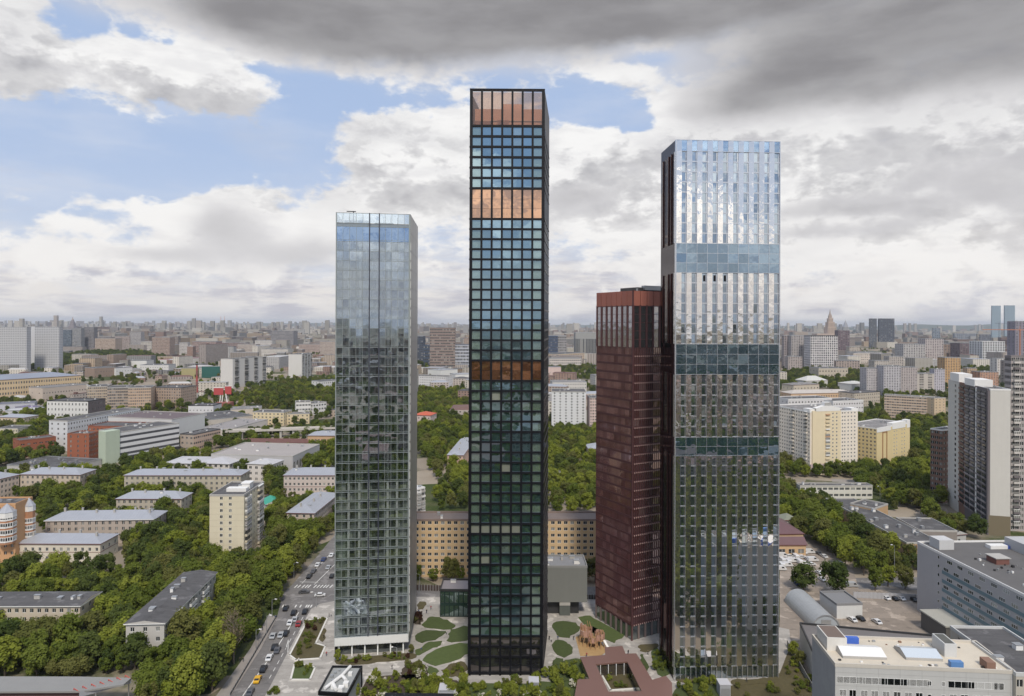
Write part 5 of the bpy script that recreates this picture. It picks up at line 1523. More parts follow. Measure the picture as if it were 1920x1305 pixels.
def white_office():
    gw = wall((.44, .435, .425)); fw = wall((.46, .455, .44), .05)
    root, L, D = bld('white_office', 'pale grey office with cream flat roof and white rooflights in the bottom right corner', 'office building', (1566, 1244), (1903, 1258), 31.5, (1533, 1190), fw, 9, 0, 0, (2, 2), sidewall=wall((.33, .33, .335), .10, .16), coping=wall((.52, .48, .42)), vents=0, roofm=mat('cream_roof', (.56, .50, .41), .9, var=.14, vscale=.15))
    fh = 3.25
    s = L / 337.0
    z1, z2 = 31.5 - 3.1 - 1.75, 31.5 - 3.1 - 1.75 - fh
    wide = window_mesh(6.3, 1.75, M['dark_glass'], M['white_frame'], 4)
    two = window_mesh(1.75, 1.75, M['dark_glass'], M['white_frame'], 2)
    one = window_mesh(.9, 1.2, M['dark_glass'], M['white_frame'], 1)
    def wx(p): return (p - 1566) * s
    for p in (1569, 1611, 1653, 1779, 1822): link('window', wide, root, loc=(wx(p), -.05, z1))
    for p in (1695,): link('window', wide, root, loc=(wx(p), -.05, z1))
    link('window', window_mesh(2.4, 1.75, M['dark_glass'], M['white_frame'], 2), root, loc=(wx(1864), -.05, z1))
    for z in (z1, z2, z2 - fh, z2 - 2 * fh):
        for p in (1741, 1767): link('window', one, root, loc=(wx(p), -.05, z + .3))
    for k in range(3):
        z = z2 - k * fh
        for p in (1574, 1592.5, 1614.5, 1634.5, 1656, 1677, 1698, 1718.5, 1782, 1803, 1825, 1845, 1867): link('window', two, root, loc=(wx(p), -.05, z))
    jm = MB()
    for k in range(9): jm.box(0, -.02, 31.5 - 2.2 - k * fh, L, 0, 31.5 - 2.14 - k * fh, 0)
    for i in range(9): jm.box(L * i / 8.2, -.022, 0, L * i / 8.2 + .05, 0, 31, 0)
    jm.build('panel_joint', wall((.33, .325, .315)), root)
    rz = 30.95
    def rlight(xa, xb, ya, yb, m):
        q = MB()
        q.prism([(xa, ya), (xb, ya), (xb, yb), (xa, yb)], rz, rz + .7, 1)
        q.quad((xa, ya, rz + .7), (xb, ya, rz + .7), (xb, (ya + yb) / 2, rz + 1.7), (xa, (ya + yb) / 2, rz + 1.7), 0)
        q.quad((xa, (ya + yb) / 2, rz + 1.7), (xb, (ya + yb) / 2, rz + 1.7), (xb, yb, rz + .7), (xa, yb, rz + .7), 0)
        q.poly([(xa, yb, rz + .7), (xa, (ya + yb) / 2, rz + 1.7), (xa, ya, rz + .7)], 1); q.poly([(xb, ya, rz + .7), (xb, (ya + yb) / 2, rz + 1.7), (xb, yb, rz + .7)], 1)
        q.build('rooflight', [m, M['concrete']], root)
        for i in range(1, 6):
            g = MB(); x = xa + (xb - xa) * i / 6
            g.box(x - .04, ya, rz + .72, x + .04, ya + .06, rz + .8, 0); g.build('rooflight_bar', M['white'], root)
    rlight(L * .08, L * .335, 4.0, 10.5, M['white']); rlight(L * .45, L * .66, 4.5, 11.0, mat('milky_glass', (.50, .55, .60), .25))
    def roofbox(n, xa, ya, xb, yb, h, m, lid=None):
        q = MB(); q.box(xa, ya, rz, xb, yb, rz + h, 0)
        if lid: q.box(xa + .3, ya + .3, rz + h - .02, xb - .3, yb - .3, rz + h + .04, 1)
        q.build(n, [m] + ([lid] if lid else []), root)
    roofbox('stair_housing', 1.0, 8, 6.0, D - .5, 3.4, wall((.60, .58, .54)), wall((.16, .12, .10)))
    roofbox('stair_housing', L * .70, 7, L * .77, 13, 3.4, wall((.56, .56, .55)), wall((.10, .10, .09)))
    roofbox('blue_cooling_unit', L * .665, 1.2, L * .735, 2.6, 1.5, mat('blue_unit2', (.10, .22, .45), .5))
    roofbox('blue_cooling_unit', L * .175, 12.4, L * .255, 13.6, 1.6, mat('blue_unit3', (.05, .13, .50), .5))
    roofbox('roof_hut', L * .86, 1.0, L * .91, 4, 1.9, wall((.24, .14, .10)))
    for i in range(30):
        q = MB(); s_ = brnd.uniform(.12, .38); q.box(-s_, -s_ * .7, 0, s_, s_ * .7, s_ * 1.1, 0); o = q.build('roof_debris', brnd.choice((M['white'], wall((.24, .14, .09)), M['zinc'], M['dark'])), root)
        o.location = (brnd.uniform(1, L - 2), brnd.choice((brnd.uniform(1, 3.2), brnd.uniform(12, D - 1.2))), rz)
    bld('white_office', 'beige office wing with raised parapet beyond the cream-roofed office', 'office building', (1905, 1262), (2020, 1264), 31.5, 26, wall((.46, .42, .36)), 8, 8, 3, (1.8, 1.8), coping=wall((.5, .5, .49)), vents=2)
white_office()
_r = bld('low_depot', 'low depot with dark flat roof and white end wall between hangar and cream-roofed office', 'depot', (1499.5, 1167), (1533, 1240), 9, 46, wall((.62, .60, .56)), 0, 0, 0, coping=M['dark'], vents=2, roofm=mat('depot_felt', (.16, .148, .145), .9, var=.15))

def px_ok(x, base): return x < 1600 or base > 655
# ---- skyline, right
for x0, x1, y, base, col, lab, nn in (
    (1470, 1485, 629, 691, (.30, .26, .26), 'brown flank block next to the mirrored tower', 3),
    (1484, 1518, 629, 692, (.36, .33, .32), 'grey-tan banded office tower right of the mirrored tower', 8),
    (1572, 1593, 619, 660, (.14, .10, .115), 'dark purple square tower beside the spired tower', 5),
    (1593, 1612, 650, 668, (.46, .40, .34), 'tan low block under the purple tower', 6),
    (1606, 1654, 660, 678, (.50, .47, .44), 'white colonnaded block with dark roof right of the framed tower', 12),
    (1478, 1504, 668, 696, (.36, .31, .29), 'low brown block at the foot of the banded tower', 6),
    (1568, 1612, 676, 696, (.34, .28, .25), 'wide brown block right of the framed tower', 9),
    (1630, 1644, 597, 652, (.09, .10, .12), 'narrow dark blue tower, left of the dark pair', 5),
    (1648, 1677, 597, 652, (.07, .08, .105), 'broad dark blue tower, right of the dark pair', 8),
    (1860, 1876.5, 573, 640, (.22, .28, .33), 'hazy blue glass twin tower, left one', 6),
    (1884, 1903, 572.5, 640, (.22, .28, .33), 'hazy blue glass twin tower, right one', 6),
    (1749, 1763, 615, 640, (.16, .19, .23), 'blue-grey square tower on the far skyline', 4),
    (1838, 1858, 627, 650, (.11, .12, .15), 'dark block in front of the hazy twin towers', 6),
    (1790, 1836, 625, 640, (.20, .22, .26), 'row of grey blocks left of the dark block on the skyline', 12),
    (1735, 1769, 635, 678, (.42, .37, .36), 'pinkish panel tower with grey stripes below the skyline', 8),
    (1694, 1735, 645, 680, (.40, .38, .37), 'pale striped panel block left of the pinkish tower', 9),
    (1770, 1800, 645, 672, (.23, .165, .13), 'brown block right of the pinkish tower', 5),
    (1800, 1841, 643, 678, (.15, .11, .12), 'dark purple brick block left of the checkered block', 8),
    (1625, 1657, 690, 740, (.44, .41, .42), 'mauve stepped apartment tower with brown roof', 8),
    (1657, 1690, 686, 742, (.43, .41, .43), 'mauve tower with striped balconies and blue top', 7),
    (1690, 1720, 688, 742, (.40, .35, .34), 'pinkish block with blue attic left of the orange tower', 7),
    (1720, 1752, 700, 738, (.44, .40, .36), 'plain grey-beige block in the mauve complex', 2),
    (1752, 1772, 692, 738, (.42, .40, .44), 'mauve tower with teal panels right of the beige block', 5),
    (1772, 1801, 670, 728, (.44, .28, .14), 'orange and brown striped tower', 6),
    (1814, 1832, 690, 722, (.42, .30, .20), 'orange stepped block right of the striped orange tower', 5),
    (1838, 1872, 697, 730, (.40, .24, .17), 'brick red stepped block behind the tall slab', 7),
    (1870, 1896, 672, 712, (.56, .53, .50), 'white tower with blue window column behind the tall slab', 5),
    (1893, 1925, 676, 725, (.30, .26, .24), 'unfinished concrete frame block at the right edge', 4),
    (1904, 1935, 602, 690, (.22, .20, .24), 'dark violet tower cut by the right edge below the crane', 5),
    (1640, 1668, 676, 700, (.44, .40, .36), 'tan block behind the mauve towers', 8),
    (1667, 1694, 668, 690, (.40, .36, .33), 'grey-tan block above the mauve towers', 7),
):
    p = W((x0 + x1) / 2, base)
    hh = ZAT((x0 + x1) / 2, y, p)
    fl = max(4, int((base - y) / 3.0))
    bld('far_block', lab, 'tower block', (x0, y), (x1, y), hh, (x1 - x0) * p.y / F * (.7 if px_ok(x0, base) else .14), wall(col), fl, nn, max(2, nn // 2), ((x1 - x0) / nn * p.y / F * .52, hh / fl * .5), sill=hh / fl * .3, vents=2, gm=mat('hazy_blue_glass', (.20, .27, .33), .3) if base == 640 and y < 580 else None)
_r = bld('white_framed_tower', 'white framed tower with dark flat cap in front of the spire', 'office building', (1520, 629), (1571, 629), ZAT(1545, 629, W(1545, 695)), 40, wall((.60, .57, .57)), 15, 13, 6, (3.4, 4.2), vents=1, coping=M['dark'], sill=1.4)
_r = bld('checkered_block', 'white block with black checkered windows near the right edge', AB, (1842, 640), (1884, 640), ZAT(1860, 640, W(1860, 682)), 60, wall((.55, .55, .55)), 9, 9, 5, (4.2, 5.0), vents=2, coping=M['white'], gm=M['dark'], sill=1.5)

def spired_tower(px, top, base, wpx, label, col):
    p = W(px, base)
    k = p.y / F
    hh = ZAT(px, top, p)
    root = thing('spired_tower', label, 'tower', p, 0)
    m = wall(col)
    w = wpx * k
    tiers = [(.84, 0, .44), (.64, .44, .60), (.44, .60, .72), (.27, .72, .80)]
    for i, (q, a, b) in enumerate(tiers):
        mb = MB(); mb.box(-w * q / 2, 0 + w * (1 - q) / 2, hh * a, w * q / 2, w * (1 + q) / 2, hh * b, 0)
        mb.build('tier', m, root)
        g = MB()
        n = max(3, int(8 * q))
        for c in range(n):
            x = -w * q / 2 + w * q * (c + .5) / n
            g.box(x - w * q / n * .22, w * (1 - q) / 2 - .3, hh * a + 4, x + w * q / n * .22, w * (1 - q) / 2 + .1, hh * b - 4, 0)
        g.build('window_strip', wall((col[0] * .6, col[1] * .58, col[2] * .56)), root, stuff=True)
        for sx in (-1, 1):
            c = MB(); c.tube((sx * w * q * .42, w * (1 - q) / 2 + w * .05, hh * b), (sx * w * q * .42, w * (1 - q) / 2 + w * .05, hh * b + hh * .035), w * .03, .2, 6); c.build('pinnacle', m, root)
    sp = MB(); sp.tube((0, w / 2, hh * .80), (0, w / 2, hh * .88), w * .17, w * .08, 8); sp.tube((0, w / 2, hh * .88), (0, w / 2, hh), w * .07, w * .02, 6); sp.build('spire', wall((.30, .24, .20)), root)
    q = MB(); q.box(-w * 1.5, 0, 0, w * 1.5, w * 1.2, hh * .24, 0); q.build('wing', m, root)
spired_tower(1560.5, 580, 640, 19, 'tan stepped tower with a tall spire rising above the right skyline', (.42, .33, .27))
spired_tower(132.5, 594, 625, 12, 'small dark stepped spire on the left skyline', (.24, .21, .22))
spired_tower(1587, 600, 618, 8, 'faint thin spire right of the tan spired tower', (.34, .32, .32))
# pale blocks and rows, right middle distance
bld('white_school', 'white school with square windows behind the cream apartment block', 'school', (1478, 748), (1560, 746), 24, 30, wall((.58, .56, .56)), 4, 14, 4, (1.9, 1.9), vents=5, coping=M['white'])
bld('white_school', 'white school wing with rows of small windows right of the dish', 'school', (1562, 752), (1619, 750), 22, 30, wall((.60, .58, .58)), 4, 12, 4, (1.7, 1.7), vents=4, coping=M['white'])
bld('orange_row', 'long orange house row with pale roof above the white school', AB, (1483, 738), (1602, 736), 18, 26, wall((.52, .36, .23)), 3, 26, 3, (1.7, 2), roof='hip', rise=4, roofm=mat('pale_tan_roof', (.44, .40, .36), .7, var=.1), vents=3)
bld('orange_row', 'tan house row right of the long orange one', AB, (1602, 737), (1650, 734), 20, 26, wall((.44, .38, .31)), 4, 12, 3, (1.7, 2), vents=2, coping=M['bitumen'])
bld('pale_house', 'pale house with arched windows among the right trees', 'house', (1488, 722), (1536, 720), 16, 26, wall((.48, .42, .34)), 2, 8, 3, (2, 2.4), roof='hip', rise=3, roofm=M['bitumen_light'], vents=1)
bld('pale_house', 'white domed pavilion roofs among the right trees', 'house', (1512, 714), (1552, 713), 13, 30, wall((.54, .52, .48)), 1, 6, 2, roof='hip', rise=8, roofm=mat('pale_dome_roof', (.50, .49, .46), .6), vents=1)
bld('pale_house', 'white roofed block left of the mauve towers', 'house', (1596, 720), (1628, 719), 14, 30, wall((.54, .53, .50)), 1, 5, 2, roof='hip', rise=4, roofm=MATS['pale_dome_roof'], vents=1)
bld('pale_house', 'tan old houses below the framed tower', 'house', (1535, 690), (1590, 690), 26, 40, wall((.46, .40, .32)), 3, 10, 3, (2.4, 2.8), vents=3)
_r = bld('tan_panel_row', 'long pinkish panel row with stacked balconies right of the white school', AB, (1658, 740), (1752, 745), 30, 15, wall((.50, .39, .30)), 9, 20, 3, (2.2, 1.5), vents=6, coping=M['concrete'])
bld('tan_panel_row', 'plain tan end block closing the pinkish panel row', AB, (1752, 746), (1773, 745.5), 30, 15, wall((.52, .40, .27)), 9, 3, 2, (1.2, 1.3), vents=1, coping=M['concrete'])
bld('pale_house', 'pale grey-roofed house below the pinkish panel row', 'house', (1686, 766), (1716, 764), 10, 18, wall((.5, .48, .45)), 2, 6, 2, roof='hip', rise=4, roofm=mat('pale_blue_roof', (.46, .48, .52), .6), vents=0)
bld('pale_house', 'grey-roofed low house in the trees left of the tall slab', 'house', (1742, 812), (1775, 815), 8, 16, c_beige, 2, 6, 2, roof='hip', rise=3, roofm=M['sheet'], vents=0)
bld('pale_house', 'flat grey-roofed shed above the trees left of the tall slab', 'house', (1755, 796), (1784, 796), 6, 16, c_grey, 1, 4, 2, vents=1, roofm=M['bitumen_light'])
bld('tan_row', 'white terrace beyond the trees under the grey-tan tower', AB, (1600, 662), (1650, 664), 30, 40, wall((.52, .46, .40)), 4, 14, 3, (2.6, 3), vents=3)

def crane(px, base, top, jib_l, jib_r, label, col):
    p = W(px, base); k = p.y / F; h = ZAT(px, top, p)
    root = thing('tower_crane', label, 'crane', p, 0, 'tower cranes')
    m = mat(label.split()[0] + '_crane_paint', col, .6)
    q = MB(); q.box(-1, -1, 0, 1, 1, h, 0); q.build('mast', m, root)
    q = MB(); q.box(-jib_l * k, -.7, h - 1.2, jib_r * k, .7, h + .6, 0); q.build('jib', m, root)
    q = MB(); q.box(-1.6, -1.6, h - 3, 1.6, 1.6, h, 0); q.tube((0, 0, h), (0, 0, h + 9), .7, .4, 5); q.build('cab', m, root)
    q = MB(); q.box((jib_r - 6) * k, -1.5, h - 4, jib_r * k, 1.5, h - 1, 0); q.build('counterweight', M['concrete'], root)
crane(1912, 700, 618, 70, 14, 'orange tower crane at the right edge', (.42, .17, .09))
crane(1873, 655, 606, 8, 32, 'dark tower crane mast before the hazy twin towers', (.12, .13, .15))

# ---- distant hills and skyline fill
def hills():
    mb = MB()
    rnd = random.Random(5)
    for (x0, x1, Y, hh) in ((-14000, 2500, 24000, 150), (3500, 17000, 15000, 190), (1000, 9000, 21000, 210)):
        n = 60
        P = []
        for i in range(n + 1):
            t = i / n
            e = math.sin(math.pi * t) ** .5
            P.append((x0 + (x1 - x0) * t, hh * e * (.62 + .2 * math.sin(t * 9 + Y) + .1 * math.sin(t * 31) + rnd.uniform(-.04, .04))))
        for i in range(n):
            (a, za), (b, zb) = P[i], P[i + 1]
            mb.quad((a, Y, 0), (b, Y, 0), (b, Y + 500, zb * .8), (a, Y + 500, za * .8))
            mb.quad((a, Y + 500, za * .8), (b, Y + 500, zb * .8), (b, Y + 1500, zb), (a, Y + 1500, za))
            mb.quad((a, Y + 1500, za), (b, Y + 1500, zb), (b, Y + 3500, 0), (a, Y + 3500, 0))
    structure('hills', mb, mat('wooded_hills', (.07, .085, .06), .95, var=.3, vscale=.004), 'low wooded hills on the hazy horizon')
hills()


def inside(p, poly):
    c = False
    j = len(poly) - 1
    for i in range(len(poly)):
        (xi, yi), (xj, yj) = poly[i][:2], poly[j][:2]
        if (yi > p[1]) != (yj > p[1]) and p[0] < (xj - xi) * (p[1] - yi) / (yj - yi) + xi: c = not c
        j = i
    return c

class Near:
    """grid of building footprints for quick overlap tests"""
    def __init__(s, cell=60.0): s.c, s.g = cell, {}
    def add(s, poly):
        xs, ys = [p[0] for p in poly], [p[1] for p in poly]
        for i in range(int(min(xs) // s.c), int(max(xs) // s.c) + 1):
            for j in range(int(min(ys) // s.c), int(max(ys) // s.c) + 1): s.g.setdefault((i, j), []).append(poly)
    def hit(s, p, m=0.0):
        for dx in ((-m, 0, m) if m else (0,)):
            for dy in ((-m, 0, m) if m else (0,)):
                q = (p[0] + dx, p[1] + dy)
                for poly in s.g.get((int(q[0] // s.c), int(q[1] // s.c)), ()):
                    if inside(q, poly): return True
        return False
NEAR = Near()
for f in FOOT: NEAR.add(f)


def px_of(P):
    """pixel of a world point"""
    x, y = P[0] * F / P[1], (H - P[2]) * F / P[1]
    c, s = math.cos(ROLL), math.sin(ROLL)
    return 960 + x * c - y * s, HOR + x * s + y * c


def fill_city():
    rnd = random.Random(17)
    pal = [(.48, .44, .38), (.40, .33, .27), (.34, .26, .21), (.52, .49, .44), (.42, .37, .33), (.46, .36, .26), (.31, .27, .25), (.28, .19, .155), (.37, .36, .35), (.57, .53, .47)]
    mats_ = [wall(c) for c in pal]
    roofs = [M['bitumen'], M['bitumen_light'], M['sheet'], mat('roof_maroon', (.15, .085, .07), .85, var=.2), mat('roof_pale', (.42, .41, .40), .8, var=.15)]
    cnt = 0
    CN = ('cream-grey', 'tan', 'brown', 'off-white', 'grey-beige', 'sandy', 'dark grey', 'dark brown', 'grey', 'white')
    RN = ('black', 'pale grey', 'metal', 'maroon', 'whitish')
    far = MB()
    def cell(py0, py1, n, hs, ws, solo):
        nonlocal cnt
        for _ in range(n):
            px, py = rnd.uniform(-40, 1960), py0 + (py1 - py0) * rnd.random()
            p = W(px, py)
            if py > 690 and (px > 1455 or (py > 765 and px < 640)): continue
            if px > 1660 and py < 640 and rnd.random() < .75: continue
            if py < 700 or px > 640: small = 1.0
            else: small = .42
            if any(inside((px, py), q[0]) for q in REGIONS): continue
            w, d = rnd.uniform(*ws) * small, small * rnd.uniform(14, 26) if rnd.random() < .6 else rnd.uniform(20, 50)
            h = rnd.uniform(*hs) * (.5 if small < 1 else 1.0) * (1.0 if rnd.random() < .8 else rnd.uniform(1.2, 1.9))
            a = rnd.choice((0, R(12), R(-14), R(90), R(100), R(76)))
            c, s = math.cos(a), math.sin(a)
            F4 = [(p.x + x * c - y * s, p.y + x * s + y * c) for x, y in ((-w / 2, -d / 2), (w / 2, -d / 2), (w / 2, d / 2), (-w / 2, d / 2))]
            if any(NEAR.hit(q) for q in F4) or NEAR.hit((p.x, p.y)): continue
            NEAR.add(F4)
            if solo and cnt < 230:
                side = 'left of the glass tower' if px < 632 else ('between the towers' if px < 1240 else 'right of the mirrored tower')
                wi, ri = rnd.randrange(len(mats_)), rnd.randrange(5)
                hip = h < 22 and rnd.random() < .6
                root = thing('city_building', '%s %s %s building, %s %s roof, in town %s' % ('far' if py < 672 else 'nearer', 'squat' if h < 14 else ('tall' if h > 26 else 'mid-rise'), CN[wi], RN[ri], 'hipped' if hip else 'flat', side), 'building', (p.x, p.y, 0), a, 'hazy town buildings ' + side)
                wm = mats_[wi]
                mb, gl = MB(), MB()
                nf, nw = max(2, int(h / 3.3)), max(3, int(w / 4.5))
                x0, x1, y0, y1 = -w / 2, w / 2, -d / 2, d / 2
                zs = [(i * h / nf + .9, i * h / nf + 2.4) for i in range(nf)]
                for o, u, LL, k in (((x0, y0), (1, 0), w, nw), ((x1, y0), (0, 1), d, max(2, int(d / 5))), ((x1, y1), (-1, 0), w, nw), ((x0, y1), (0, -1), d, max(2, int(d / 5)))):
                    if (k == nw and u[0] > 0) or py > 660:
                        xs = cols(LL, k, 1.9)
                        facade(mb, o, u, LL, 0, h, xs, zs)
                        nx, ny = u[1], -u[0]
                        for xa, xb in xs:
                            for za, zb in zs:
                                P = lambda t, z: (o[0] + u[0] * t - nx * .17, o[1] + u[1] * t - ny * .17, z)
                                gl.quad(P(xa, za), P(xb, za), P(xb, zb), P(xa, zb))
                    else: facade(mb, o, u, LL, 0, h, [], [])
                mb.build('wall', wm, root)
                gl.build('glazing', M['far_glass'], root, stuff=True)
                r = MB()
                if hip:
                    k = min(w, d) / 2
                    g0, g1 = ((x0 + k, 0, h + 3), (x1 - k, 0, h + 3)) if w >= d else ((0, y0 + k, h + 3), (0, y1 - k, h + 3))
                    e = [(x0, y0, h), (x1, y0, h), (x1, y1, h), (x0, y1, h)]
                    if w >= d: r.quad(e[0], e[1], g1, g0); r.quad(e[2], e[3], g0, g1); r.poly((e[1], e[2], g1)); r.poly((e[3], e[0], g0))
                    else: r.quad(e[1], e[2], g1, g0); r.quad(e[3], e[0], g0, g1); r.poly((e[0], e[1], g0)); r.poly((e[2], e[3], g1))
                else:
                    r.box(x0 - .2, y0 - .2, h, x1 + .2, y1 + .2, h + .5, 0); r.box(x0 + w * .2, -2, h + .5, x0 + w * .2 + 4, 2, h + 2.6, 0)
                r.build('roof', roofs[ri], root)
                cnt += 1
            else:
                far.prism(F4, 0, h, rnd.randrange(len(pal)), top=len(pal) + rnd.randrange(5))
    cell(690, 800, 260, (8, 24), (22, 70), True)
    cell(650, 690, 260, (12, 34), (30, 100), True)
    cell(655, 705, 700, (7, 20), (16, 50), False)
    cell(628, 650, 1500, (14, 40), (40, 140), False)
    cell(614, 628, 1700, (18, 48), (50, 190), False)
    cell(609.5, 614, 1500, (30, 90), (60, 240), False)
    for _ in range(420):                                 # towers on the horizon
        px = rnd.uniform(-40, 1960)
        Y = rnd.uniform(7000, 17000)
        x = (px - 960) * Y / F
        if px > 1640 and rnd.random() < .6: continue
        w = rnd.uniform(20, 60); h = rnd.uniform(70, 150) * (1.25 if rnd.random() < .06 else 1)
        far.prism([(x, Y), (x + w, Y), (x + w, Y + 30), (x, Y + 30)], 0, h, rnd.choice((0, 3, 3, 4, 8, 9)), top=len(pal))
    # the town behind the camera, which the towers mirror
    for _ in range(1100):
        x, y = rnd.uniform(-1800, 1800), -40 - 2600 * rnd.random() ** 1.5
        w, d, h = rnd.uniform(20, 80), rnd.uniform(14, 26), rnd.uniform(9, 34)
        a = rnd.choice((0, R(12), R(90), R(100)))
        c, s = math.cos(a), math.sin(a)
        far.prism([(x + X_ * c - Y_ * s, y + X_ * s + Y_ * c) for X_, Y_ in ((-w / 2, -d / 2), (w / 2, -d / 2), (w / 2, d / 2), (-w / 2, d / 2))], 0, h, rnd.choice((0, 1, 2, 5, 5, 1)), top=len(pal) + rnd.choice((0, 1, 3)))
    def striped(c):
        m = mat('far_wall_%02d%02d%02d' % tuple(int(k * 99) for k in c), tuple(k * .86 for k in c), .9)
        t = m.node_tree
        X.tree = t
        g = t.nodes.new('ShaderNodeNewGeometry')
        sp = t.nodes.new('ShaderNodeSeparateXYZ')
        t.links.new(g.outputs['Position'], sp.inputs[0])
        row = xstep(X.m('FRACT', X(sp.outputs[2]) / 3.3), .42, .5)
        cl = xstep(X.m('FRACT', (X(sp.outputs[0]) + X(sp.outputs[1])) / 5.2), .38, .46)
        f = 1.0 - row * cl * 0.62
        f = f * (X(g.outputs['Random Per Island']) * .6 + .62)
        v = t.nodes.new('ShaderNodeVectorMath'); v.operation = 'SCALE'
        v.inputs[0].default_value = tuple(k * .80 for k in c)
        t.links.new(f.v, v.inputs['Scale']); t.links.new(v.outputs[0], t.nodes['Principled BSDF'].inputs['Base Color'])
        return m
    o = far.build('distant_city', [striped(c) for c in pal] + roofs)
    tag(o, 'mass of small distant city buildings fading into the haze', 'city', None, 'stuff')

# ================================================================== TREES AND PLANTS
LEAF = [leafmat('leaf_green', (.105, .142, .026), (.190, .225, .046)), leafmat('leaf_bright', (.200, .235, .034), (.280, .305, .058)),
        leafmat('leaf_olive', (.125, .138, .038), (.195, .195, .062)), leafmat('leaf_dark', (.068, .098, .028), (.125, .152, .044))]
LEAF_BARE = leafmat('leaf_budding', (.17, .14, .085), (.23, .19, .12))
PETAL = leafmat('petal_white', (.55, .52, .42), (.70, .66, .55), .2)
LEAF_RED = leafmat('leaf_dark_red', (.06, .030, .022), (.09, .045, .030))
BARK = mat('bark', (.085, .068, .052), .95, var=.3, vscale=2.0)


def crown_geo(mb, rnd, rx, rz, cz, blobs, leaves, size, m=0, core=True, flat=1.0):
    for b in range(blobs):
        while True:
            p = Vector((rnd.uniform(-1, 1), rnd.uniform(-1, 1), rnd.uniform(-1, 1)))
            if .30 < p.length < 1.0: break
        c = Vector((p.x * rx * .84, p.y * rx * .84, cz + p.z * rz * .86))
        r = rx * rnd.uniform(.18, .42)
        if core:
            t = 4
            k = len(mb.v)
            q = r * .72
            for s in range(t): mb.v.append((c.x + q * math.cos(s * 2 * math.pi / t + b), c.y + q * math.sin(s * 2 * math.pi / t + b), c.z))
            mb.v += [(c.x, c.y, c.z + q), (c.x, c.y, c.z - q)]
            for s in range(t):
                mb.f.append((k + s, k + (s + 1) % t, k + t)); mb.m.append(m)
                mb.f.append((k + (s + 1) % t, k + s, k + t + 1)); mb.m.append(m)
        for _ in range(leaves):
            d = Vector((rnd.gauss(0, 1), rnd.gauss(0, 1), rnd.gauss(.25, 1))).normalized()
            o = c + d * r * rnd.uniform(.72, 1.08)
            n = (d + Vector((rnd.uniform(-.8, .8), rnd.uniform(-.8, .8), rnd.uniform(-.2, 1.0)))).normalized()
            x = n.orthogonal().normalized(); y = n.cross(x)
            a = rnd.uniform(0, 6.28)
            x, y = x * math.cos(a) + y * math.sin(a), y * math.cos(a) - x * math.sin(a)
            s = size * rnd.uniform(.6, 1.25)
            x, y = x * s, y * s * rnd.uniform(.55, .9)
            mb.quad(o - x * .5, o + y * .5, o + x * .5, o - y * .5, m)


def trunk_geo(mb, rnd, h, r, rx, m=0):
    mb.tube((0, 0, -.2), (0, 0, h * .45), r, r * .7, 7, m)
    mb.tube((0, 0, h * .45), (rnd.uniform(-.5, .5), rnd.uniform(-.5, .5), h * .8), r * .7, r * .2, 6, m)
    for i in range(5):
        a = i * 1.256 + rnd.uniform(-.4, .4)
        z = h * rnd.uniform(.25, .5)
        mb.tube((0, 0, z), (math.cos(a) * rx * .6, math.sin(a) * rx * .6, z + h * rnd.uniform(.18, .35)), r * .42, r * .1, 5, m)


KINDS = []                                                # (crown mesh per leaf colour, trunk mesh)
for k, (rx, rz, cz, nb) in enumerate(((4.7, 4.7, 8.2, 34), (4.0, 5.6, 8.8, 32), (5.6, 4.6, 8.0, 40), (3.4, 5.2, 8.3, 26), (5.0, 5.6, 9.2, 38))):
    rnd = random.Random(100 + k)
    cb = MB(); cz -= 1.7; crown_geo(cb, rnd, rx, rz, cz, nb, 62, .82)
    tb = MB(); trunk_geo(tb, rnd, cz + rz * .3, .30, rx)
    me = cb.mesh('crown', LEAF[0])
    crowns = [me]
    for j in range(1, 4):
        m2 = me.copy(); m2.materials.clear(); m2.materials.append(LEAF[j]); crowns.append(m2)
    KINDS.append((crowns, tb.mesh('trunk', BARK)))
rnd = random.Random(140)
bb = MB(); crown_geo(bb, rnd, 3.9, 6.3, 9.4, 30, 26, .55, core=False)
bt = MB(); trunk_geo(bt, rnd, 15, .26, 4)
for i in range(26):
    a, z = rnd.uniform(0, 6.28), rnd.uniform(4, 12)
    bt.tube((0, 0, z), (math.cos(a) * 3.2, math.sin(a) * 3.2, z + rnd.uniform(1.5, 4)), .10, .03, 4)
BARE = (bb.mesh('crown', LEAF_BARE), bt.mesh('trunk', mat('pale_bark', (.22, .18, .14), .95)))
SHRUB = []
for k in range(3):
    rnd = random.Random(160 + k)
    cb = MB(); crown_geo(cb, rnd, 1.3, 1.05, 1.25, 14, 34, .36)
    me = cb.mesh('foliage', LEAF[1]); l = [me]
    for mm in (LEAF[0], LEAF[2], LEAF_RED):
        m2 = me.copy(); m2.materials.clear(); m2.materials.append(mm); l.append(m2)
    fb = MB(); crown_geo(fb, rnd, 1.3, 1.05, 1.25, 12, 10, .36, 0); crown_geo(fb, rnd, 1.4, 1.1, 1.3, 12, 22, .34, 1, core=False)
    l.append(fb.mesh('foliage', [LEAF[0], PETAL]))
    tb = MB(); tb.tube((0, 0, -.1), (0, 0, 1.2), .07, .03, 5)
    SHRUB.append((l, tb.mesh('stem', BARK)))


def tree(P, kind, col, s, label, group, name='tree', rz=None):
    t = thing(name, label, 'tree', (P[0], P[1], P[2] if len(P) > 2 else 0), rz if rz is not None else random.uniform(0, 6.28), group)
    t.scale = (s * random.uniform(.88, 1.15), s * random.uniform(.88, 1.15), s * random.uniform(.85, 1.2))
    link('crown', KINDS[kind][0][col], t); link('trunk', KINDS[kind][1], t)
    return t


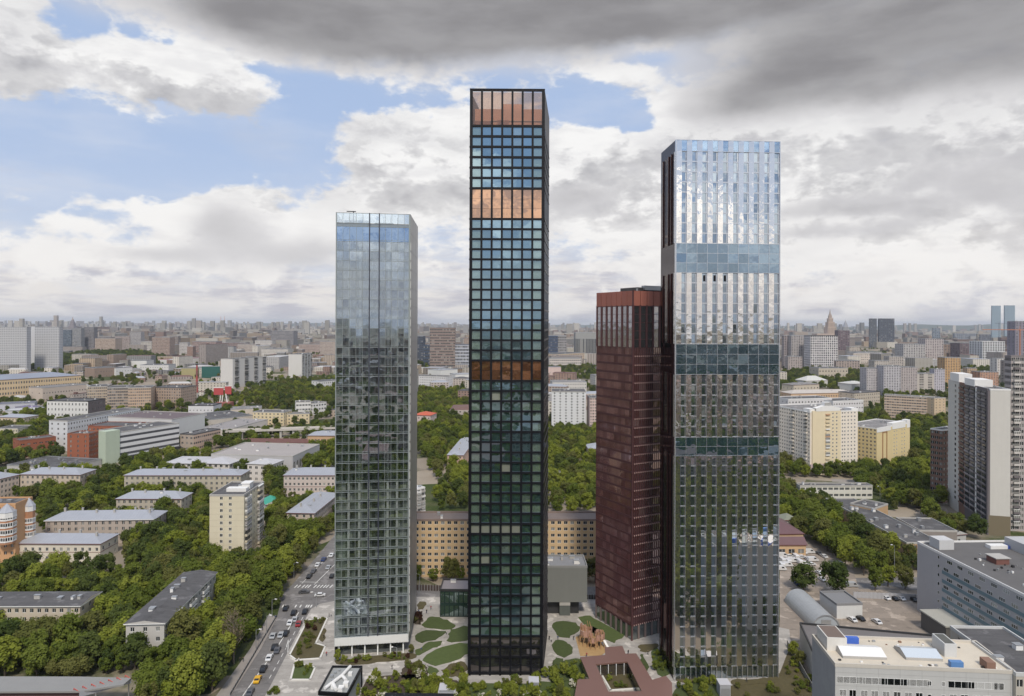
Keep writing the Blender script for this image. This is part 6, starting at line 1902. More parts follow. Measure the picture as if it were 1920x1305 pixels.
def shrub(P, k, col, s, label, group):
    t = thing('shrub', label, 'shrub', (P[0], P[1], .2), random.uniform(0, 6.28), group)
    t.scale = (s, s, s)
    link('foliage', SHRUB[k][0][col], t); link('stem', SHRUB[k][1], t)


KEEP = Near()
KEEP.add([tuple(p[:2]) for p in gpts(road)])
KEEP.add([tuple(p[:2]) for p in gpts([(480, 1345), (497, 1305), (539, 1224), (583, 1142), (627, 1127), (784, 1119), (1117, 1119), (1225, 1128), (1480, 1180), (1490, 1290), (1500, 1345)])])
KEEP.add([tuple(p[:2]) for p in gpts([(1462, 1024), (1525, 1030), (1550, 1056), (1590, 1094), (1610, 1104), (1725, 1108), (1760, 1200), (1500, 1290), (1462, 1200)])])
KEEP.add([tuple(p[:2]) for p in gpts([(345, 1345), (405, 1305), (470, 1215), (505, 1150), (519, 1158), (432, 1305), (400, 1345)])])

REGIONS = [  # polygon in ground pixels, spacing, what the place is, colour weights (green, bright, olive, dark)
    ([(-60, 1180), (-60, 1266), (235, 1264), (262, 1290), (270, 1340), (400, 1330), (470, 1205), (518, 1135), (524, 1100), (470, 1075), (410, 1085), (402, 1140), (310, 1215), (230, 1205), (180, 1165), (160, 1185), (60, 1190)], 5.3, 'in the wood before the charcoal roofs left of the road', (5, 3, 2.5, 2.5)),
    ([(-60, 1092), (-60, 1140), (190, 1160), (190, 1190), (228, 1235), (330, 1130), (400, 1085), (420, 1100), (520, 1105), (548, 1085), (592, 1040), (600, 1000), (540, 1020), (505, 990), (500, 1060), (390, 1066), (380, 1020), (245, 1040), (235, 1085)], 5.6, 'between the charcoal roofs and the cream tower', (5, 2.5, 2.5, 3)),
    ([(-60, 905), (-60, 935), (75, 940), (80, 1000), (230, 1000), (245, 1040), (380, 1020), (392, 940), (390, 905), (230, 905), (200, 897)], 7.0, 'among the grey-roofed walk-ups left of the cream tower', (4, 2.5, 2, 4)),
    ([(503, 890), (530, 890), (530, 945), (640, 950), (640, 985), (600, 1010), (540, 1022), (503, 1000)], 7.0, 'between the cream tower and the glass tower', (4, 3, 2, 4)),
    ([(-40, 838), (-40, 878), (25, 875), (110, 862), (100, 852), (40, 846)], 8, 'at the left edge near the low red brick hall', (4, 2, 2, 4)),
    ([(50, 775), (92, 775), (92, 812), (60, 830), (30, 815)], 8, 'left of the long white works', (4, 2, 2, 3)),
    ([(108, 788), (170, 783), (165, 797), (110, 802)], 8, 'in front of the white dark-roofed office', (3, 1, 2, 3)),
    ([(200, 905), (240, 880), (300, 860), (400, 858), (470, 898), (390, 905)], 9, 'by the white school', (4, 2, 2, 3)),
    ([(440, 752), (500, 728), (540, 716), (632, 713), (632, 768), (600, 752), (540, 768), (480, 762)], 9, 'in the grove below the white panel slabs', (4, 2, 3, 4)),
    ([(112, 668), (180, 660), (265, 660), (318, 672), (305, 686), (220, 675), (150, 682), (112, 692)], 16, 'in the far dark belt right of the grey slabs', (2, .5, 1, 6)),
    ([(572, 850), (640, 842), (640, 885), (560, 888)], 8, 'beside the grey flat-roofed hall', (4, 3, 2, 2)),
    ([(780, 735), (876, 735), (876, 958), (800, 958), (826, 915), (800, 870), (785, 800)], 8.5, 'between the glass and the black tower', (4, 3.5, 3, 2)),
    ([(775, 1083), (780, 1094), (885, 1096), (885, 1083)], 5.5, 'by the ochre slab left of the black tower', (3, 1, 4, 1)),
    ([(1022, 815), (1120, 812), (1120, 966), (1022, 966)], 7.5, 'between the black and the dark red tower', (4, 4, 2.5, 2)),
    ([(1022, 688), (1120, 690), (1120, 715), (1022, 708)], 16, 'in the far belt between black and dark red towers', (4, 1, 2, 4)),
    ([(1085, 1080), (1120, 1080), (1120, 1100), (1085, 1098)], 5.5, 'by the ochre slab right of the black tower', (3, 2, 3, 1)),
    ([(1440, 905), (1500, 936), (1545, 948), (1600, 985), (1690, 1040), (1725, 1050), (1725, 1098), (1640, 1094), (1600, 1080), (1565, 1050), (1530, 1022), (1500, 1010), (1500, 985), (1440, 965)], 5.6, 'along the long brick workshop', (5, 3, 2, 3)),
    ([(1462, 895), (1612, 900), (1712, 892), (1705, 880), (1612, 885), (1462, 880)], 7, 'at the foot of the cream apartment block', (4, 2, 2, 4)),
    ([(1690, 778), (1760, 762), (1772, 800), (1766, 945), (1742, 962), (1700, 952), (1664, 925), (1712, 890), (1708, 800)], 7.2, 'in the grove left of the striped slab', (5, 3, 2, 3)),
    ([(1462, 702), (1530, 692), (1640, 706), (1628, 735), (1560, 728), (1462, 736)], 13, 'in the far park below the framed tower', (3, 1, 2, 5)),
    ([(1612, 788), (1700, 766), (1700, 782), (1620, 794)], 10, 'between the two cream blocks and the pinkish row', (3, 2, 2, 4)),
    ([(1790, 722), (1840, 694), (1900, 688), (1900, 712)], 14, 'in the far park behind the striped slab', (3, 2, 1, 3)),
    ([(1612, 906), (1690, 900), (1702, 938), (1682, 962), (1650, 935), (1615, 928)], 6.5, 'between the brick workshop and the white low office', (4, 3, 2, 4)),
    ([(1738, 962), (1795, 990), (1835, 1012), (1780, 1006), (1744, 988)], 7, 'at the foot of the striped slab', (3, 2, 3, 2)),
    ([(-60, 1258), (-60, 1276), (232, 1276), (240, 1262)], 5, 'right behind the grey canopy', (4, 3, 3, 2)),
    ([(780, 672), (876, 672), (876, 690), (780, 690)], 18, 'in the far belt below the brown skyline tower', (3, 1, 2, 5)),
    ([(-40, 690), (70, 684), (70, 696), (-40, 702)], 16, 'at the foot of the huge grey slabs', (2, 0, 1, 5)),
    ([(180, 752), (345, 748), (345, 768), (180, 772)], 9, 'in front of the tan block row', (3, 1, 3, 4)),
]
fill_city()
COLN = ['mid-green', 'bright yellow-green', 'pale olive', 'dark green']
SHAPE = ['round', 'tall oval', 'broad spreading', 'slender', 'big full']


def plant_trees():
    rnd = random.Random(31)
    spots = []
    for poly, gap, where, wts in REGIONS:
        gap *= .86 if gap > 6.7 else .95
        Q = [tuple(p[:2]) for p in gpts(poly)]
        xs, ys = [p[0] for p in Q], [p[1] for p in Q]
        grid = {}
        area = (max(xs) - min(xs)) * (max(ys) - min(ys))
        for _ in range(min(16000, int(area / gap ** 2 * 5))):
            p = (rnd.uniform(min(xs), max(xs)), rnd.uniform(min(ys), max(ys)))
            if not inside(p, Q): continue
            if NEAR.hit(p, 2.6) or KEEP.hit(p, 2.0): continue
            g = gap * rnd.uniform(.8, 1.3)
            ci, cj = int(p[0] // gap), int(p[1] // gap)
            if any((p[0] - q[0]) ** 2 + (p[1] - q[1]) ** 2 < g * g for i in range(ci - 2, ci + 3) for j in range(cj - 2, cj + 3) for q in grid.get((i, j), ())): continue
            grid.setdefault((ci, cj), []).append(p)
            spots.append((p, where, rnd.choices(range(4), wts)[0], rnd.randrange(5), rnd.uniform(.60, 1.18) * (1.0 if gap < 8 else 1.1)))
    def seen(p):
        a, b = px_of((p[0], p[1], 9))
        return -20 < a < 1940 and b < 1310
    def hidden(p):                                       # behind one of the four towers
        a, _ = px_of((p[0], p[1], 9))
        return (640 < a < 770 and p[1] > 260) or (886 < a < 1018 and p[1] > 250) or (1126 < a < 1455 and p[1] > 270)
    spots = [q for q in spots if not hidden(q[0])]
    spots.sort(key=lambda q: (not seen(q[0]), q[0][1]))
    for p, where, col, kind, s in spots[:286]:
        tree(p, kind, col, s, '%s %s tree %s' % (SHAPE[kind], COLN[col], where), 'trees ' + where)
    rest = [(p, col, kind, s) for p, _, col, kind, s in spots[286:]]
    for _ in range(2600):                                # street and yard trees through the town
        px, py = rnd.uniform(-30, 1950), 618 + 230 * rnd.random() ** 1.6
        p = W(px, py)
        if NEAR.hit((p.x, p.y), 2) or KEEP.hit((p.x, p.y)): continue
        for k in range(rnd.choice((1, 2, 4, 7))):
            q = (p.x + rnd.gauss(0, 13), p.y + rnd.gauss(0, 13))
            if not NEAR.hit(q, 1): rest.append((q, rnd.choices(range(4), (4, 1, 2, 4))[0], rnd.randrange(5), rnd.uniform(.6, 1.0)))
    for _ in range(3600):                                # the wooded quarter behind the camera, mirrored by the towers
        q = (rnd.uniform(-900, 900), 190 - 1500 * rnd.random() ** 1.3)
        if 60 < q[1] and abs(q[0]) < 60: continue
        rest.append((q, rnd.choices(range(4), (4, 3, 2, 2))[0], rnd.randrange(5), rnd.uniform(.7, 1.1)))
    for _ in range(3600):
        q = (rnd.uniform(-300, 300), rnd.uniform(-260, 185))
        if KEEP.hit(q) or NEAR.hit(q) or q[1] > 215 - abs(q[0]) * .0: continue
        rest.append((q, rnd.choices(range(4), (4, 3, 2, 2))[0], rnd.randrange(5), rnd.uniform(.6, 1.0)))
    # one object, instanced by geometry nodes
    kinds = bpy.data.collections.new('tree_kinds')
    names = []
    for kind in range(5):
        for col in range(4):
            src = KINDS[kind][0][col]
            o = bpy.data.objects.new('kind_%02d' % (kind * 4 + col), src)
            kinds.objects.link(o)
    me = bpy.data.meshes.new('woodland')
    me.from_pydata([(p[0], p[1], 0) for p, *_ in rest], [], [])
    for nm, tp, vals in (('tree_kind', 'INT', [k * 4 + c for _, c, k, _ in rest]), ('tree_scale', 'FLOAT', [s for *_, s in rest]), ('tree_turn', 'FLOAT', [rnd.uniform(0, 6.28) for _ in rest])):
        at = me.attributes.new(nm, tp, 'POINT')
        at.data.foreach_set('value', vals)
    wo = bpy.data.objects.new('woodland', me)
    COL.objects.link(wo)
    tag(wo, 'thousands of further trees merging into masses between the buildings', 'woodland', None, 'stuff')
    ng = bpy.data.node_groups.new('woodland', 'GeometryNodeTree')
    ng.interface.new_socket('Geometry', in_out='INPUT', socket_type='NodeSocketGeometry')
    ng.interface.new_socket('Geometry', in_out='OUTPUT', socket_type='NodeSocketGeometry')
    N, Lk = ng.nodes.new, ng.links.new
    gi, go = N('NodeGroupInput'), N('NodeGroupOutput')
    m2p = N('GeometryNodeMeshToPoints')
    ci = N('GeometryNodeCollectionInfo')
    ci.inputs['Collection'].default_value = kinds
    ci.inputs['Separate Children'].default_value = True
    iop = N('GeometryNodeInstanceOnPoints')
    iop.inputs['Pick Instance'].default_value = True
    def attr(nm, t):
        a = N('GeometryNodeInputNamedAttribute'); a.data_type = t; a.inputs['Name'].default_value = nm
        return a.outputs['Attribute']
    cx = N('ShaderNodeCombineXYZ')
    Lk(attr('tree_turn', 'FLOAT'), cx.inputs[2])
    e2r = N('FunctionNodeEulerToRotation')
    Lk(cx.outputs[0], e2r.inputs[0])
    Lk(gi.outputs[0], m2p.inputs['Mesh']); Lk(m2p.outputs[0], iop.inputs['Points'])
    Lk(ci.outputs[0], iop.inputs['Instance']); Lk(attr('tree_kind', 'INT'), iop.inputs['Instance Index'])
    Lk(e2r.outputs[0], iop.inputs['Rotation']); Lk(attr('tree_scale', 'FLOAT'), iop.inputs['Scale'])
    Lk(iop.outputs[0], go.inputs[0])
    wo.modifiers.new('woodland', 'NODES').node_group = ng
    print('TREES', len(spots), 'rest', len(rest))
plant_trees()

# single trees one can point at
tree(W(352, 1318), 4, 1, 1.02, 'large bright round tree nearest the bottom edge beside the pavement', 'trees in the wood before the charcoal roofs left of the road')
tree(W(400, 1290), 0, 1, .75, 'bright tree squeezed between the largest bright one and the pavement', 'trees in the wood before the charcoal roofs left of the road')
_t = thing('tree', 'pale budding tree with bare twigs beside the road pavement', 'tree', W(438, 1245), 0.4)
_t.scale = (1.12, 1.12, 1.25); link('crown', BARE[0], _t); link('trunk', BARE[1], _t)
for px, py, k, c, s, lab in ((1507, 1108, 0, 3, 1.22, 'round dark green tree standing before the arched hangar'), (1566, 1112, 2, 3, 1.12, 'broad dark green tree between hangar and white shed'),
                             (1641, 1108, 1, 0, .88, 'lone small tree on the kerb above the dusty yard'), (1697, 1105, 0, 2, .86, 'lone small olive tree beside the banded office wall'), (1665, 1100, 3, 1, .9, 'slender bright tree on the street above the dusty yard')):
    tree(W(px, py), k, c, s, lab, None)

# garden planting in the plaza
def garden():
    rnd = random.Random(9)
    G = [
        ([(690, 1278), (760, 1270), (880, 1282), (880, 1330), (690, 1330)], 46, 'in the garden left of the black tower', (5, 3, 1, .4, 2.6)),
        ([(872, 1290), (1000, 1286), (1090, 1284), (1085, 1330), (872, 1330)], 44, 'in the garden before the black tower', (5, 4, 1, 0, 2.4)),
        ([(1030, 1262), (1062, 1244), (1092, 1242), (1097, 1270), (1075, 1280), (1035, 1282)], 16, 'on the lawn left of the brown pavilion', (5, 4, 1, 0, 0)),
        ([(1262, 1305), (1290, 1282), (1345, 1283), (1345, 1330), (1262, 1330)], 20, 'in the garden right of the brown pavilion', (5, 4, 1, 0, 2)),
        ([(1380, 1290), (1420, 1280), (1470, 1275), (1470, 1330), (1380, 1330)], 10, 'on the rough lawn before the mirrored tower', (2, 3, 3, 0, .6)),
        ([(1462, 1235), (1490, 1222), (1545, 1300), (1500, 1330)], 22, 'on the bank left of the cream-roofed office', (3, 4, 3, 0, 1)),
        ([(640, 1247), (640, 1240), (768, 1228), (772, 1237)], 22, 'along the glass tower lobby', (2, 3, 3, 1, 0)),
        (ell(778, 1263, 20, 15), 18, 'in the round bed below the glass tower', (1, 2, 4, 1, .3)),
        (ell(783, 1162, 7, 8), 9, 'in the small oval bed right of the glass tower', (0, 0, 1, 6, 0)),
        ([(577, 1166), (610, 1162), (586, 1210), (560, 1234), (546, 1228)], 26, 'in the large olive planter by the road', (0, 2, 6, 1, 0)),
        ([(555, 1246), (588, 1255), (580, 1272), (548, 1272)], 10, 'in the small kerbed planter by the road', (1, 4, 2, 0, 0)),
        ([(1222, 1230), (1236, 1220), (1254, 1260), (1240, 1266)], 9, 'on the lawn strip left of the mirrored tower', (2, 4, 1, 0, 0)),
        ([(1122, 1255), (1180, 1251), (1198, 1290), (1146, 1294)], 9, 'in the pavilion courtyard', (1, 3, 3, 0, 0)),
        ([(829, 1262), (845, 1249), (866, 1244), (872, 1262), (850, 1270)], 9, 'in the bed at the left foot of the black tower', (4, 3, 1, 0, 1)),
        ([(497, 1308), (512, 1296), (522, 1300), (515, 1318)], 5, 'on the kerb at the bottom right of the road', (1, 4, 1, 0, 0)),
        ([(600, 1292), (690, 1290), (690, 1330), (600, 1330)], 14, 'below the duct-roofed kiosk', (4, 3, 1, 0, 0)),
    ]
    cn = ['bright green', 'mid-green', 'olive', 'dark red', 'white flowering']
    for poly, n, where, w in G:
        Q = [tuple(p[:2]) for p in gpts(poly)]
        xs, ys = [p[0] for p in Q], [p[1] for p in Q]
        k = t = 0
        while k < n and t < n * 40:
            t += 1
            p = (rnd.uniform(min(xs), max(xs)), rnd.uniform(min(ys), max(ys)))
            if not inside(p, Q): continue
            c = rnd.choices(range(5), w)[0]
            s = rnd.uniform(.5, 1.15) * (1.15 if 'garden' in where else .85)
            shrub(p, rnd.randrange(3), c, s, '%s shrub %s' % (cn[c], where), 'shrubs ' + where)
            k += 1
    pos = [(705, 1282, .34, 1), (742, 1279, .32, 1), (765, 1252, .26, 2), (785, 1256, .26, 2), (812, 1292, .34, 1), (836, 1278, .36, 1), (868, 1284, .34, 1), (905, 1294, .30, 1), (960, 1296, .32, 1), (1005, 1284, .40, 1), (1022, 1272, .40, 1), (1040, 1280, .42, 1), (1058, 1268, .42, 1), (1075, 1276, .40, 1), (1088, 1292, .40, 1), (1290, 1300, .36, 1), (1318, 1290, .3, 0), (1488, 1232, .42, 1), (1500, 1250, .40, 2), (771, 1226, .3, 2), (633, 1241, .3, 1), (1228, 1258, .3, 0)]
    for x0, x1, n in ((690, 870, 20), (880, 1090, 22), (1265, 1345, 8), (600, 690, 8)):
        for _ in range(n): pos.append((rnd.uniform(x0, x1), rnd.uniform(1284, 1312), rnd.uniform(.22, .36), rnd.choice((0, 1, 1, 1, 2))))
    for px, py, s, c in pos:
        where = 'by the duct-roofed kiosk' if px < 690 else 'left of the black tower' if px < 880 else 'before the black tower' if px < 1030 else 'left of the brown pavilion' if px < 1095 else 'right of the brown pavilion' if px < 1400 else 'on the bank left of the cream-roofed office'
        k = rnd.randrange(5)
        tree(W(px, py), k, c, s, '%s %s young %s garden tree %s' % ('tallish' if s > .33 else 'small', SHAPE[k], COLN[c], where), 'young garden trees ' + where, name='garden_tree')
garden()

# ================================================================== STREET THINGS
def dirpx(a, b):
    p, q = W(*a), W(*b)
    return math.atan2(q.y - p.y, q.x - p.x)


def car_meshes():
    prof = [(-2.2, .35), (-2.25, .75), (-1.55, .92), (-.95, 1.42), (.75, 1.45), (1.45, .98), (2.15, .85), (2.25, .38)]
    b = MB()
    for y0, y1 in ((-.88, .88),):
        L_ = [(x, y0, z) for x, z in prof]; R_ = [(x, y1, z) for x, z in prof]
        b.poly(L_[::-1]); b.poly(R_)
        for i in range(len(prof)):
            j = (i + 1) % len(prof)
            b.quad(L_[i], L_[j], R_[j], R_[i])
    b2 = [b.f, b.v]
    g = MB()
    g.quad((-1.52, -.76, .97), (-1.52, .76, .97), (-1.0, .70, 1.40), (-1.0, -.70, 1.40)); g.quad((1.40, .76, 1.03), (1.40, -.76, 1.03), (.80, -.70, 1.43), (.80, .70, 1.43))
    for s in (-1, 1):
        y = s * .89
        p = [(-1.25, y, .95), (1.15, y, .98), (.70, y, 1.36), (-.88, y, 1.34)]
        g.poly(p if s < 0 else p[::-1])
    w = MB(); w.tube((0, -.11, 0), (0, .11, 0), .33, .33, 10); w.tube((0, -.12, 0), (0, .12, 0), .18, .18, 8, 1)
    v = MB()
    vp = [(-2.5, .35), (-2.55, 1.9), (-2.3, 2.1), (1.2, 2.1), (1.75, 1.2), (2.5, 1.0), (2.55, .4)]
    L_ = [(x, -.97, z) for x, z in vp]; R_ = [(x, .97, z) for x, z in vp]
    v.poly(L_[::-1]); v.poly(R_)
    for i in range(len(vp)):
        j = (i + 1) % len(vp)
        v.quad(L_[i], L_[j], R_[j], R_[i])
    vg = MB(); vg.quad((1.75, .85, 1.25), (1.75, -.85, 1.25), (1.27, -.82, 2.02), (1.27, .82, 2.02))
    for s in (-1, 1):
        p = [(.2, s * .98, 1.25), (1.55, s * .98, 1.25), (1.1, s * .98, 1.95), (.2, s * .98, 1.95)]
        vg.poly(p if s < 0 else p[::-1])
    return b, g, w, v, vg
_cb, _cg, _cw, _cv, _cvg = car_meshes()
CG = mat('car_glass', (.02, .024, .03), .08)
TYRE, RIM = mat('tyre', (.015, .015, .015), .9), M['zinc']
WHEEL = _cw.mesh('wheel', [TYRE, RIM])
CGM, VGM = _cg.mesh('windows', CG), _cvg.mesh('windows', CG)
PAINT = {n: mat('car_paint_' + n, c, .28, metal=.2) for n, c in dict(black=(.012, .012, .014), white=(.72, .72, .72), silver=(.42, .43, .44), grey=(.10, .10, .11), yellow=(.75, .42, .02), blue=(.02, .04, .14), red=(.30, .03, .03)).items()}
BODY = {}
def car(P, rz, paint, label, group, van=False):
    k = (paint, van)
    if k not in BODY: BODY[k] = (_cv if van else _cb).mesh('body', PAINT[paint])
    t = thing('parked_van' if van else 'car', label, 'van' if van else 'car', (P.x, P.y, P.z), rz, group)
    link('body', BODY[k], t); link('window_glass', VGM if van else CGM, t)
    for x in (-1.4, 1.4):
        for y in (-.85, .85): link('wheel', WHEEL, t, loc=(x, y, .33))
    return t

rd = dirpx((469, 1300), (551, 1150))
rd2 = dirpx((580, 1082), (607, 1051))
for px, py, pnt, lab in ((536, 1143, 'black', 'black car waiting at the lower zebra crossing, left lane'), (551, 1151, 'black', 'black car waiting at the lower zebra crossing, middle lane'), (572, 1149, 'black', 'dark car waiting at the lower zebra crossing, right lane'),
                         (544, 1170, 'white', 'white car behind the dark ones at the lower crossing'), (527, 1193, 'silver', 'silver car halfway along the road'), (515, 1216, 'black', 'black car following the silver one'),
                         (483, 1277, 'yellow', 'bright yellow taxi on the road'), (469, 1301, 'grey', 'dark car cut by the bottom edge behind the taxi')):
    car(W(px, py, .04), rd, pnt, lab, 'cars on the road')
for px, py, pnt, lab in ((607, 1051, 'blue', 'dark blue car at the head of the row beyond the crossroads'), (596, 1061, 'white', 'white car in the row beyond the crossroads'), (588, 1073, 'grey', 'grey car in the row beyond the crossroads'), (580, 1083, 'black', 'black car at the stop line beyond the crossroads'), (623, 1082, 'black', 'black car turning at the left edge of the glass tower')):
    car(W(px, py, .04), rd2, pnt, lab, 'cars beyond the crossroads')
for px, py, pnt, lab in ((505, 1236, 'white', 'white car on the road left of the small kerbed planter'), (520, 1222, 'grey', 'grey car in the right lane beside the olive planter'), (536, 1190, 'black', 'black car in the right lane near the tip of the olive planter'), (553, 1164, 'silver', 'silver car just below the lower zebra crossing'), (494, 1257, 'black', 'black car in front of the yellow taxi'), (560, 1172, 'red', 'dark red car in the right lane at the olive planter'), (512, 1195, 'silver', 'silver car in the left lane by the pavement')):
    car(W(px, py, .04), rd, pnt, lab, 'cars on the road')
for px, py, pnt, lab in ((600, 1118, 'white', 'white car crossing the junction'), (570, 1112, 'grey', 'grey car crossing the junction'), (616, 1066, 'silver', 'silver car coming down the right lane beyond the crossroads'), (622, 1043, 'white', 'white car far up the road by the glass tower')):
    car(W(px, py, .04), rd2 if py < 1100 else R(8), pnt, lab, 'cars beyond the crossroads')
rv = random.Random(4)
for i, (px, py) in enumerate(((1465, 1037), (1474, 1036), (1485, 1037), (1495, 1036), (1507, 1037), (1518, 1037), (1468, 1044), (1480, 1045), (1491, 1046), (1503, 1046), (1514, 1050), (1524, 1052), (1466, 1053), (1476, 1055), (1487, 1054), (1465, 1062), (1476, 1062), (1498, 1056), (1510, 1058), (1521, 1060), (1464, 1069))):
    car(W(px, py, .07), R(rv.choice((0, 3, 95, 90, -4))), 'white', 'white van packed in the yard at the right edge of the mirrored tower', 'white vans packed in the yard', van=rv.random() < .75)
for px, py, pnt, v, lab in ((1534, 1039, 'grey', False, 'grey car at the right end of the packed vans'), (1545, 1045, 'white', False, 'white car apart from the packed vans'), (1494, 1096, 'blue', True, 'dark blue truck at the far end of the hangar'), (1536, 1076, 'white', False, 'white car between the two yard trees'), (1541, 1088, 'white', False, 'white car on the yard edge below the trees'), (1575, 1058, 'silver', False, 'silver car under the trees right of the yard'),
                            (1598, 1100, 'silver', True, 'silver van on the street right of the yard trees'), (1661, 1123, 'white', False, 'white car on the dusty lot, leftmost of four'), (1676, 1124, 'black', False, 'black car on the dusty lot between two light ones'), (1689, 1124, 'white', False, 'white car on the dusty lot, right of the black one'), (1712, 1126, 'black', False, 'black car by the wall of the banded office'),
                            (1598, 1164, 'white', False, 'white car behind the depot roof'), (1644, 1168, 'white', False, 'white car right of the depot junk'), (1613, 1162, 'black', False, 'black car before the white metal shed')):
    car(W(px, py, .07), R(100) if not v else R(rv.choice((0, 90))), pnt, lab, None, v)

def persons():
    me0 = bpy.data.meshes.new('figure')
    V = [(0, 0, .95), (0, 0, 1.15), (0, .02, 1.40), (0, .02, 1.52), (0, .04, 1.64), (0, .04, 1.72), (.20, .0, 1.40), (.27, .02, 1.12), (.26, .10, .88), (-.20, .0, 1.40), (-.27, -.02, 1.12), (-.25, -.06, .88),
         (.10, .0, .90), (.11, .12, .50), (.11, .14, .08), (.11, .26, .03), (-.10, .0, .90), (-.11, -.06, .50), (-.11, -.20, .10), (-.11, -.08, .03)]
    Eg = [(0, 1), (1, 2), (2, 3), (3, 4), (4, 5), (2, 6), (6, 7), (7, 8), (2, 9), (9, 10), (10, 11), (0, 12), (12, 13), (13, 14), (14, 15), (0, 16), (16, 17), (17, 18), (18, 19)]
    rad = [.15, .14, .16, .06, .095, .07, .075, .05, .04, .075, .05, .04, .10, .07, .05, .04, .10, .07, .05, .04]
    me0.from_pydata(V, Eg, [])
    o = bpy.data.objects.new('figure', me0); COL.objects.link(o)
    m = o.modifiers.new('skin', 'SKIN')
    for i, r in enumerate(rad): me0.skin_vertices[0].data[i].radius = (r, r)
    me0.skin_vertices[0].data[0].use_root = True
    s = o.modifiers.new('sub', 'SUBSURF'); s.levels = 1; s.render_levels = 1
    dg = bpy.context.evaluated_depsgraph_get()
    base = bpy.data.meshes.new_from_object(o.evaluated_get(dg))
    bpy.data.objects.remove(o)
    sk, hair = mat('skin', (.45, .28, .20), .6), mat('hair', (.04, .025, .02), .8)
    sets = [((.02, .02, .025), (.03, .035, .06)), ((.55, .54, .52), (.03, .03, .035)), ((.30, .05, .05), (.05, .06, .10)), ((.06, .10, .20), (.20, .18, .15)), ((.02, .02, .02), (.02, .02, .02))]
    out = []
    for i, (a, b) in enumerate(sets):
        me = base.copy(); me.name = 'person'
        me.materials.clear()
        for q in (mat('cloth_top_%s' % 'abcde'[i], a, .9), mat('cloth_leg_%s' % 'abcde'[i], b, .9), sk, hair): me.materials.append(q)
        for p in me.polygons:
            z, x = p.center.z, abs(p.center.x)
            p.material_index = 3 if z > 1.66 else 2 if (z > 1.5 or (x > .2 and z < .93)) else 0 if z > .92 else 1
        out.append(me)
    lab = ('in dark clothes', 'in a white top', 'in a red top', 'in a blue top', 'all in black')
    for px, py, k, a, where in ((450, 1242, 0, 60, 'on the left pavement beside the pale bare tree'), (456, 1241, 4, 60, 'on the left pavement next to the dark-clothed walker'), (492, 1182, 0, 240, 'on the left pavement below the crossing'), (516, 1161, 3, 60, 'on the left pavement at the crossing'),
                                (617, 1157, 4, 100, 'beside the left edge of the glass tower'), (621, 1156, 1, 100, 'beside the left edge of the glass tower'), (1030, 1200, 4, 0, 'at the right foot of the black tower'), (1034, 1204, 1, 180, 'at the right foot of the black tower'), (800, 1150, 0, 30, 'on the pale steps between glass and black towers'), (808, 1143, 2, 200, 'on the plaza behind the glass tower'), (790, 1222, 3, 45, 'on the path between the lawn beds'), (1178, 1227, 0, 10, 'beside the notch of the brown pavilion'), (1290, 1278, 1, 90, 'on the plaza before the mirrored tower'), (607, 1197, 4, 75, 'on the plaza by the olive planter'), (640, 1270, 0, 120, 'on the plaza right of the duct-roofed kiosk'), (700, 1262, 3, 70, 'on the pale walk below the glass tower lobby'), (735, 1255, 4, 250, 'on the pale walk below the glass tower lobby'), (612, 1230, 2, 20, 'between the olive planter and the glass tower'), (837, 1190, 1, 100, 'on the path between two lawn beds'), (785, 1150, 3, 200, 'behind the right edge of the glass tower'), (1076, 1200, 0, 40, 'left of the wooden playground'), (1046, 1200, 3, 330, 'between the lawn beds right of the black tower'), (1100, 1232, 2, 0, 'on the sand of the playground'), (1215, 1228, 4, 60, 'on the path right of the brown pavilion'), (1330, 1281, 3, 80, 'on the pale walk before the mirrored tower'), (1400, 1279, 0, 260, 'on the pale walk before the mirrored tower'), (560, 1242, 1, 40, 'between the two kerbed planters')):
        p = W(px, py, .16)
        o = link('person', out[k], None, loc=p, rz=R(a))
        tag(o, 'small figure %s walking %s' % (lab[k], where), 'person', 'people walking')
persons()

def lamp(px, py, hgt, label, arm=1.6, rz=0):
    p = W(px, py)
    t = thing('street_lamp', label, 'street lamp', p, rz, 'street lamps')
    q = MB(); q.tube((0, 0, 0), (0, 0, hgt), .14, .08, 6); q.build('pole', M['zinc'], t)
    q = MB(); q.tube((0, 0, hgt), (arm, 0, hgt + .5), .06, .05, 5); q.build('arm', M['zinc'], t)
    q = MB(); q.box(arm - .3, -.2, hgt + .4, arm + .7, .2, hgt + .62, 0); q.build('lamp_head', M['white'], t)
for px, py, h, lab in ((593, 1139, 6, 'street lamp on the plaza corner at the crossroads'), (551, 1085, 7, 'street lamp left of the upper zebra crossing'), (802, 857, 9, 'white street lamp among the trees right of the glass tower'), (1677, 1084, 15, 'tall pole at the street right of the yard trees'), (787, 1112, 8, 'street lamp at the right edge of the glass tower'), (1650, 938, 9, 'lamp at the corner of the brick workshop'), (1627, 900, 10, 'white lamp before the cream apartment block'), (744, 1236, 4, 'short lamp in front of the glass tower lobby'), (510, 1158, 7, 'street lamp on the pavement at the lower crossing'), (500, 1190, 7, 'street lamp on the pavement opposite the olive planter'), (480, 1218, 7, 'street lamp on the pavement beside the bare tree')):
    lamp(px, py, h, lab, rz=R(200) if px > 560 else R(-20))

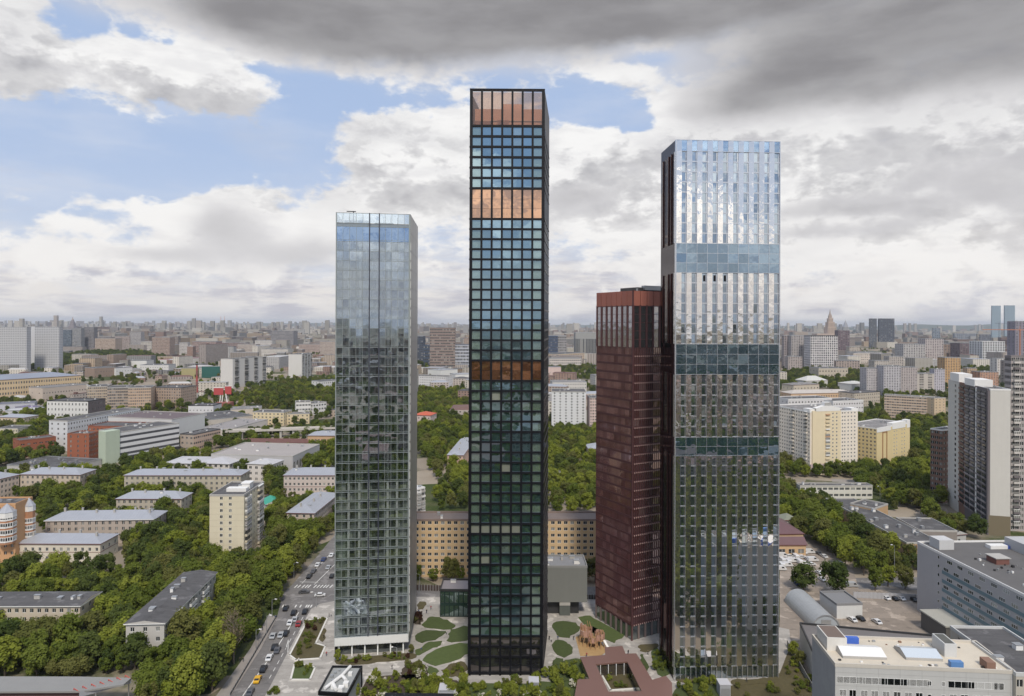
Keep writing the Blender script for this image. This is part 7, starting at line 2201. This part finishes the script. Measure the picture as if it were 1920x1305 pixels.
# ---- brown pavilion with a courtyard
def pavilion():
    h = 4.6
    outer = [(1088, 1232), (1135, 1228), (1134, 1213.5), (1167, 1211), (1173, 1225.6), (1193, 1225), (1223, 1274.5), (1248.5, 1267), (1260, 1280), (1262, 1345), (1070, 1345), (1083, 1274), (1105, 1273)]
    inner = [(1117, 1245.5), (1176, 1240.5), (1203, 1296), (1141, 1297)]
    P, Q = [W(a, b, h) for a, b in outer], [W(a, b, h) for a, b in inner]
    c = sum(P, Vector()) / len(P); c.z = 0
    root = thing('pavilion', 'low brown ring-shaped pavilion with an open courtyard', 'pavilion', c, 0)
    rm = mat('brown_roof_sheet', (.185, .105, .088), .6, var=.05, vscale=.15)
    import bmesh
    bm = bmesh.new()
    ov = [bm.verts.new(p - c) for p in P]; iv = [bm.verts.new(p - c) for p in Q]
    ed = [bm.edges.new((ov[i], ov[(i + 1) % len(ov)])) for i in range(len(ov))] + [bm.edges.new((iv[i], iv[(i + 1) % 4])) for i in range(4)]
    bmesh.ops.triangle_fill(bm, use_beauty=True, use_dissolve=False, edges=ed)
    for f in bm.faces:
        if f.normal.z < 0: f.normal_flip()
    me = bpy.data.meshes.new('roof'); bm.to_mesh(me); bm.free(); me.materials.append(rm)
    link('roof', me, root)
    f = MB()
    for ring in (P, Q):
        for i in range(len(ring)):
            a, b = ring[i] - c, ring[(i + 1) % len(ring)] - c
            f.quad((a.x, a.y, h - .45), (b.x, b.y, h - .45), (b.x, b.y, h + .02), (a.x, a.y, h + .02))
    f.build('fascia', mat('brown_fascia', (.14, .075, .055), .6), root)
    w = MB()
    cp = sum(P, Vector()) / len(P)
    for ring, k in ((P, .965), (Q, 1.07)):
        cc = sum(ring, Vector()) / len(ring)
        L = [cc + (p - cc) * k for p in ring]
        for i in range(len(L)):
            a, b = L[i] - c, L[(i + 1) % len(L)] - c
            w.quad((a.x, a.y, .15), (b.x, b.y, .15), (b.x, b.y, h - .4), (a.x, a.y, h - .4))
    w.build('glazed_wall', glass('pavilion_glass', (.5, .52, .5), (.06, .05, .04), .2, .04, objtint=0), root)
    for i, t in enumerate((.15, .4, .65, .9)):
        a, b = Q[0] - c, Q[1] - c
        x = a + (b - a) * t
        q = MB(); q.tube((x.x, x.y, .1), (x.x, x.y, h - .4), .12, .12, 6); q.build('column', M['white'], root)
pavilion()

def playground():
    c = W(1108, 1214)
    root = thing('playground', 'honey-coloured sand playground with leaning wooden pole towers', 'playground', (c.x, c.y, 0), 0)
    S = [W(a, b) - c for a, b in ((1079, 1196), (1098, 1186), (1118, 1192), (1138, 1222), (1127, 1230), (1088, 1231))]
    q = MB(); q.prism([(p.x, p.y) for p in S][::-1], .1, .22, 0); q.build('sand', mat('sand', (.40, .26, .12), .95, var=.2, vscale=.6), root)
    wd = [mat('pale_wood', (.42, .25, .12), .8, var=.25, vscale=1.5), mat('pink_wood', (.40, .23, .17), .8, var=.25, vscale=1.5)]
    rnd = random.Random(2)
    for cx, cy, n, r, hh in ((-1.5, 2.5, 9, 2.2, 8.0), (3.2, .5, 8, 1.8, 6.6), (.5, -.5, 6, 1.6, 5.5)):
        for i in range(n):
            a = 6.283 * i / n
            q = MB()
            q.tube((cx + math.cos(a) * r * 1.25, cy + math.sin(a) * r * 1.25, .1), (cx + math.cos(a + .5) * r * .7, cy + math.sin(a + .5) * r * .7, hh * rnd.uniform(.75, 1.0)), .14, .10, 6)
            q.build('pole', wd[0], root)
        for i in range(n):
            a, b = 6.283 * i / n, 6.283 * (i + 1) / n
            q = MB(); z = hh * rnd.uniform(.42, .55)
            q.obox((cx + math.cos((a + b) / 2) * r * .95, cy + math.sin((a + b) / 2) * r * .95), (-math.sin((a + b) / 2), math.cos((a + b) / 2)), r * .65, .10, z, z + hh * rnd.uniform(.2, .34), 0)
            q.build('plank_wall', wd[1], root)
        q = MB(); q.prism([(cx + math.cos(6.283 * i / n) * r, cy + math.sin(6.283 * i / n) * r) for i in range(n)], hh * .40, hh * .43, 0, bottom=True); q.build('platform', wd[0], root)
    q = MB(); q.quad((4.2, -.5, 3.0), (5.0, -.5, 3.0), (6.8, -3.2, .3), (6.0, -3.2, .3)); q.quad((5.0, -.5, 2.9), (4.2, -.5, 2.9), (6.0, -3.2, .2), (6.8, -3.2, .2)); q.build('slide', M['white'], root)
playground()

def duct_kiosk():
    h = 6.5
    P = [W(598, 1296.5, h), W(651, 1300, h), W(678, 1249, h), W(624, 1248.7, h)]
    c = sum(P, Vector()) / 4; c.z = 0
    root = thing('duct_kiosk', 'black-rimmed flat-roofed kiosk with white ducts on its roof at the bottom edge', 'kiosk', c, 0)
    L = [(p.x - c.x, p.y - c.y) for p in P]
    q = MB(); q.prism(L, 0, h - .5, 0, top=1); q.build('wall', [wall((.30, .315, .31)), wall((.30, .31, .31))], root)
    r = MB()
    for i in range(4):
        a, b = Vector(L[i]), Vector(L[(i + 1) % 4]); d = (b - a)
        r.obox(tuple((a + b) / 2), tuple(d.normalized()), d.length + .4, .45, h - 1.0, h + .1, 0)
    r.build('black_rim', M['black'], root)
    f = MB(); a, b = Vector(L[1]), Vector(L[2]); d = b - a
    f.obox(tuple(b - d.normalized() * .3), tuple(d.normalized()), .7, .6, 0, h, 0); f.build('black_pier', M['black'], root)
    def P3(u, v, z):
        a = Vector(L[0]).lerp(Vector(L[1]), u); b = Vector(L[3]).lerp(Vector(L[2]), u); p = a.lerp(b, v)
        return (p.x, p.y, z)
    for pts in (((.62, .98), (.5, .62), (.15, .12)), ((.5, .62), (.72, .45)), ((.35, .3), (.55, .1)), ((.8, .2), (.6, .2))):
        for i in range(len(pts) - 1):
            d = MB(); d.tube(P3(*pts[i], h + .1), P3(*pts[i + 1], h + .1), .5, .5, 10); d.build('duct', M['white'], root)
    for u, v, s in ((.15, .6, .5), (.2, .75, .35), (.3, .85, .3), (.75, .7, .6), (.8, .3, .8), (.4, .2, .6), (.7, .12, .7), (.25, .45, .4)):
        d = MB(); x, y, z = P3(u, v, h - .5); d.box(x - s, y - s, z, x + s, y + s, z + s * 1.6, 0); d.build('roof_unit', M['zinc'] if s < .6 else M['white'], root)
duct_kiosk()

def kiosk(x0, x1, ytop, ybot, label, h=3.2, col=(.34, .35, .37)):
    base = W((x0 + x1) / 2, ybot)
    w = (x1 - x0) * base.y / F
    t = thing('vent_kiosk', label, 'vent kiosk', (base.x, base.y, 0), 0, 'vent kiosks')
    q = MB(); q.box(-w / 2, 0, 0, w / 2, w * 1.1, h, 0); q.build('wall', wall(col), t)
    q = MB(); q.box(-w / 2 - .12, -.12, h, w / 2 + .12, w * 1.1 + .12, h + .25, 0); q.build('lid', mat('kiosk_lid', (.50, .50, .53), .6), t)
    q = MB()
    for i in range(9): q.box(-w / 2 + .2, -.05, .4 + i * .3, w / 2 - .2, .0, .55 + i * .3, 0)
    q.build('louvre', M['zinc'], t)
kiosk(992, 1010, 1278, 1299, 'small grey louvred vent box in the garden before the black tower')
kiosk(1350, 1370, 1274, 1309, 'small grey louvred vent box before the mirrored tower', 4.0)
kiosk(822, 853, 1291, 1312, 'flat pale-lidded vent box in the garden left of the black tower', 2.0)

def dark_canopy():
    P = [W(a, b, 4) for a, b in ((722, 1299), (850, 1300), (850, 1345), (722, 1345))]
    c = P[0].copy(); c.z = 0
    t = thing('dark_canopy', 'flat black canopy roof on the bottom edge below the garden', 'canopy', c)
    q = MB(); q.prism([(p.x - c.x, p.y - c.y) for p in P][::-1], 3.6, 4.0, 0, bottom=True); q.build('roof', M['black'], t)
    for p in P:
        d = MB(); d.tube((p.x - c.x, p.y - c.y, 0), (p.x - c.x, p.y - c.y, 3.6), .15, .15, 6); d.build('post', M['black'], t)
dark_canopy()

def grey_canopy():
    h = 8.0
    P = [W(a, b, h) for a, b in ((-80, 1268), (150, 1268.5), (246, 1271), (232, 1283), (150, 1296), (-80, 1297))]
    c = W(100, 1296); c.z = 0
    t = thing('grey_canopy', 'large pale grey canopy roof with dark red front in the bottom left corner', 'canopy', c)
    L = [(p.x - c.x, p.y - c.y) for p in P]
    q = MB(); q.prism(L[::-1], h - .5, h, 0, bottom=True); q.build('roof', mat('pale_canopy', (.24, .235, .225), .6, var=.08), t)
    w = MB()
    a, b = Vector(L[5]), Vector(L[4])
    w.quad((a.x, a.y + 1, 0), (b.x, b.y + 1, 0), (b.x, b.y + 1, h - .5), (a.x, a.y + 1, h - .5)); w.build('front_wall', wall((.10, .050, .050)), t)
    g = MB()
    a, b = Vector(L[4]), Vector(L[2])
    g.quad((a.x, a.y - .4, h - 1.6), (b.x, b.y, h - 1.6), (b.x, b.y, h), (a.x, a.y - .4, h)); g.build('end_gutter', M['sheet'], t)
    for i in range(7):
        k = i / 6
        p = a + (b - a) * k
        d = MB(); d.tube((p.x, p.y, h - .3), (p.x - 2.2, p.y + .6, h + .5), .13, .13, 5); d.tube((p.x - 2.2, p.y + .6, h + .5), (p.x - 2.2, p.y + .6, h - .4), .1, .1, 5); d.build('red_strut', mat('red_steel', (.42, .07, .05), .5), t)
    for k in (.3, .95):
        p = a + (b - a) * k
        d = MB(); d.tube((p.x, p.y, 0), (p.x, p.y, h - 1.6), .2, .2, 6); d.build('post', M['zinc'], t)
grey_canopy()

# ---- middle distance landmarks
def viaduct():
    A, B = W(416, 808, 9), W(700, 799, 9)
    t = thing('viaduct', 'long pale concrete railway viaduct behind the flat-roofed hall', 'viaduct', (A.x, A.y, 0), math.atan2(B.y - A.y, B.x - A.x))
    L = (B - A).length
    q = MB(); q.box(0, 0, 7.4, L, 10, 8.4, 0); q.box(0, -.3, 7.2, L, 0, 9.4, 0); q.box(0, 10, 7.2, L, 10.3, 9.4, 0); q.build('deck', wall((.46, .43, .39)), t)
    for i in range(12):
        d = MB(); d.box(L * (i + .5) / 12 - 1, 1, 0, L * (i + .5) / 12 + 1, 9, 7.4, 0); d.build('pier', M['concrete'], t)
    r = MB(); r.box(0, 2.5, 8.4, L, 2.7, 8.6, 0); r.box(0, 4.1, 8.4, L, 4.3, 8.6, 0); r.build('rail', M['redbrown'], t)
viaduct()

def striped_mast():
    p = W(369, 757); k = p.y / F; h = ZAT(369, 684, p)
    t = thing('striped_mast', 'red and white striped chimney mast above the workshops', 'chimney', p)
    n = 7
    for i in range(n):
        q = MB(); q.tube((0, 0, h * i / n), (0, 0, h * (i + 1) / n), 2.2 - i * .16, 2.2 - (i + 1) * .16, 10); q.build('ring', mat('mast_red', (.34, .07, .06), .7) if i >= 2 and i % 2 == 0 else (mat('mast_brown', (.22, .09, .08), .7) if i > 2 else M['concrete']), t)
    q = MB(); q.tube((0, 0, h), (0, 0, h + 1.5), 1.8, 1.8, 10); q.build('cap', M['dark'], t)
striped_mast()

def billboard_tower():
    p = W(417, 771); s = F / p.y
    t = thing('billboard_tower', 'red workshop tower carrying two red billboards on white legs', 'tower', p)
    rd_ = mat('signal_red', (.42, .06, .06), .6)
    q = MB(); q.box(-13 / s, 0, 0, 13 / s, 14, 16 / s, 0); q.build('wall', wall((.30, .10, .08)), t)
    for x0, x1, y0, y1, a in ((-19, -1, 741, 728, 0), (1, 13, 740, 725, .6)):
        b = MB(); b.box(x0 / s, 4 + a * 3, (771 - y0) / s, x1 / s, 5 + a * 3, (771 - y1) / s, 0); b.build('billboard', rd_, t)
        e = MB(); e.box(x0 / s - .3, 3.9 + a * 3, (771 - y1) / s, x1 / s + .3, 5.1 + a * 3, (771 - y1) / s + .7, 0); e.build('billboard_edge', M['white'], t)
    for x in (-8, -4, 6):
        d = MB(); d.tube((x / s, 5, 16 / s), ((x + (2 if x < 0 else -3)) / s, 5, 32 / s), .7, .7, 6); d.build('leg', M['white'], t)
billboard_tower()

def dish():
    p = W(1550, 757); s = F / p.y
    t = thing('dish_antenna', 'pale round dish on the roof between the white school wings', 'antenna', (p.x, p.y, 0))
    z = ZAT(1550, 752, p); r = 6 / s
    q = MB(); q.tube((0, 0, 0), (0, 0, z), .5, .4, 6); q.build('mast', M['zinc'], t)
    q = MB(); q.tube((0, -.6, z), (0, .2, z + .5), r, r * .55, 18); q.build('dish', M['white'], t)
dish()

def yellow_church():
    p = W(157, 682); s = F / p.y
    t = thing('church_tower', 'small pale yellow church tower in the far dark tree belt', 'church', p)
    q = MB(); q.box(-4 / s, 0, 0, 4 / s, 8 / s, 13 / s, 0); q.build('wall', wall((.58, .50, .34)), t)
    q = MB(); q.tube((0, 4 / s, 13 / s), (0, 4 / s, 18 / s), 3 / s, 1.5 / s, 8); q.tube((0, 4 / s, 18 / s), (0, 4 / s, 22 / s), .8 / s, .2, 6); q.build('belfry', wall((.60, .55, .42)), t)
    q = MB(); q.box(-14 / s, 2 / s, 0, -4 / s, 8 / s, 6 / s, 0); q.build('nave', wall((.58, .50, .34)), t)
yellow_church()

def power_chimneys():
    for px, lab in ((414, 'thin pale power station chimney on the far skyline, left'), (421, 'thin pale power station chimney on the far skyline, right')):
        Y = 9000.0
        x = (px - 960) * Y / F
        t = thing('power_chimney', lab, 'chimney', (x, Y, 0), 0, 'power station chimneys')
        for i in range(4):
            q = MB(); q.tube((0, 0, 50 * i), (0, 0, 50 * i + 50), 9 - i, 8 - i, 8); q.build('ring', wall((.56, .44, .42)) if i % 2 else wall((.60, .56, .54)), t)
power_chimneys()

def fence_run(a, b, label, n, h, m, name='fence'):
    A, B = W(*a), W(*b)
    d = B - A
    t = thing(name, label, 'fence', A, math.atan2(d.y, d.x))
    L = d.length / n
    q = MB(); q.box(.06, -.06, .05, L - .06, .06, h, 0); pm = q.mesh('fence_panel', m)
    k = MB(); k.box(-.1, -.1, 0, .1, .1, h + .15, 0); km = k.mesh('post', M['zinc'])
    for i in range(n):
        link('fence_panel', pm, t, loc=(L * i, 0, 0)); link('post', km, t, loc=(L * i, 0, 0))
fence_run((1600, 1121), (1722, 1126), 'pale panel fence along the street above the dusty lot', 16, 2.6, wall((.40, .40, .42)))
fence_run((780, 1107), (828, 1108), 'dark brown fence behind the plaza between glass and black towers', 9, 2.4, wall((.07, .05, .045)))
fence_run((1098, 1124), (1118, 1124), 'dark fence between grey annex and dark red tower', 4, 2.0, wall((.10, .10, .10)))
fence_run((1476, 1212), (1526, 1300), 'grey retaining fence beside the depot bank', 12, 2.2, wall((.28, .27, .25)))
fence_run((431, 1306), (519, 1157), 'low dark parapet along the left edge of the road', 26, 1.0, wall((.10, .10, .10)), 'parapet_fence')

# ---- air
def haze():
    mb = MB(); mb.box(-36000, -39000, -1, 36000, 46000, 330, 0)
    m = bpy.data.materials.new('haze_air')
    m.use_nodes = True
    t = m.node_tree
    t.nodes.clear()
    v = t.nodes.new('ShaderNodeVolumePrincipled')
    v.inputs['Color'].default_value = (.82, .88, .98, 1)
    v.inputs['Density'].default_value = HAZE
    v.inputs['Anisotropy'].default_value = 0.1
    o = t.nodes.new('ShaderNodeOutputMaterial')
    t.links.new(v.outputs[0], o.inputs['Volume'])
    ob = mb.build('haze', m)
    tag(ob, 'thin pale haze over the city', 'haze', None, 'stuff')
HAZE = 3.2e-5
haze()
